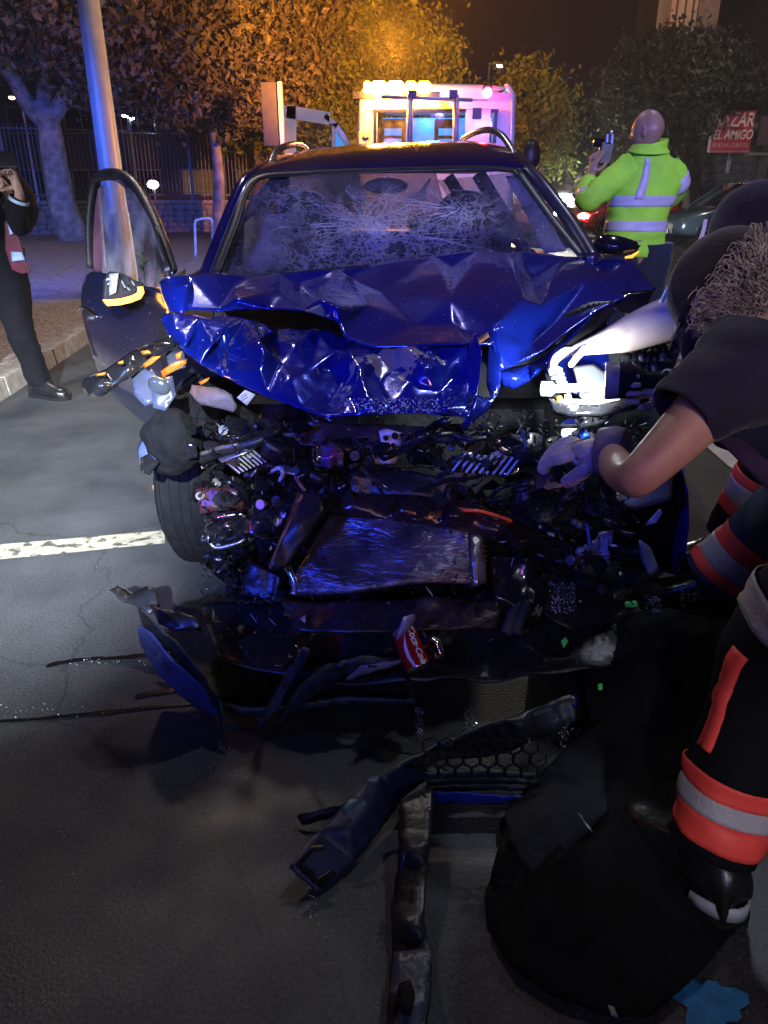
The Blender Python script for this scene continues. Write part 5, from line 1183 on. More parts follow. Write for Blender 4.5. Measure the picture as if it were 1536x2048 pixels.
for k in range(9): MB().tube([W(962, 1080 + k * 10, 1.80 - .009 * k), W(972, 1082 + k * 10, 1.83 - .009 * k)], .003, 5).build('tank_tooth', M['rust'], rad)
tubeP('bent_pipe', [(566, 1130, 1.72), (578, 1140, 1.70), (590, 1165, 1.68), (588, 1190, 1.66)], .010, nmat('blue_alu', (.4, .45, .6), .2, metal=.9))
# bumper beam
bb = sheet('bumper_beam', [(640, 985, 1.92), (700, 990, 1.90), (800, 996, 1.88), (900, 1004, 1.86), (960, 1012, 1.86), (1010, 1035, 1.88), (1060, 1062, 1.92), (1120, 1085, 1.96), (1125, 1125, 1.92), (1060, 1108, 1.88), (1010, 1090, 1.84), (960, 1074, 1.82), (880, 1058, 1.82), (780, 1042, 1.83), (700, 1030, 1.84), (650, 1022, 1.86)],
           [(700, 1008, 1.84), (800, 1018, 1.82), (900, 1030, 1.80), (950, 1042, 1.83), (1000, 1060, 1.80), (1060, 1085, 1.86)], nmat('beam_black', (.045, .03, .028), .22, metal=.6, bump=.12), wk, .02, cuts=5, smooth=2, amp=.006, ridge=.5, nscale=8, seed=6)
for px, py in ((848, 1024), (770, 1012), (1020, 1072)): disc('beam_hole', px, py, 1.80, .012, M['rubber'], parent=bb)
tubeP('torn_lip', [(905, 1010, 1.84), (925, 1020, 1.82), (960, 1022, 1.82), (1005, 1035, 1.84), (1022, 1042, 1.86)], .0045, nmat('red_glow_edge', (.5, .06, .03), .3, emit=(1, .1, .03), estr=.12))  # thin lip given a weak red emission
# right side: torch-lit bay
gl_plate = plate('battery_cover', [(1146, 735, 2.22), (1186, 730, 2.24), (1210, 748, 2.22), (1224, 800, 2.14), (1180, 805, 2.10), (1160, 790, 2.12)], M['greyplate'], amp=.003, thick=.01)
for i in range(6): MB().tube(catmull([W(1096 + i * 4, 740 + i * 9, 2.14), W(1110 + i * 4, 734 + i * 9, 2.13), W(1122 + i * 3.5, 740 + i * 9, 2.14)], 4), .006, 6).build('bellows_rib', M['whiteplastic'], wk, smooth=True)
plate('bellows_side', [(1088, 742, 2.16), (1098, 736, 2.16), (1118, 775, 2.12), (1116, 800, 2.08), (1100, 790, 2.1)], M['rubber'], amp=.004)
tubeP('white_filler_neck', [(1082, 778, 2.06), (1110, 778, 2.05), (1150, 776, 2.05), (1180, 775, 2.05)], [.022] * 5 + [.012] * 10 + [.018], M['whiteplastic'])
tubeP('yellow_clip', [(1118, 795, 2.04), (1122, 810, 2.02)], .009, nmat('yellow_plastic', (.7, .5, .02), .4)); tubeP('yellow_clip', [(1104, 800, 2.03), (1109, 820, 2.01)], .006, bpy.data.materials['yellow_plastic'])
plate('white_bracket', [(1128, 790, 2.06), (1142, 785, 2.06), (1146, 815, 2.02), (1132, 815, 2.02)], M['whiteplastic'], amp=.002)
plate('headlamp_rim', [(1098, 800, 2.02), (1130, 812, 1.98), (1190, 814, 1.96), (1250, 802, 1.98), (1300, 784, 2.02), (1316, 792, 2.02), (1270, 818, 1.96), (1200, 832, 1.93), (1140, 830, 1.94), (1108, 824, 1.97)], M['blackgloss'], amp=.003, thick=.016, inner=[(1190, 822, 1.94)])
plate('headlamp_rim_lip', [(1120, 800, 2.03), (1170, 800, 2.02), (1215, 795, 2.02), (1240, 790, 2.03), (1240, 802, 2.0), (1190, 812, 1.98), (1130, 810, 1.99)], M['whiteplastic'], amp=.002)
plate('headlamp_bowl', [(1124, 845, 2.0), (1140, 835, 2.0), (1168, 838, 2.0), (1152, 860, 1.98), (1150, 895, 1.95), (1166, 930, 1.92), (1152, 930, 1.92), (1132, 900, 1.95), (1122, 870, 1.98)], nmat('lamp_bowl', (.45, .48, .46), .3, metal=.3), amp=.004, thick=.006)
tubeP('coolant_hose', [(1112, 852, 1.96), (1160, 852, 1.92), (1200, 845, 1.94), (1230, 820, 2.0)], .006, M['rubber'])
tubeP('blue_connector', [(1164, 862, 1.99), (1172, 878, 1.97)], .012, nmat('blue_connector', (.02, .12, .5), .3))
for i in range(3): tubeP('damper', [(1168 + i * 12, 835, 2.04), (1172 + i * 12, 880, 2.0)], .010, M['alu'] if i == 0 else DRK)
# ribbed hose / torn bellows near the hand
for i in range(7):
    for j in range(3):
        MB().tube(catmull([W(1248 + i * 14 - j * 3, 700 + j * 19 + (i % 2) * 4, 2.12), W(1256 + i * 14 - j * 3, 693 + j * 19, 2.08), W(1264 + i * 14 - j * 3, 702 + j * 19 + 3, 2.12)], 3), .011, 6).build('bellows_rib', M['rubber'] if (i + j) % 3 else nmat('scuffed_rubber', (.10, .085, .09), .35, var=.4), wk, smooth=True)
tubeP('air_duct', [(1240, 730, 2.2), (1290, 715, 2.16), (1340, 730, 2.14)], .07, M['rubber'], 10)
# right lower: white square tank, hose, pale bits
plate('washer_tank', [(1156, 1112, 1.96), (1158, 1095, 1.98), (1186, 1088, 1.98), (1198, 1066, 2.0), (1226, 1062, 2.0), (1216, 1140, 1.92), (1158, 1138, 1.92)], nmat('translucent_tank', (.5, .5, .55), .4), amp=.003, thick=.02)
tubeP('blue_hose', [(1172, 1046, 1.95), (1178, 1080, 1.92), (1172, 1104, 1.9), (1152, 1112, 1.9)], .005, nmat('blue_hose', (.05, .12, .45), .3))
disc('cap', 1160, 1104, 1.88, .013, nmat('pale_cap', (.55, .45, .45), .5))
plate('pale_arch', [(1290, 1050, 1.95), (1298, 1040, 1.95), (1320, 1018, 1.96), (1325, 1026, 1.96), (1312, 1046, 1.94)], M['whiteplastic'], amp=.003)
plate('wing_liner', [(1232, 965, 2.15), (1290, 930, 2.2), (1345, 940, 2.25), (1338, 1000, 2.18), (1270, 1020, 2.08), (1235, 1010, 2.08)], nmat('liner_blue_grey', (.13, .14, .18), .35), amp=.006, thick=.008)
plate('blue_lit_scrap', [(1278, 1080, 2.06), (1300, 1095, 2.08), (1318, 1140, 2.04), (1300, 1150, 2.02), (1284, 1120, 2.03)], nmat('blue_lit_plastic', (.2, .24, .4), .3), amp=.006)  # blue light put into the plastic's colour
tri = [W(1036, 1148, 1.80), W(1058, 1160, 1.79), W(1040, 1172, 1.78)]; MB().prism(tri, (0, .01, 0)).build('cream_wedge', nmat('cream_foam', (.6, .5, .36), .8), wk)
plate('cream_scrap', [(600, 1238, 1.68), (612, 1230, 1.68), (610, 1246, 1.66)], bpy.data.materials['cream_foam'], amp=.001, cuts=1)
for dx in (0, 18): tubeP('rubber_buffer', [(1036 + dx, 1205, 1.74), (1022 + dx, 1235, 1.70), (1012 + dx, 1268, 1.66)], .016, nmat('grey_rubber', (.06, .055, .055), .6))
for i, q in enumerate([[(1122, 1282, 1.62), (1132, 1276, 1.62), (1136, 1282, 1.62), (1128, 1294, 1.6)], [(1250, 1204, 1.8), (1272, 1202, 1.8), (1274, 1212, 1.8), (1252, 1214, 1.79)], [(1196, 1368, 1.5), (1204, 1367, 1.5), (1204, 1380, 1.49), (1197, 1380, 1.49)]]):
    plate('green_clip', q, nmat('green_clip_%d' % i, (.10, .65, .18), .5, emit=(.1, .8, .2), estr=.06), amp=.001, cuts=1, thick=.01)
# dark plates of the torn bumper skin still hanging on the car
for i, q in enumerate([
    [(218, 1178, 1.95), (236, 1174, 1.95), (262, 1186, 1.93), (310, 1182, 1.92), (320, 1215, 1.88), (300, 1232, 1.85), (262, 1205, 1.88), (240, 1200, 1.9)],
    [(300, 1210, 1.84), (360, 1222, 1.8), (400, 1240, 1.78), (406, 1262, 1.76), (350, 1262, 1.76), (316, 1246, 1.78)],
    [(480, 1290, 1.60), (520, 1262, 1.62), (590, 1270, 1.60), (600, 1310, 1.56), (560, 1340, 1.52), (500, 1330, 1.54)],
    [(560, 1200, 1.75), (700, 1205, 1.70), (860, 1196, 1.70), (1000, 1205, 1.74), (990, 1260, 1.66), (860, 1262, 1.62), (700, 1270, 1.62), (590, 1262, 1.66)],
    [(900, 1210, 1.7), (952, 1205, 1.7), (955, 1235, 1.68), (910, 1240, 1.67)],
    [(500, 1120, 1.75), (560, 1150, 1.7), (545, 1200, 1.66), (480, 1190, 1.7)],
    [(980, 1110, 1.80), (1050, 1120, 1.8), (1100, 1180, 1.76), (1060, 1230, 1.7), (990, 1200, 1.72)],
    [(1080, 1150, 1.85), (1160, 1160, 1.85), (1230, 1180, 1.85), (1240, 1240, 1.78), (1150, 1260, 1.7), (1090, 1230, 1.72)],
    [(700, 950, 1.9), (800, 940, 1.92), (900, 958, 1.9), (890, 1000, 1.86), (790, 990, 1.86), (700, 985, 1.87)],
    [(1040, 960, 1.92), (1110, 950, 1.95), (1160, 1000, 1.95), (1150, 1070, 1.9), (1080, 1060, 1.88), (1040, 1010, 1.88)],
    [(1080, 880, 2.0), (1130, 870, 2.02), (1150, 930, 1.98), (1120, 980, 1.94), (1080, 960, 1.94)],
    [(560, 850, 2.02), (760, 850, 1.98), (900, 856, 1.98), (930, 880, 1.98), (760, 900, 1.94), (600, 892, 1.96)]]):
    plate('torn_bumper_skin' if i < 5 else 'trim_panel', q, (DRK, M['mesh_dark'], M['blackgloss'], nmat('grille_brown', (.03, .02, .02), .4))[i % 4], amp=.016, ridge=.9, seed=10 + i, thick=.005, cuts=4)
# wiring looms and hoses sweeping across the bay
rs = random.Random(23)
for i in range(46):
    x, y_ = rs.uniform(400, 1120), rs.uniform(845, 1180); a = rs.uniform(-.5, .5) + (0 if rs.random() < .6 else 1.4); Y = rs.uniform(1.86, 2.02); p = [(x, y_, Y)]
    for k in range(5): a += rs.uniform(-.6, .6); p.append((min(1250, max(395, p[-1][0] + math.cos(a) * rs.uniform(22, 46))), min(1200, max(842, p[-1][1] + math.sin(a) * rs.uniform(12, 34))), Y + rs.uniform(-.05, .05)))
    tubeP(rs.choice(('wiring_loom', 'hose', 'hose')), p, rs.choice((.004, .006, .009, .013)), rs.choice((DRK, M['rubber'], DRK, M['blackgloss'])), 8)
# ribbed housings, brackets and channels of some size
for i, (x, y_, w_, h_, r_) in enumerate(((560, 905, 70, 40, .2), (700, 900, 60, 46, -.1), (850, 905, 70, 40, .15), (1060, 900, 70, 60, -.3), (1110, 960, 60, 70, .2), (520, 1000, 80, 40, -.2), (1060, 1010, 70, 50, .4), (1110, 1120, 70, 60, -.1), (460, 1130, 60, 60, .3), (520, 1160, 60, 40, 0), (1000, 1150, 50, 60, .2), (1180, 1000, 60, 50, .5), (640, 960, 60, 30, .3), (900, 985, 80, 26, .1))):
    ca, sa = math.cos(r_), math.sin(r_); Y = 1.93 + .02 * (i % 3)
    q = [(x + (u * ca - v * sa) * .5, y_ + (u * sa + v * ca) * .5, Y + .03 * u / w_) for u, v in ((-w_, -h_), (w_ * .2, -h_ * 1.1), (w_, -h_ * .6), (w_ * .9, h_), (0, h_ * 1.15), (-w_, h_ * .8))]
    ho = plate('housing', q, (DRK, M['mesh_dark'], M['blackgloss'])[i % 3], inner=[(x, y_, Y - .05)], thick=.006, amp=.006, ridge=.5, seed=40 + i)
    for k in range(4): MB().tube([W(x + (-.4 + .27 * k) * w_ * ca, y_ + (-.4 + .27 * k) * w_ * sa - h_ * .42, Y - .028), W(x + (-.4 + .27 * k) * w_ * ca, y_ + (-.4 + .27 * k) * w_ * sa + h_ * .42, Y - .028)], .0035, 5).build('rib', DRK, ho)
# seeded smaller wreckage filling the bay: each its own piece
rs = random.Random(11)
bay = [(385, 840), (560, 848), (920, 858), (1090, 850), (1130, 900), (1170, 960), (1250, 1020), (1260, 1180), (1040, 1210), (980, 1110), (940, 1060), (640, 1000), (560, 1090), (560, 1190), (420, 1180), (400, 1000)]
def inpoly(x, y, P):
    c = False; j = len(P) - 1
    for i in range(len(P)):
        if (P[i][1] > y) != (P[j][1] > y) and x < (P[j][0] - P[i][0]) * (y - P[i][1]) / (P[j][1] - P[i][1]) + P[i][0]: c = not c
        j = i
    return c
mats_ = [DRK, DRK, M['mesh_dark'], M['blackgloss'], M['rubber'], M['blackgloss'], DRK, M['rubber'], M['mesh_dark'], nmat('dull_blue_metal', (.08, .09, .14), .25, metal=.8), nmat('warm_metal', (.14, .09, .07), .35, metal=.7), M['mesh_dark'], nmat('grey_shard', (.10, .10, .12), .3)]
cnt = 0
while cnt < 270:
    x, y_ = rs.uniform(380, 1280), rs.uniform(835, 1215)
    if not inpoly(x, y_, bay): continue
    cnt += 1
    Y = 1.86 + rs.uniform(0, .22) - max(0, (y_ - 950)) * .0004
    m_ = rs.choice(mats_); kind = rs.random(); s_ = rs.uniform(10, 34)
    if m_ is mats_[-1]: s_ *= .5
    if kind < .45:
        k = rs.choice((3, 4, 5, 5)); a0 = rs.uniform(0, 6.28)
        q = [(x + math.cos(a0 + 6.283 * i / k) * s_ * rs.uniform(.5, 1.3), y_ + math.sin(a0 + 6.283 * i / k) * s_ * rs.uniform(.3, .9), Y + rs.uniform(-.04, .04)) for i in range(k)]
        try: sheet('plastic_shard', q, [], m_, wk, rs.uniform(.002, .006), cuts=1, smooth=0, amp=.003, seed=cnt, sm=False)
        except Exception: pass
    elif kind < .75:
        a = rs.uniform(0, 6.28); p = [(x, y_, Y)]
        for i in range(4): a += rs.uniform(-.8, .8); p.append((p[-1][0] + math.cos(a) * s_ * .8, p[-1][1] + math.sin(a) * s_ * .45, Y + rs.uniform(-.04, .03)))
        tubeP('cable' if s_ < 22 else 'hose', p, rs.choice((.002, .003, .005, .009)), m_, 6, sm=4)
    elif kind < .88:
        c = W(x, y_, Y); rt = Matrix.Rotation(rs.uniform(0, 3), 3, Vector((rs.random(), rs.random(), rs.random() + .1)))
        b_ = MB().box(c, (rs.uniform(.01, .06), rs.uniform(.01, .03), rs.uniform(.006, .04)), rt); b_.box(c + rt @ Vector((.01, -.012, .005)), (.012, .02, .012), rt)
        b_.build('bracket', m_, wk)
    else:
        MB().lathe(W(x, y_, Y), (rs.uniform(-.5, .5), -1, rs.uniform(-.3, .6)), [(-.02, .001), (-.02, .008), (.0, .008), (.0, .014), (.008, .014), (.008, .001)], 8).build('bolt', rs.choice((M['mesh_dark'], M['mesh_dark'], DRK, M['galv'])), wk)
# finer splinters, too many to tell apart
sm_ = MB()
for i in range(2600):
    x, y_ = rs.uniform(400, 1290), rs.uniform(830, 1330)
    if rs.random() < (y_ - 1150) / 160: continue
    Y = 1.90 + rs.uniform(-.03, .2) - max(0, (y_ - 900)) * .00075
    c = W(x, y_, Y)
    if c.z < .02: continue
    a = Vector((rs.uniform(-1, 1), rs.uniform(-1, 1), rs.uniform(-1, 1))) * rs.uniform(.003, .014); b_ = Vector((rs.uniform(-1, 1), rs.uniform(-1, 1), rs.uniform(-1, 1))) * rs.uniform(.002, .008); t3 = a.cross(b_).normalized() * .0015
    mi = rs.choice((0, 0, 0, 0, 1, 1, 2, 0, 0, 1, 2, 0, 0, 1, 2, 0, 0, 3)) 
    sm_.prism([c - a, c + b_, c + a, c - b_ * .7], t3, mi)
o = sm_.build('splinters', [DRK, M['mesh_dark'], M['blackgloss'], nmat('pale_splinter', (.45, .45, .5), .3)], wk); o['kind'] = 'stuff'
# ------------------------------------------------------------------ people
def cat1(a, b, c, d, t): return .5 * ((2 * b) + (c - a) * t + (2 * a - 5 * b + 4 * c - d) * t * t + (3 * b - a - 3 * c + d) * t ** 3)
class Loft:
    def __init__(s, rings, wr=.0, ws=6.0, sq=2.3): s.r = [(Vector(a), Vector(b), Vector(c)) for a, b, c in rings]; s.wr = wr; s.ws = ws; s.sq = sq
    def at(s, a, t, off=0.0):
        """a: angle round the body, t: 0..1 along it"""
        n = len(s.r) - 1; q = min(max(t, 0), 1) * n; i = min(int(q), n - 1); f = q - i
        R4 = [s.r[max(i - 1, 0)], s.r[i], s.r[i + 1], s.r[min(i + 2, n)]]
        c, u, v = [cat1(*[r[k] for r in R4], f) for k in range(3)]
        ca, sa = math.cos(a), math.sin(a); k = 2 / s.sq
        du = (abs(ca) ** k) * (1 if ca > 0 else -1); dv = (abs(sa) ** k) * (1 if sa > 0 else -1)
        d = u * du + v * dv; w = 0
        if s.wr:
            p = c + d; w = noise.noise(p * s.ws) * s.wr + abs(noise.noise(Vector((p.x * s.ws * .8, p.y * s.ws * .8, p.z * s.ws * 2.4)) + Vector((4, 4, 4)))) * s.wr * 1.2 - s.wr * .4
        return c + d * (1 + (w + off) / max(d.length, .01))
    def mesh(s, mb, nu=36, nt=34, a0=0, a1=2 * math.pi, t0=0, t1=1, off=0.0, mi=0, cap=True):
        full = abs(a1 - a0 - 2 * math.pi) < 1e-6; m = nu if full else nu + 1
        v = [s.at(a0 + (a1 - a0) * j / nu, t0 + (t1 - t0) * i / nt, off) for i in range(nt + 1) for j in range(m)]
        f = [(i * m + j, i * m + (j + 1) % m, (i + 1) * m + (j + 1) % m, (i + 1) * m + j) for i in range(nt) for j in range(nu)]
        if full and cap: f += [tuple(range(m))[::-1], tuple(nt * m + j for j in range(m))]
        mb.add(v, f, mi); return mb
def head(name, c, face, mat, parent, s=1.0, up=(0, 0, 1), bald=True):
    """skull, jaw, nose, ears and eyes as one mesh, looking along face"""
    f = Vector(face).normalized(); u = Vector(up); u = (u - f * u.dot(f)).normalized(); l = u.cross(f); rot = Matrix((l, f, u)).transposed()
    c = Vector(c); vs = []; nu, nv = 36, 28
    for i in range(nv + 1):
        th = math.pi * i / nv
        for j in range(nu):
            ph = 2 * math.pi * j / nu; x, y_, z = math.sin(th) * math.cos(ph), math.sin(th) * math.sin(ph), math.cos(th)
            p = Vector((x * .077, y_ * .098, z * .118))
            if z < 0: p.x *= 1 - .28 * (-z) ** 1.2; p.y *= 1 - (.10 if y_ > 0 else .34) * (-z)
            if z < -.2 and y_ > .3: p.y += .008
            # nose, brow, sockets, mouth
            if y_ > 0:
                p.y += .026 * math.exp(-(p.x / .013) ** 2 - ((p.z + .022) / .026) ** 2)
                p.y += .006 * math.exp(-((abs(p.x) - .028) / .02) ** 2 - ((p.z - .026) / .010) ** 2)
                p.y -= .010 * math.exp(-((abs(p.x) - .030) / .014) ** 2 - ((p.z - .004) / .011) ** 2)
                p.y += .006 * math.exp(-(p.x / .024) ** 2 - ((p.z + .058) / .006) ** 2) + .005 * math.exp(-(p.x / .022) ** 2 - ((p.z + .072) / .006) ** 2)
                p.y += .006 * math.exp(-(p.x / .02) ** 2 - ((p.z + .098) / .014) ** 2)
            vs.append(c + rot @ (p * s))
    mb = MB().add(vs, [(i * nu + j, (i + 1) * nu + j, (i + 1) * nu + (j + 1) % nu, i * nu + (j + 1) % nu) for i in range(nv) for j in range(nu)])
    for q in (-1, 1):
        mb.ell(c + rot @ Vector((q * .079, -.008, -.008)) * s, (.010 * s, .019 * s, .032 * s), rot @ Matrix.Rotation(q * .35, 3, 'Z'), 10, 8)
        mb.lathe(c + rot @ Vector((q * .083, -.004, -.006)) * s, rot @ Vector((q, .25, 0)), [(0, .006 * s), (.004 * s, .012 * s), (.002 * s, .016 * s)], 10)
    o = mb.build(name, mat, parent, smooth=True)
    e = MB()
    for q in (-1, 1): e.ell(c + rot @ Vector((q * .029, .080, .003)) * s, (.011 * s,) * 3, None, 10, 8)
    e.build('eyes', nmat('eye', (.5, .48, .46), .2), o, smooth=True)
    return o, rot
hv = nmat('hivis_cloth', (.40, .85, .05), .75, var=.10, scale=5, bump=.25, bscale=28, emit=(.2, .8, .04), estr=0.0)
refl = nmat('reflective_tape', (.55, .50, .62), .45, var=.08, bump=.15, bscale=200)
navy = nmat('navy_cloth', (.010, .013, .035), .85, var=.3, scale=7, bump=.35, bscale=30, sheen=.2)
tee = nmat('dark_tshirt', (.016, .017, .038), .9, var=.25, scale=9, bump=.5, bscale=26, sheen=.1, spec=.25)
redb = nmat('red_band', (1.0, .075, .06), .6, var=.12, bump=.2)
silv = nmat('silver_band', (.42, .38, .42), .5, var=.1, bump=.3, bscale=160)
leather = nmat('black_boot', (.010, .010, .011), .28, var=.3, scale=20, bump=.2, bscale=40)

def leg(parent, hip, knee, ankle, r=(.092, .062, .05), mat=navy, toe=(0, 1), name='trousers', boot=True, wr=.010, bm_=leather, lower_r=.075):
    P = [Vector(hip), Vector(hip).lerp(Vector(knee), .5), Vector(knee), Vector(knee).lerp(Vector(ankle), .5), Vector(ankle)]
    rs_ = [r[0] + .015, r[0], lower_r + .008, lower_r, lower_r - .005]; rings = []
    for i, p in enumerate(P):
        t_ = (P[min(i + 1, 4)] - P[max(i - 1, 0)]).normalized(); u = t_.cross(Vector((0, 1, 0))); u = (u if u.length > .2 else t_.cross(Vector((1, 0, 0)))).normalized(); v = t_.cross(u)
        rings.append((p, u * rs_[i], v * rs_[i]))
    lf = Loft(rings, wr, 9); lf.mesh(MB(), 22, 34).build(name, mat, parent, smooth=True)
    if boot:
        a = Vector(ankle); f = Vector((toe[0], toe[1], 0)).normalized(); s_ = Vector((-f.y, f.x, 0)); z0 = 0.0
        rg = []
        for k, (d, h, w_, hh) in enumerate(((-.085, .035, .030, .030), (-.07, .06, .042, .06), (.0, .075, .046, .075), (.07, .06, .050, .055), (.13, .045, .052, .042), (.18, .038, .046, .034), (.215, .03, .022, .02))):
            c = Vector((a.x, a.y, z0)) + f * d + Vector((0, 0, h)); rg.append((c, s_ * w_, Vector((0, 0, hh))))
        b_ = MB(); Loft(rg, .002, 12, 2.6).mesh(b_, 20, 24)
        sh_ = [(Vector((a.x, a.y, .06)), s_ * .052, f * .06), (a * .5 + Vector((a.x, a.y, .12)) * .5 + Vector((0, 0, .02)), s_ * .052, f * .058), (a + Vector((0, 0, .04)), s_ * .06, f * .062)]
        Loft(sh_, .003, 12).mesh(b_, 18, 10)
        bo = b_.build('boot', bm_, parent, smooth=True)
        so = MB(); Loft([(Vector((a.x, a.y, .008)) + f * d, s_ * w_, Vector((0, 0, .014))) for d, w_ in ((-.09, .03), (-.07, .046), (0, .046), (.08, .054), (.14, .055), (.19, .046), (.225, .02))], 0, 1, 4).mesh(so, 16, 18).build('sole', M['rubber'], bo, smooth=True)
    return lf
def bandrings(lf, t0, t1, mat, parent, name, off=.004, a0=0, a1=2 * math.pi):
    return lf.mesh(MB(), 26, 5, a0, a1, t0, t1, off, cap=False).build(name, mat, parent, smooth=True, solid=.003)

# ---- man in the hi-vis jacket, his back to us, a camera raised
YM = 5.05
pm = thing('person', 'bald man in a lime hi-vis jacket seen from behind raising a camera', 'person', (W(1275, 500, YM).x, YM, 0))
rows = [(512, 1226, 1318), (480, 1217, 1329), (445, 1217, 1333), (410, 1221, 1340), (375, 1232, 1354), (345, 1242, 1360), (325, 1252, 1354), (310, 1262, 1340), (300, 1270, 1333), (286, 1272, 1330)]
rings = []
for i, (y_, a, b) in enumerate(rows):
    A, B = W(a, y_, YM), W(b, y_, YM); c = (A + B) / 2; hw = (B.x - A.x) / 2
    dp = .62 if i < 7 else (.75 if i < 9 else .9)
    rings.append((c, Vector((hw, 0, 0)), Vector((0, hw * dp, 0)) if i < 7 else Vector((0, hw * dp, .0))))
jk = Loft(rings, .022, 6, 2.4)
# body: one continuous figure under the clothes
nd = {}; lk = []
hipc = W(1272, 520, YM); zt_ = 1.0
nd['pelvis'] = (Vector((hipc.x, YM, .92)), (.13, .10)); nd['chest'] = (W(1290, 370, YM), (.15, .11)); nd['neck'] = (W(1300, 300, YM), .06); nd['skull'] = (W(1297, 275, YM), .07)
lk += [('pelvis', 'chest'), ('chest', 'neck'), ('neck', 'skull')]
nd['sl'] = (W(1252, 345, YM), .06); nd['el'] = (W(1178, 400, YM - .05), .045); nd['wl'] = (W(1182, 352, YM + .12), .032); lk += [('chest', 'sl'), ('sl', 'el'), ('el', 'wl')]
nd['sr'] = (W(1345, 345, YM), .06); nd['er'] = (W(1290, 400, YM + .30), .045); nd['wr'] = (W(1222, 352, YM + .30), .032); lk += [('chest', 'sr'), ('sr', 'er'), ('er', 'wr')]
for s, x in (('l', -.1), ('r', .1)):
    nd['h' + s] = (nd['pelvis'][0] + Vector((x, 0, -.06)), .085); nd['k' + s] = (Vector((hipc.x + x * 1.1, YM + .02, .5)), .06); nd['a' + s] = (Vector((hipc.x + x * 1.2, YM, .1)), .04)
    lk += [('pelvis', 'h' + s), ('h' + s, 'k' + s), ('k' + s, 'a' + s)]
hand_nodes(nd, lk, 'wl', 'L', (.18, .15, 1), (.6, .5, -.1), .55, 1.15, 1); hand_nodes(nd, lk, 'wr', 'Q', (-.12, .1, 1), (-.6, .4, 0), .6, 1.1, -1)
skin('body', nd, lk, M['skin_dark'], pm)
hd, _ = head('head', W(1296, 262, YM), (-.75, .62, -.12), M['skin_dark'], pm, 1.0)
jb = MB(); jk.mesh(jb, 48, 60, t0=0, t1=.97, cap=False); j_o = jb.build('jacket', hv, pm, smooth=True, solid=.006)
for t0, t1 in ((.17, .235), (.325, .39)):
    bandrings(jk, t0, t1, refl, pm, 'reflective_stripe', .007)
for (pa, pb) in (((1270, 322), (1264, 415)), ((1288, 322), (1282, 415))): pass
def strip_on(lf, a_of, t0, t1, wd, mat, parent, name, off=.007, n=18):
    v = []
    for i in range(n + 1):
        t_ = t0 + (t1 - t0) * i / n; a = a_of(i / n)
        v += [lf.at(a - wd, t_, off), lf.at(a, t_, off + .001), lf.at(a + wd, t_, off)]
    f = [(i * 3 + j, i * 3 + j + 1, i * 3 + 4 + j, i * 3 + 3 + j) for i in range(n) for j in range(2)]
    return MB().add(v, f).build(name, mat, parent, smooth=True, solid=.003)
strip_on(jk, lambda q: -1.80 - .10 * q, .37, .72, .12, refl, pm, 'reflective_stripe')
strip_on(jk, lambda q: -.35 + .1 * q, .39, .72, .10, refl, pm, 'reflective_stripe')
# collar
cr_ = [(W(1297, 303, YM), Vector((.12, 0, 0)), Vector((0, .115, .02))), (W(1297, 296, YM), Vector((.105, 0, .01)), Vector((0, .10, .02))), (W(1300, 284, YM), Vector((.098, 0, .02)), Vector((0, .095, .01)))]
Loft(cr_, .006, 9).mesh(MB(), 30, 8, cap=False).build('collar', hv, pm, smooth=True, solid=.008)
def sleeve(name, pts, rs_, mat, parent, wr=.012, band=None, bmat=None):
    P = catmull([Vector(p) for p in pts], 5); k = len(P); rg = []
    pu = None
    for i, p in enumerate(P):
        t_ = (P[min(i + 1, k - 1)] - P[max(i - 1, 0)]).normalized(); a = t_.cross(Vector((.1, .2, 1))) if pu is None else (pu - t_ * pu.dot(t_)); a.normalize(); pu = a; b = t_.cross(a)
        q = i / (k - 1) * (len(rs_) - 1); j = min(int(q), len(rs_) - 2); r = rs_[j] + (rs_[j + 1] - rs_[j]) * (q - j); rg.append((p, a * r, b * r))
    lf = Loft(rg, wr, 11); lf.mesh(MB(), 24, 40, cap=False).build(name, mat, parent, smooth=True, solid=.005)
    if band: bandrings(lf, band[0], band[1], bmat, parent, 'reflective_stripe', .005)
    return lf
sleeve('sleeve', [W(1268, 332, YM), W(1240, 350, YM), W(1205, 378, YM - .04), W(1178, 402, YM - .06), W(1170, 392, YM + .02), W(1180, 362, YM + .10)], [.085, .085, .07, .062, .062, .055], hv, pm, .014, (.70, .80), refl)
sleeve('sleeve', [W(1335, 335, YM), W(1354, 365, YM + .02), W(1335, 400, YM + .18), W(1285, 398, YM + .30), W(1240, 368, YM + .30)], [.075, .07, .062, .058, .05], hv, pm, .012, (.18, .28), refl)
leg(pm, (hipc.x - .10, YM, .95), (hipc.x - .11, YM + .02, .50), (hipc.x - .12, YM, .10), (.11, .07), navy, (-.4, 1)); leg(pm, (hipc.x + .10, YM, .95), (hipc.x + .11, YM + .02, .50), (hipc.x + .12, YM + .05, .10), (.11, .07), navy, (-.3, 1))
cm = thing('camera', 'small camera with a clamp rig and hanging strap raised by the hi-vis man', 'camera', W(1212, 300, YM + .28))
YK = YM + .28
o = MB().box(W(1210, 308, YK), (.09, .05, .13), Matrix.Rotation(.15, 3, 'Y')).build('camera_body', M['black'], cm); o.modifiers.new('b', 'BEVEL').width = .008
MB().lathe(W(1199, 286, YK), (-.8, .6, .1), [(-.02, .026), (.03, .028), (.035, .022), (.03, .0)], 18).build('lens', M['blackgloss'], cm)
for px in (1216, 1226): MB().tube([W(px, 266, YK), W(px - 3, 296, YK)], .009, 8).build('clamp', M['galv'], cm)
MB().ell(W(1222, 266, YK), (.03, .02, .014)).build('clamp_knob', M['chrome'], cm)
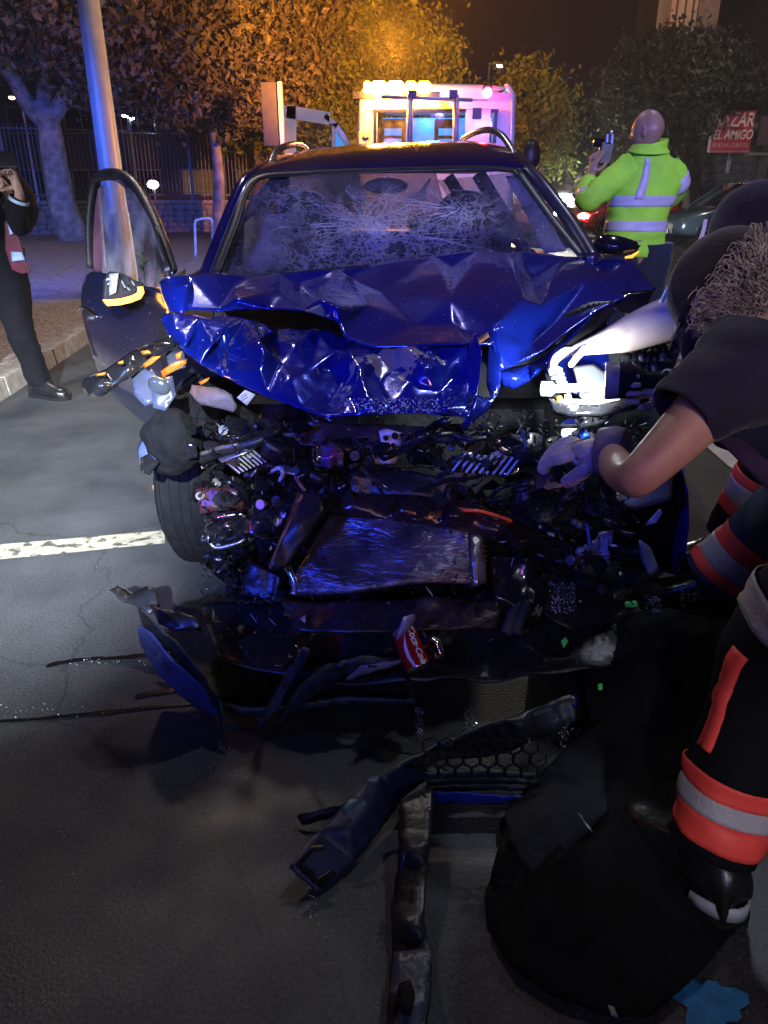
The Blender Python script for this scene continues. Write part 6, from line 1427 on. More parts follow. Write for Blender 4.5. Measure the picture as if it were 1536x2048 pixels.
for a, b in (((1192, 420), (1188, 470)), ((1208, 415), (1212, 472)), ((1215, 408), (1206, 470))): MB().tube(catmull([W(1212, 330, YK), W(*a, YM + .2), W(*b, YM + .15)], 6), .006, 5, flat=.3).build('strap', M['black'] if b[0] != 1206 else M['whiteplastic'], cm)
MB().tube([W(1192, 335, YM + .19), W(1200, 318, YM + .26)], .01, 6).build('grip', M['black'], cm)

# ---- near firefighter, bending in from the right
p3 = thing('person', 'bearded firefighter in dark t-shirt and knit cap bending over the engine, nearest figure', 'person', (.70, 1.05, 0))
sh_ = W(1425, 790, 1.30); el = W(1262, 968, 1.20); wr_ = W(1222, 905, 1.47)
nd = {}; lk = []
nd['pelvis'] = (Vector((.92, .98, .90)), (.14, .11)); nd['belly'] = (Vector((.86, 1.10, .97)), (.11, .09)); nd['chest'] = (Vector((.78, 1.27, .97)), (.06, .05)); nd['neck'] = (W(1500, 655, 1.47), .058); nd['skull'] = (W(1478, 610, 1.53), .07)
lk += [('pelvis', 'belly'), ('belly', 'chest'), ('chest', 'neck'), ('neck', 'skull')]
nd['sl'] = (W(1455, 770, 1.30), .062); nd['ul'] = (W(1352, 880, 1.24), .049); nd['el'] = (el, .037); nd['fl'] = (W(1236, 936, 1.34), .038); nd['wl'] = (wr_, .028); lk += [('chest', 'sl'), ('sl', 'ul'), ('ul', 'el'), ('el', 'fl'), ('fl', 'wl')]
nd['sr'] = (W(1530, 740, 1.52), .04); nd['er'] = (W(1450, 800, 1.72), .042); nd['wr'] = (W(1338, 774, 1.80), .027); lk += [('chest', 'sr'), ('sr', 'er'), ('er', 'wr')]
nd['hl'] = (Vector((.84, .96, .84)), .09); nd['kl'] = (Vector((.72, 1.12, .48)), .065); nd['al'] = (Vector((.62, 1.02, .11)), .04)
nd['hr'] = (Vector((1.02, .98, .84)), .09); nd['kr'] = (Vector((1.12, 1.10, .46)), .065); nd['ar'] = (Vector((1.15, .98, .11)), .04)
lk += [('pelvis', 'hl'), ('hl', 'kl'), ('kl', 'al'), ('pelvis', 'hr'), ('hr', 'kr'), ('kr', 'ar')]
hand_nodes(nd, lk, 'wl', 'L', (-.9, .55, -.1), (.1, .3, -1), .5, 1.0, -1)
hand_nodes(nd, lk, 'wr', 'R', (-1, .05, -.05), (.1, -1, .2), 1.15, 1.0, 1)
skin('body', nd, lk, M['skin'], p3)
# knitted glove, its turned cuff
gn = {'w': (wr_ + (wr_ - el).normalized() * .0, .038)}; gl2 = []
hand_nodes(gn, gl2, 'w', 'g', (-.9, .55, -.1), (.1, .3, -1), .5, 1.08, -1, .006)
glm = nmat('work_glove', (.48, .44, .45), .8, var=.35, scale=14, bump=.9, bscale=55)
gb = skin('glove', gn, gl2, glm, p3)
dr_ = Vector((-.9, .55, -.1)).normalized()
MB().lathe(wr_ - dr_ * .004, dr_, [(-.022, .046), (-.024, .052), (.0, .056), (.03, .050), (.03, .044), (0, .047), (-.022, .046)], 26).build('glove_cuff', nmat('glove_trim', (.20, .17, .22), .7, bump=.6), gb, smooth=True)
# t-shirt
torso = Loft([(W(1500, 668, 1.46), Vector((.07, -.02, 0)), Vector((0, .05, .06))), (W(1500, 712, 1.40), Vector((.09, -.08, -.02)), Vector((.01, .09, .11))), (W(1525, 765, 1.33), Vector((.08, -.14, -.02)), Vector((.03, .10, .135))), (Vector((.80, 1.20, .985)), Vector((.05, -.17, 0)), Vector((.03, .06, .15))), (Vector((.88, 1.08, .96)), Vector((.03, -.17, 0)), Vector((.03, .04, .155))), (Vector((.95, .99, .90)), Vector((.03, -.17, 0)), Vector((.05, .03, .16)))], .018, 8)
torso.mesh(MB(), 44, 50).build('t_shirt', tee, p3, smooth=True)
sleeve('t_shirt_sleeve', [W(1505, 735, 1.34), W(1460, 765, 1.31), W(1410, 800, 1.28), W(1368, 838, 1.26)], [.10, .086, .072, .062], tee, p3, .010)
MB().tube(catmull([W(1440, 862, 1.36), W(1475, 892, 1.28), W(1520, 935, 1.2), W(1570, 985, 1.12)], 5), .026, 8, flat=.25).build('waist_strap', nmat('purple_strap', (.10, .05, .11), .6), p3, smooth=True)
sleeve('t_shirt_sleeve', [Vector((.80, 1.42, 1.0)), W(1530, 745, 1.58), W(1480, 785, 1.68), W(1420, 785, 1.75)], [.08, .07, .055, .048], tee, p3, .006)
# head with cap, curly hair and beard
hc = W(1462, 594, 1.53)
hface = Vector((-.80, .42, -.50))
hd3, hr_ = head('head', hc, hface, M['skin'], p3, 1.0, (0.1, .1, 1))
capm = nmat('knit_cap', (.018, .011, .010), .95, var=.3, scale=30, bump=.3, bscale=140, sheen=.15)
tilt = Matrix.Rotation(R(-24), 3, 'X'); cr3 = hr_ @ tilt
mb = MB(); cc = hc + hr_ @ Vector((0, .004, .030))
v = []; nu, nv = 32, 14
for i in range(nv + 1):
    th = (math.pi * .50) * i / nv
    for j in range(nu):
        ph = 2 * math.pi * j / nu; q = Vector((math.sin(th) * math.cos(ph) * .089, math.sin(th) * math.sin(ph) * .111, math.cos(th) * .098))
        if i == nv: q *= 1.04
        q *= 1 + .03 * noise.noise(q * 22); v.append(cc + cr3 @ q)
mb.add(v, [(i * nu + j, (i + 1) * nu + j, (i + 1) * nu + (j + 1) % nu, i * nu + (j + 1) % nu) for i in range(nv) for j in range(nu)])
co = mb.build('cap', capm, p3, smooth=True, solid=.006)
# cap peak pointing where he looks
MB().add([cc + cr3 @ Vector(q) for q in [(-.075, .085, .0), (-.05, .15, -.022), (0, .175, -.028), (.05, .15, -.022), (.075, .085, .0), (0, .10, .012)]], [(0, 1, 5), (1, 2, 5), (2, 3, 5), (3, 4, 5)]).build('cap_peak', capm, co, smooth=True, solid=.006, sub=2)
def hair(name, c, rot, n, parent, mat, seed, region, L=.045, rr=.0011):
    rs = random.Random(seed); b = MB()
    for i in range(n):
        while True:
            d = Vector((rs.gauss(0, 1), rs.gauss(0, 1), rs.gauss(0, 1))).normalized()
            if region(d): break
        p = Vector((d.x * .080, d.y * .098, d.z * .118)) * rs.uniform(.98, 1.12); p = c + rot @ p; g = rot @ d
        pts = [p]; dr = g + Vector((rs.uniform(-.5, .5),) * 3) + Vector((0, 0, -.5)); a = rs.uniform(0, 6)
        for k in range(5):
            a += 1.15; side = rot @ Vector((math.cos(a), math.sin(a * .8), math.sin(a))); pts.append(pts[-1] + (dr.normalized() * .6 + side * .8).normalized() * L / 5)
        b.tube(pts, [rr, rr * 1.2, rr, rr, rr * .8, rr * .4], 3, cap=False)
    o = b.build(name, mat, parent); o['kind'] = 'stuff'; return o
hm = nmat('curly_hair', (.36, .29, .21), .55, var=.5, scale=40, sheen=.3)
hair('hair', hc, hr_, 7500, p3, hm, 3, lambda d: (d.z < .45 - .6 * (d.y + .2)) and not (d.y > .5 and d.z > -.22), .052, .0014)
# trousers and boot with bands
lf = leg(p3, (.84, .98, .86), (.715, 1.13, .48), (.615, 1.03, .12), (.12, .09), M['cloth_black'], (-.45, 1), lower_r=.082, wr=.012)
leg(p3, (1.02, .98, .86), (1.12, 1.10, .46), (1.15, .98, .12), (.12, .09), M['cloth_black'], (.1, 1), lower_r=.088)
for t0, t1, m_, nm, of in ((.805, .845, redb, 'red_band', .004), (.845, .885, silv, 'silver_band', .005), (.885, .955, redb, 'red_band', .004)): bandrings(lf, t0, t1, m_, p3, nm, of)
strip_on(lf, lambda q: 2.85 + .2 * q, .50, .76, .20 , redb, p3, 'red_piping', .003)
bandrings(lf, .36, .43, silv, p3, 'silver_band', .006)
# hips
Loft([(Vector((.97, .97, .95)), Vector((.02, -.17, 0)), Vector((.1, 0, .1))), (Vector((.93, .97, .84)), Vector((.19, 0, 0)), Vector((0, .14, .03))), (Vector((.92, .98, .76)), Vector((.17, 0, 0)), Vector((0, .12, 0)))], .01, 8).mesh(MB(), 30, 14).build('trouser_seat', M['cloth_black'], p3, smooth=True)
# grey reflective heel of the near boot
hf = Vector((-.45, 1, 0)).normalized(); hs = Vector((-hf.y, hf.x, 0)); a3 = Vector((.615, 1.03, 0))
v = []
for i in range(13):
    an = -1.35 + 2.7 * i / 12; d = -hf * math.cos(an) * .095 + hs * math.sin(an) * .058; v += [a3 + d + Vector((0, 0, .028)), a3 + d * .98 + Vector((0, 0, .050 + .010 * math.cos(an)))]
MB().add(v, [(2 * i, 2 * i + 2, 2 * i + 3, 2 * i + 1) for i in range(12)]).build('heel_patch', nmat('grey_reflective', (.30, .30, .34), .5), p3, smooth=True, solid=.005)

# ---- second firefighter behind, reaching in with a pale arm
p4 = thing('person', 'second firefighter further back with dark cap and torch-lit bare arm reaching into the engine', 'person', (1.2, 2.15, 0))
nd = {}; lk = []
shp = W(1440, 610, 1.98); elp = W(1352, 632, 2.0); wp = W(1190, 690, 2.12)
nd['pelvis'] = (Vector((1.42, 2.02, .92)), (.14, .11)); nd['chest'] = (Vector((1.16, 2.02, 1.10)), (.15, .12)); nd['neck'] = (W(1535, 530, 2.0), .06); nd['skull'] = (W(1515, 490, 2.0), .06)
lk += [('pelvis', 'chest'), ('chest', 'neck'), ('neck', 'skull')]
nd['sl'] = (shp, .066); nd['ul'] = (elp, .064); nd['el'] = (W(1300, 650, 2.03), .060); nd['fl'] = (W(1245, 674, 2.08), .052); nd['wl'] = (wp, .028); lk += [('chest', 'sl'), ('sl', 'ul'), ('ul', 'el'), ('el', 'fl'), ('fl', 'wl')]
nd['sr'] = (Vector((1.20, 2.25, 1.12)), .06); nd['er'] = (Vector((1.22, 2.40, .85)), .045); nd['wr'] = (Vector((1.08, 2.52, .75)), .03); lk += [('chest', 'sr'), ('sr', 'er'), ('er', 'wr')]
for s, hp, kn, an in (('l', (1.36, 1.98, .86), (1.30, 2.0, .50), (1.06, 2.08, .12)), ('r', (1.50, 2.10, .86), (1.33, 2.36, .48), (1.26, 2.40, .12))):
    nd['h' + s] = (Vector(hp), .09); nd['k' + s] = (Vector(kn), .065); nd['a' + s] = (Vector(an), .045); lk += [('pelvis', 'h' + s), ('h' + s, 'k' + s), ('k' + s, 'a' + s)]
hand_nodes(nd, lk, 'wl', 'L', (-1, .12, -.28), (0, -.5, -1), .55, 1.0, -1); hand_nodes(nd, lk, 'wr', 'R', (-1, .3, -.2), (0, 0, -1), .6, 1.0, 1)
skin('body', nd, lk, nmat('pale_skin', (.62, .47, .38), .5, var=.08, bump=.1, bscale=90), p4)
l1 = leg(p4, (1.36, 1.98, .90), (1.27, 2.0, .50), (1.04, 2.08, .12), (.12, .09), nmat('blue_lit_cloth', (.012, .022, .07), .8, var=.25, bump=.3), (-.9, .35), lower_r=.095)  # blue light on this leg is put into its cloth colour
l2 = leg(p4, (1.50, 2.10, .90), (1.33, 2.34, .48), (1.24, 2.40, .12), (.12, .09), M['cloth_black'], (-1, -.1), lower_r=.09)
for l_, ts in ((l1, ((.80, .85), (.85, .915), (.915, .96))), (l2, ((.66, .71), (.71, .80), (.80, .85)))):
    for (t0, t1), m_, nm in zip(ts, (redb, silv, redb), ('red_band', 'silver_band', 'red_band')): bandrings(l_, t0, t1, m_, p4, nm, .004)
Loft([(Vector((1.44, 2.02, .80)), Vector((.18, 0, 0)), Vector((0, .14, 0))), (Vector((1.42, 2.02, .92)), Vector((.18, 0, .03)), Vector((0, .15, 0))), (Vector((1.30, 2.02, 1.05)), Vector((.10, 0, .14)), Vector((0, .18, 0))), (Vector((1.17, 2.03, 1.12)), Vector((.06, 0, .15)), Vector((0, .20, 0))), (W(1505, 560, 2.0), Vector((.04, 0, .10)), Vector((0, .12, 0)))], .012, 8).mesh(MB(), 40, 36).build('jacket', M['cloth_black'], p4, smooth=True)
sleeve('short_sleeve', [Vector((1.10, 2.02, 1.12)), W(1462, 600, 1.98), W(1410, 612, 1.99)], [.10, .078, .070], M['cloth_black'], p4, .008)
h4 = W(1512, 482, 2.0); hd4, r4 = head('head', h4, (-.85, -.1, -.5), M['skin'], p4, 1.0)
v = []; cc = h4 + r4 @ Vector((0, -.01, .028))
for i in range(nv + 1):
    th = (math.pi * .60) * i / nv
    for j in range(nu):
        ph = 2 * math.pi * j / nu; q = Vector((math.sin(th) * math.cos(ph) * .094, math.sin(th) * math.sin(ph) * .118, math.cos(th) * .11)); q *= 1 + .03 * noise.noise(q * 22 + Vector((3, 0, 0))); v.append(cc + r4 @ q)
MB().add(v, [(i * nu + j, (i + 1) * nu + j, (i + 1) * nu + (j + 1) % nu, i * nu + (j + 1) % nu) for i in range(nv) for j in range(nu)]).build('cap', capm, p4, smooth=True, solid=.006)
MB().tube(catmull([W(1322, 606, 1.90), W(1345, 560, 1.90), W(1372, 520, 1.90), W(1400, 482, 1.91), W(1412, 440, 1.93)], 6), .005, 6).build('rim_light', nmat('rim_light', (.8, .78, .72), .5), p4, smooth=True)  # edge light along the shoulder, put in as a pale tube
# torch held by the near firefighter's right hand
tc_ = W(1262, 762, 1.80); td = Vector((-1, .25, -.05)).normalized()
to = thing('torch', 'fat black hand torch shining white light into the engine bay', 'torch', tc_)
MB().lathe(tc_, td, [(-.13, .001), (-.13, .018), (-.03, .019), (-.02, .03), (.0, .042), (.045, .044), (.05, .040)], 28).build('torch_body', M['rubber'], to, smooth=True)
MB().lathe(tc_, td, [(.030, .0445), (.055, .047), (.062, .044), (.05, .038)], 28).build('torch_bezel', nmat('bezel_grey', (.18, .16, .15), .4), to, smooth=True)
MB().lathe(tc_, td, [(.046, .001), (.047, .038)], 24).build('torch_lens', emis('torch_lens', (.85, .95, 1), 20), to)
lamp('torch_beam', 'SPOT', tc_ + td * .075, 45, (.86, .95, 1.0), .02, W(1120, 770, 2.12), 95, .7)
lamp('torch_spill', 'POINT', W(1150, 742, 2.02), 3.2, (.86, .95, 1.0), .015)
navc = sleeve('cuff', [W(1400, 780, 1.78), W(1350, 772, 1.80), W(1328, 768, 1.80)], [.045, .038, .036], navy, p3, .004)

# ---- person at the left edge, phone raised
YP = 4.72
p1 = thing('person', 'person in dark uniform at the left edge filming with a raised phone', 'person', (W(40, 700, YP).x, YP, 0))
ft_ = G(72, 800); x1 = ft_.x
nd = {}; lk = []
hx = W(-25, 520, YP).x
nd['pelvis'] = (Vector((hx, YP, .93)), (.13, .1)); nd['chest'] = (Vector((hx - .03, YP, 1.32)), (.15, .11)); nd['neck'] = (Vector((hx - .02, YP, 1.52)), .055); nd['skull'] = (Vector((hx, YP, 1.62)), .07)
lk += [('pelvis', 'chest'), ('chest', 'neck'), ('neck', 'skull')]
nd['sr'] = (Vector((hx + .15, YP - .03, 1.42)), .055); nd['er'] = (W(36, 442, YP - .2), .042); nd['wr'] = (W(40, 386, YP - .28), .028); lk += [('chest', 'sr'), ('sr', 'er'), ('er', 'wr')]
nd['sl'] = (Vector((hx - .19, YP, 1.42)), .055); nd['el'] = (W(-45, 450, YP - .2), .042); nd['wl'] = (W(-10, 385, YP - .3), .03); lk += [('chest', 'sl'), ('sl', 'el'), ('el', 'wl')]
nd['hr'] = (Vector((hx + .08, YP, .86)), .085); nd['kr'] = (W(38, 655, YP), .06); nd['ar'] = (Vector((x1, ft_.y + .05, .1)), .04)
nd['hl'] = (Vector((hx - .1, YP, .86)), .085); nd['kl'] = (Vector((hx - .2, YP, .48)), .06); nd['al'] = (Vector((hx - .3, YP, .2)), .04)
lk += [('pelvis', 'hr'), ('hr', 'kr'), ('kr', 'ar'), ('pelvis', 'hl'), ('hl', 'kl'), ('kl', 'al')]
hand_nodes(nd, lk, 'wr', 'R', (-.28, -.05, 1), (-.5, -1, 0), .9, 1.05, 1); hand_nodes(nd, lk, 'wl', 'L', (.2, -.05, 1), (.3, -1, 0), .8, 1.0, -1)
skin('body', nd, lk, M['skin'], p1)
head('head', Vector((hx + .01, YP - .02, 1.655)), (.5, -.6, 0), M['skin'], p1)
MB().ell(Vector((hx + .002, YP - .005, 1.685)), (.088, .096, .098), None, 20, 12).build('hair', M['cloth_black'], p1, smooth=True)
Loft([(Vector((hx, YP, .84)), Vector((.19, 0, 0)), Vector((0, .13, 0))), (Vector((hx, YP, 1.0)), Vector((.185, 0, 0)), Vector((0, .125, 0))), (Vector((hx - .02, YP, 1.25)), Vector((.20, 0, 0)), Vector((0, .14, 0))), (Vector((hx - .02, YP, 1.45)), Vector((.19, 0, 0)), Vector((0, .11, 0))), (Vector((hx - .02, YP, 1.55)), Vector((.08, 0, 0)), Vector((0, .07, 0)))], .012, 8).mesh(MB(), 36, 34).build('jacket', M['cloth_black'], p1, smooth=True)
s1 = sleeve('sleeve', [nd['sr'][0], W(45, 400, YP - .08), W(42, 448, YP - .2), W(34, 432, YP - .26), W(40, 396, YP - .28)], [.08, .068, .062, .055, .045], M['cloth_black'], p1, .012)
sleeve('sleeve', [nd['sl'][0], nd['el'][0], nd['wl'][0]], [.08, .06, .045], M['cloth_black'], p1)
MB().lathe(W(40, 392, YP - .28), W(40, 386, YP - .28) - W(38, 400, YP - .28), [(-.01, .048), (.012, .047)], 20).build('cuff_band', silv, p1, solid=.003) if False else None
bandrings(s1, .93, .975, nmat('blue_band', (.35, .45, .6), .5), p1, 'cuff_band', .004)
leg(p1, (hx + .09, YP, .93), tuple(W(38, 655, YP)), (x1 + .01, ft_.y + .08, .10), (.115, .085), M['cloth_black'], (.9, -.35), lower_r=.078)
leg(p1, (hx - .1, YP, .93), (hx - .2, YP, .52), (hx - .3, YP, .10), (.115, .085), M['cloth_black'], (.3, -1), lower_r=.078)
ph = thing('phone', 'dark phone held up sideways by the person at the left edge', 'phone', W(12, 318, YP - .36))
o = MB().box(W(4, 319, YP - .36), (.16, .012, .075)).build('phone_body', M['blackgloss'], ph); o.modifiers.new('b', 'BEVEL').width = .005
MB().box(W(4, 319, YP - .353) , (.15, .004, .066)).build('phone_screen', M['glassdark'], ph)
# folded vest with blue reflective patches hanging at the hip
vs_ = nmat('maroon_vest', (.10, .015, .03), .7, bump=.3)
plate('hanging_vest', [(10, 440, YP - .20), (24, 446, YP - .21), (40, 480, YP - .22), (52, 520, YP - .22), (60, 545, YP - .22), (44, 548, YP - .2), (24, 540, YP - .2), (12, 500, YP - .2)], vs_, amp=.006, parent=p1, thick=.008)
for q in ([(14, 444), (24, 448), (32, 466), (20, 470)], [(22, 503), (44, 504), (50, 520), (24, 523)], [(-4, 396), (6, 400), (8, 416), (-4, 416)]):
    plate('reflective_patch', [(a, b, YP - .235) for a, b in q], nmat('blue_reflective', (.30, .42, .75), .4, bump=.5, bscale=120), amp=.002, cuts=2, parent=p1, thick=.004)
# ------------------------------------------------------------------ debris lying on the road
def gthing(name, label, cat, px, py, group=None): return thing(name, label, cat, G(px, py), group)
def gsheet(name, pts, mat, parent, inner=(), thick=.004, amp=.004, cuts=4, rag=1.6, **k):
    thick = min(thick, .006)
    """points are (px, py, height above the road)"""
    return sheet(name, pts, inner, mat, parent, thick, cuts=cuts, smooth=1, amp=amp, rag=rag, to3=lambda p: G(p[0], p[1], p[2]), **k)
skinm = nmat('matt_bumper_plastic', (.028, .03, .042), .42, var=.35, scale=14, bump=.25, bscale=60)
skin2 = nmat('bumper_plastic_scuffed', (.035, .04, .055), .5, var=.6, scale=22, bump=.5, bscale=40)
t_ = gthing('bumper_corner', 'torn left bumper corner with a blue-grey outer face lying by the tyre', 'bumper piece', 360, 1400)
gsheet('outer_face', [(276, 1254, .26), (290, 1250, .27), (320, 1285, .24), (370, 1340, .18), (410, 1378, .12), (440, 1425, .04), (425, 1435, .0), (380, 1405, .02), (320, 1350, .07), (284, 1290, .18)], nmat('dusty_blue_paint', (.045, .06, .17), .45, metal=.2, var=.3, bump=.1), t_, [(330, 1320, .20)], thick=.006)
gsheet('inner_lip', [(290, 1252, .27), (275, 1215, .30), (310, 1245, .30), (350, 1280, .26), (400, 1350, .18), (440, 1400, .10), (455, 1500, .01), (440, 1425, .05), (405, 1375, .12), (350, 1310, .2)], DRK, t_, amp=.008)
tri_ = gthing('grille_bar', 'long curved lower grille bar along the front of the wreck', 'grille bar', 640, 1420)
gsheet('bar', [(444, 1405, .06), (500, 1415, .05), (560, 1412, .05), (690, 1392, .05), (830, 1398, .05), (830, 1408, .03), (700, 1406, .03), (560, 1425, .03), (480, 1430, .03), (446, 1420, .03)], skin2, tri_)
t_ = gthing('arched_trim', 'arched pale-edged bumper trim bent up left of the red can', 'trim', 690, 1400)
gsheet('arch', [(556, 1452, .01), (570, 1420, .06), (600, 1372, .13), (650, 1332, .18), (720, 1312, .2), (800, 1316, .18), (806, 1326, .17), (740, 1334, .17), (680, 1352, .13), (640, 1385, .09), (600, 1415, .05), (566, 1440, .01)], skin2, t_, [(680, 1332, .19), (620, 1375, .12)], thick=.01, amp=.005)
gsheet('arch_edge', [(720, 1330, .175), (800, 1318, .185), (812, 1322, .18), (740, 1344, .155), (690, 1360, .12)], nmat('scuffed_pale_edge', (.22, .22, .24), .5, bump=.4), t_, thick=.006)
gsheet('arch_foot', [(796, 1322, .17), (812, 1326, .17), (834, 1400, .03), (826, 1405, .01), (806, 1360, .08)], nmat('brown_plastic', (.04, .022, .022), .45), t_)
t_ = gthing('crossing_strut', 'narrow dark plastic strut with a pale tip standing left of the arched trim', 'strut', 540, 1440)
gsheet('strut', [(604, 1295, .30), (618, 1300, .30), (612, 1322, .26), (580, 1370, .16), (552, 1420, .08), (520, 1452, .01), (512, 1446, .0), (545, 1400, .08), (575, 1345, .18)], skin2, t_, thick=.012)
t_ = gthing('fallen_bumper_strip', 'long broken bumper strip lying diagonally with a square cut end', 'bumper piece', 850, 1580)
gsheet('strip_right', [(730, 1560, .10), (800, 1530, .12), (860, 1495, .14), (960, 1455, .16), (1060, 1420, .18), (1140, 1390, .20), (1152, 1400, .2), (1150, 1440, .16), (1090, 1470, .12), (1020, 1500, .08), (960, 1512, .06), (880, 1520, .05), (840, 1545, .04), (800, 1590, .03)], skinm, t_, [(900, 1500, .13), (1040, 1450, .17), (960, 1482, .11)], thick=.01, amp=.006, seed=3)
gsheet('strip_left', [(800, 1530, .12), (735, 1560, .10), (690, 1610, .08), (620, 1680, .06), (578, 1735, .05), (640, 1790, .0), (700, 1735, .01), (760, 1660, .02), (810, 1590, .03), (870, 1545, .05)], nmat('navy_bumper_plastic', (.022, .026, .075), .45, var=.2, bump=.15), t_, [(700, 1660, .07), (740, 1610, .08)], thick=.012, amp=.004, seed=5)
gsheet('square_cut_rim', [(590, 1728, .065), (625, 1690, .075), (645, 1690, .075), (650, 1700, .07), (628, 1702, .07), (602, 1730, .06), (636, 1758, .03), (660, 1740, .03), (672, 1745, .02), (640, 1778, .01)], M['blackgloss'], t_, thick=.012, amp=.001)
gsheet('edge_chip', [(682, 1620, .1), (700, 1598, .11), (718, 1600, .11), (700, 1622, .1), (690, 1630, .09)], nmat('teal_chip', (.12, .18, .22), .4), t_)
gsheet('blue_tab', [(1140, 1392, .20), (1152, 1390, .2), (1153, 1415, .19), (1144, 1418, .18)], BL, t_)
for k in range(3): gsheet('bright_scratch', [(1050 + k * 38, 1468 - k * 20, .125 + k * .01), (1055 + k * 38, 1466 - k * 20, .125 + k * .01), (1061 + k * 38, 1485 - k * 18, .125), (1058 + k * 38, 1486 - k * 18, .12)], M['galv'], t_, cuts=1, amp=0, thick=.002)
t_ = gthing('layered_trim', 'layered grey trim with a bright blue painted edge below the bumper strip', 'trim', 980, 1600)
for i in range(3): gsheet('trim_layer', [(850, 1545 + i * 14, .11 - .02 * i), (960, 1542 + i * 13, .11 - .02 * i), (1075, 1548 + i * 12, .10 - .02 * i), (1080, 1556 + i * 12, .09 - .02 * i), (960, 1555 + i * 13, .09 - .02 * i), (855, 1558 + i * 14, .09 - .02 * i)], (skin2, skinm, skin2)[i], t_)
gsheet('blue_edge', [(866, 1582, .075), (960, 1588, .07), (1060, 1592, .06), (1062, 1598, .05), (1000, 1606, .035), (940, 1608, .03), (866, 1606, .03)], nmat('blue_edge_paint', (.01, .05, .5), .35, metal=.2, coat=.6), t_)
t_ = gthing('narrow_offcut', 'short narrow black offcut just left of the fallen bumper strip', 'plastic offcut', 650, 1640)
gsheet('offcut', [(594, 1632, .02), (600, 1628, .03), (680, 1612, .05), (720, 1590, .06), (728, 1598, .05), (690, 1628, .03), (605, 1650, .01)], DRK, t_)
t_ = gthing('upright_strip', 'long dark strip pointing towards the camera with a hole in its pale end', 'bumper piece', 820, 1900)
gsheet('strip', [(802, 1600, .09), (866, 1580, .10), (862, 1680, .09), (850, 1760, .07), (848, 1850, .06), (862, 1900, .05), (862, 1990, .04), (840, 2120, .03), (770, 2120, .01), (778, 1980, .02), (785, 1900, .02), (784, 1820, .03), (798, 1720, .06)], DRK, t_, [(826, 1700, .10), (815, 1850, .07)], thick=.012, amp=.006, seed=8)
gsheet('pale_end', [(790, 1905, .05), (862, 1902, .065), (858, 1980, .055), (834, 2100, .045), (790, 2090, .03), (800, 2010, .05), (780, 1985, .04)], nmat('grey_blue_plastic', (.05, .055, .085), .4, bump=.3), t_, thick=.006)
gsheet('hole', [(798, 1968, .062), (822, 1962, .066), (830, 1985, .066), (822, 2030, .062), (804, 2028, .058), (794, 1995, .058)], M['rubber'], t_, thick=.004, cuts=2)
gsheet('blue_glint', [(805, 1705, .105), (811, 1704, .105), (806, 1740, .1), (802, 1742, .1)], BL, t_, cuts=1)  # glint put in as a sliver of blue
# honeycomb grille fragments standing on edge: they throw the mesh shadows
t_ = gthing('grille_mesh', 'piece of black honeycomb grille mesh caught under the bumper strip', 'grille', 880, 1560)
hb = MB(); g0 = G(860, 1545, .16); gu = Vector((1, 0, 0)); gv = Vector((0, .25, 1)).normalized()
for i in range(7):
    for j in range(3):
        c = g0 + gu * (i * .034 + (j % 2) * .017) + gv * (j * .029)
        P = [c + (gu * math.cos(R(60 * k + 30)) + gv * math.sin(R(60 * k + 30))) * .018 for k in range(7)]
        hb.tube(P, .0022, 4, cap=False)
hb.build('mesh', DRK, t_)
# black rubber mat / underbody liner on the ground at the right
t_ = gthing('black_liner', 'large black rounded underbody liner lying flat at the lower right', 'liner', 1200, 1800)
matm = nmat('black_liner_felt', (.0035, .0035, .0045), .85, var=.5, scale=14, bump=.8, bscale=22, spec=.15)
gsheet('liner', [(1000, 1640, .02), (1090, 1560, .03), (1200, 1480, .05), (1300, 1420, .05), (1420, 1500, .02), (1480, 1650, .015), (1500, 1790, .012), (1470, 1860, .012), (1395, 1950, .012), (1300, 2030, .014), (1210, 2030, .016), (1100, 1985, .02), (1020, 1930, .02), (975, 1860, .02), (970, 1780, .02), (1000, 1700, .02)], matm, t_,
       [(1100, 1700, .05), (1180, 1760, .03), (1250, 1640, .06), (1090, 1820, .05), (1200, 1900, .03), (1350, 1750, .03), (1150, 1620, .06)], thick=.006, amp=.008, seed=12)
gsheet('folded_flap', [(1010, 1620, .05), (1060, 1570, .06), (1150, 1480, .08), (1200, 1440, .08), (1215, 1620, .07), (1150, 1690, .05), (1085, 1770, .04), (1050, 1740, .04), (1018, 1680, .05)], nmat('liner_sheen', (.008, .009, .016), .75, bump=.4, spec=.2), t_, [(1110, 1620, .075)], thick=.005, amp=.004)  # bluish sheen put into the flap's colour
gsheet('white_scuff', [(1155, 1625, .108), (1162, 1632, .108), (1180, 1655, .10), (1186, 1665, .1), (1172, 1652, .1)], M['galv'], t_, cuts=1, amp=0, thick=.002)
t_ = gthing('black_coat', 'crumpled black turnout coat heaped between the wreck and the near firefighter', 'coat', 1290, 1400)
gsheet('coat', [(1175, 1260, .10), (1260, 1225, .16), (1340, 1215, .20), (1420, 1235, .24), (1470, 1310, .20), (1440, 1450, .10), (1350, 1560, .03), (1260, 1580, .02), (1190, 1500, .03), (1170, 1380, .10)], M['cloth_black'], t_, [(1280, 1320, .16), (1350, 1400, .13), (1240, 1420, .08), (1380, 1290, .22)], thick=.006, amp=.012, ridge=.8, nscale=7)
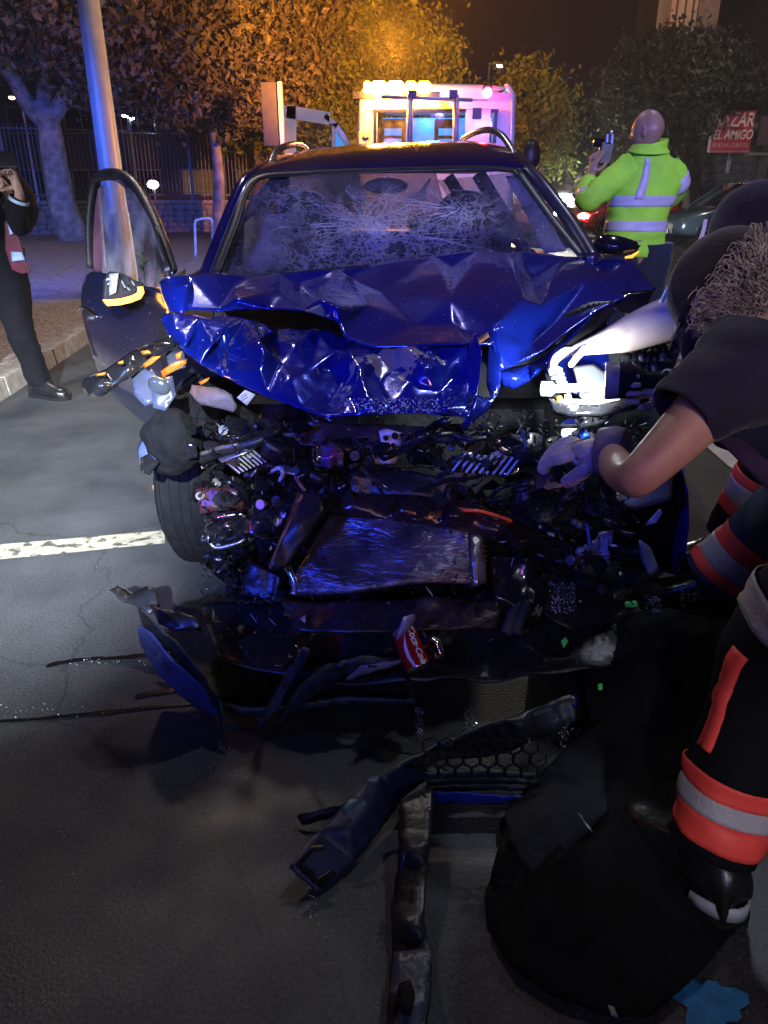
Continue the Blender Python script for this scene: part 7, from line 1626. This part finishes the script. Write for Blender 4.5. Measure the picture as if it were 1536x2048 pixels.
# drink cans
def can(label, base, axis, r, L, crushed, art, name='drink_can'):
    ax = Vector(axis).normalized(); c = Vector(base); t_ = thing(name, label, 'can', c)
    prof = [(0, .001), (.003, r * .72), (0, r * .78), (.008, r * .98), (.012, r), (L - .014, r), (L - .004, r * .86), (L, r * .84), (L - .004, r * .78), (L - .006, .001)]
    u = ax.orthogonal().normalized(); v_ = ax.cross(u)
    def sq(p):
        q = p - c; h = q.dot(ax)
        if crushed: q = q * 1.0 + u * (noise.noise(q * 40) * .006 * crushed) + v_ * (noise.noise(q * 38 + Vector((7, 0, 0))) * .006 * crushed)
        return c + q
    def seg(pr, mat, nm, par):
        b = MB(); n = 40; k0 = len(pr)
        fine = []
        for (h0, r0), (h1, r1) in zip(pr, pr[1:]):
            m_ = max(1, int(abs(h1 - h0) / .006))
            fine += [(h0 + (h1 - h0) * i / m_, r0 + (r1 - r0) * i / m_) for i in range(m_)]
        fine.append(pr[-1]); b.lathe(c, ax, fine, n); b.v = [sq(p) for p in b.v]
        return b.build(nm, mat, par, smooth=True)
    seg(prof[:5], M['chrome'], 'can_base', t_); bd = seg(prof[4:6], art, 'can_body', t_); seg(prof[5:], M['alu'], 'can_top', t_)
    return t_, c, ax, u, v_, sq, bd
redc = nmat('red_can_print', (.52, .012, .02), .22, metal=.5, var=.05, coat=.6)
cb0 = G(838, 1345, .17); ctop = W(812, 1278, cb0.y + .06)
axd = (ctop - cb0).normalized()
cn, c, ax, u, v_, sq, bd = can('red drink can with white swoosh and lettering wedged in the bumper', cb0, axd, .033, .115, .35, redc)
toc = (Vector((0, 0, H)) - c); toc = (toc - ax * toc.dot(ax)).normalized(); sd = ax.cross(toc)
def oncan(h, a, r=.0337): return sq(c + ax * h + (toc * math.cos(a) + sd * math.sin(a)) * r)
wprint = nmat('white_can_print', (.72, .72, .78), .35, var=.03)
# swoosh: a ribbon swelling along the can
vv = []
for i in range(25):
    q = i / 24; h = .104 - .092 * q; a = .15 - .25 * q - .30 * math.sin(q * 3.1) ; wd2 = .05 + .20 * math.sin(q * 2.4) ** 2
    vv += [oncan(h, a - wd2 / 2), oncan(h, a + wd2 / 2)]
MB().add(vv, [(2 * i, 2 * i + 1, 2 * i + 3, 2 * i + 2) for i in range(24)]).build('swoosh', wprint, bd, solid=.0006)
# lettering running down the can, wrapped on its side
d = bpy.data.curves.new('letters', 'FONT'); d.body = 'Coca-Cola'; d.size = .026; d.shear = .35; d.offset = .0006; tmp = bpy.data.objects.new('letters_tmp', d); COL.objects.link(tmp)
bpy.context.view_layer.update(); me = bpy.data.meshes.new_from_object(tmp.evaluated_get(bpy.context.evaluated_depsgraph_get())); bpy.data.objects.remove(tmp)
xs = [v.co.x for v in me.vertices]; sc_ = .098 / (max(xs) - min(xs))
for v in me.vertices:
    h = .108 - (v.co.x - min(xs)) * sc_; a = .62 + (v.co.y - .008) / .034 * 1.0; v.co = oncan(h, a, .0340)
new_obj('lettering', me, wprint, bd, solid=.0004)
blc = nmat('crushed_can_print', (.35, .06, .12), .25, metal=.6, color2=(.10, .14, .45), scale=30, coat=.5)
cn2, *_ = can('crushed drink can with blue and white print jammed in the engine bay', W(628, 912, 1.84), Vector((1, .35, -.1)), .030, .075, 2.2, blc)
cn3, *_ = can('small crumpled silver can end lying behind the red can', W(862, 1300, 1.58), Vector((.4, .5, -.2)), .028, .03, 1.6, M['alu'])
plate('torn_blue_tongue', [(806, 1234, 1.56), (828, 1228, 1.58), (830, 1240, 1.58), (815, 1262, 1.54), (792, 1280, 1.52), (798, 1258, 1.53)], nmat('violet_lit_plastic', (.22, .2, .38), .35), amp=.003)  # violet light put into its base colour
# broken glass granules
def granules(px0, py0, px1, py1, n, h0, seed, name='broken_glass', sz=(.0012, .0032), onY=None):
    rs = random.Random(seed); b = MB()
    for i in range(n):
        x, y_ = rs.uniform(px0, px1), rs.uniform(py0, py1)
        c = (G(x, y_, h0) if onY is None else W(x, y_, onY)) + Vector((0, 0, rs.uniform(0, .004))); s_ = rs.uniform(*sz)
        ax_ = [Vector((rs.uniform(-1, 1), rs.uniform(-1, 1), rs.uniform(-1, 1))).normalized() * s_ for _ in range(4)]
        b.add([c + a for a in ax_], [(0, 1, 2), (0, 2, 3), (0, 3, 1), (1, 3, 2)])
    o = b.build(name, GR, None); o['kind'] = 'stuff'; return o
GR = nmat('glass_granule', (.62, .72, .75), .12, var=.1, coat=1, spec=1)
granules(1098, 1168, 1150, 1226, 240, .3, 1); granules(1290, 1192, 1322, 1226, 130, .2, 2); granules(830, 1418, 846, 1472, 90, .02, 3); granules(930, 1418, 952, 1462, 90, .02, 4)
granules(1118, 1455, 1170, 1512, 150, .03, 5); granules(0, 1440, 440, 1408, 60, .006, 6); granules(140, 1318, 310, 1330, 30, .006, 7)
granules(0, 1100, 1500, 2040, 1100, .003, 8, sz=(.0004, .0013)); granules(612, 1765, 640, 1850, 26, .004, 9); granules(380, 1480, 520, 1560, 60, .004, 10, sz=(.0008, .002))
granules(1360, 1180, 1400, 1215, 60, .1, 12)
granules(690, 798, 880, 826, 320, 0, 11, onY=1.845, sz=(.0015, .004))
# small litter
t_ = gthing('leaf_scrap', 'small brown dry leaf beside the left tyre', 'leaf', 310, 980)
gsheet('leaf', [(302, 968, .02), (312, 972, .03), (318, 984, .01), (308, 982, .01)], nmat('dry_leaf', (.25, .15, .06), .8), t_, cuts=1)
t_ = gthing('paper_scrap', 'small pale paper scrap lying on the liner edge at the bottom', 'paper scrap', 1225, 2030)
gsheet('paper', [(1216, 2012, .02), (1228, 2015, .02), (1235, 2035, .018), (1222, 2030, .02)], nmat('grey_paper', (.3, .3, .3), .8), t_, cuts=1)

# ------------------------------------------------------------------ night air lit by the lamps
HZ = 0.0017
hb_ = MB().box((0, 45, 12), (180, 150, 26.2)).mesh('haze'); hm_ = bpy.data.materials.new('haze_air'); hm_.use_nodes = True
n = hm_.node_tree.nodes; n.remove(n['Principled BSDF']); pv_ = n.new('ShaderNodeVolumePrincipled'); pv_.inputs['Density'].default_value = HZ; pv_.inputs['Color'].default_value = (.9, .9, .92, 1); pv_.inputs['Anisotropy'].default_value = .3
hm_.node_tree.links.new(pv_.outputs[0], n['Material Output'].inputs['Volume'])
hz = new_obj('haze', hb_, hm_, None); hz['kind'] = 'stuff'
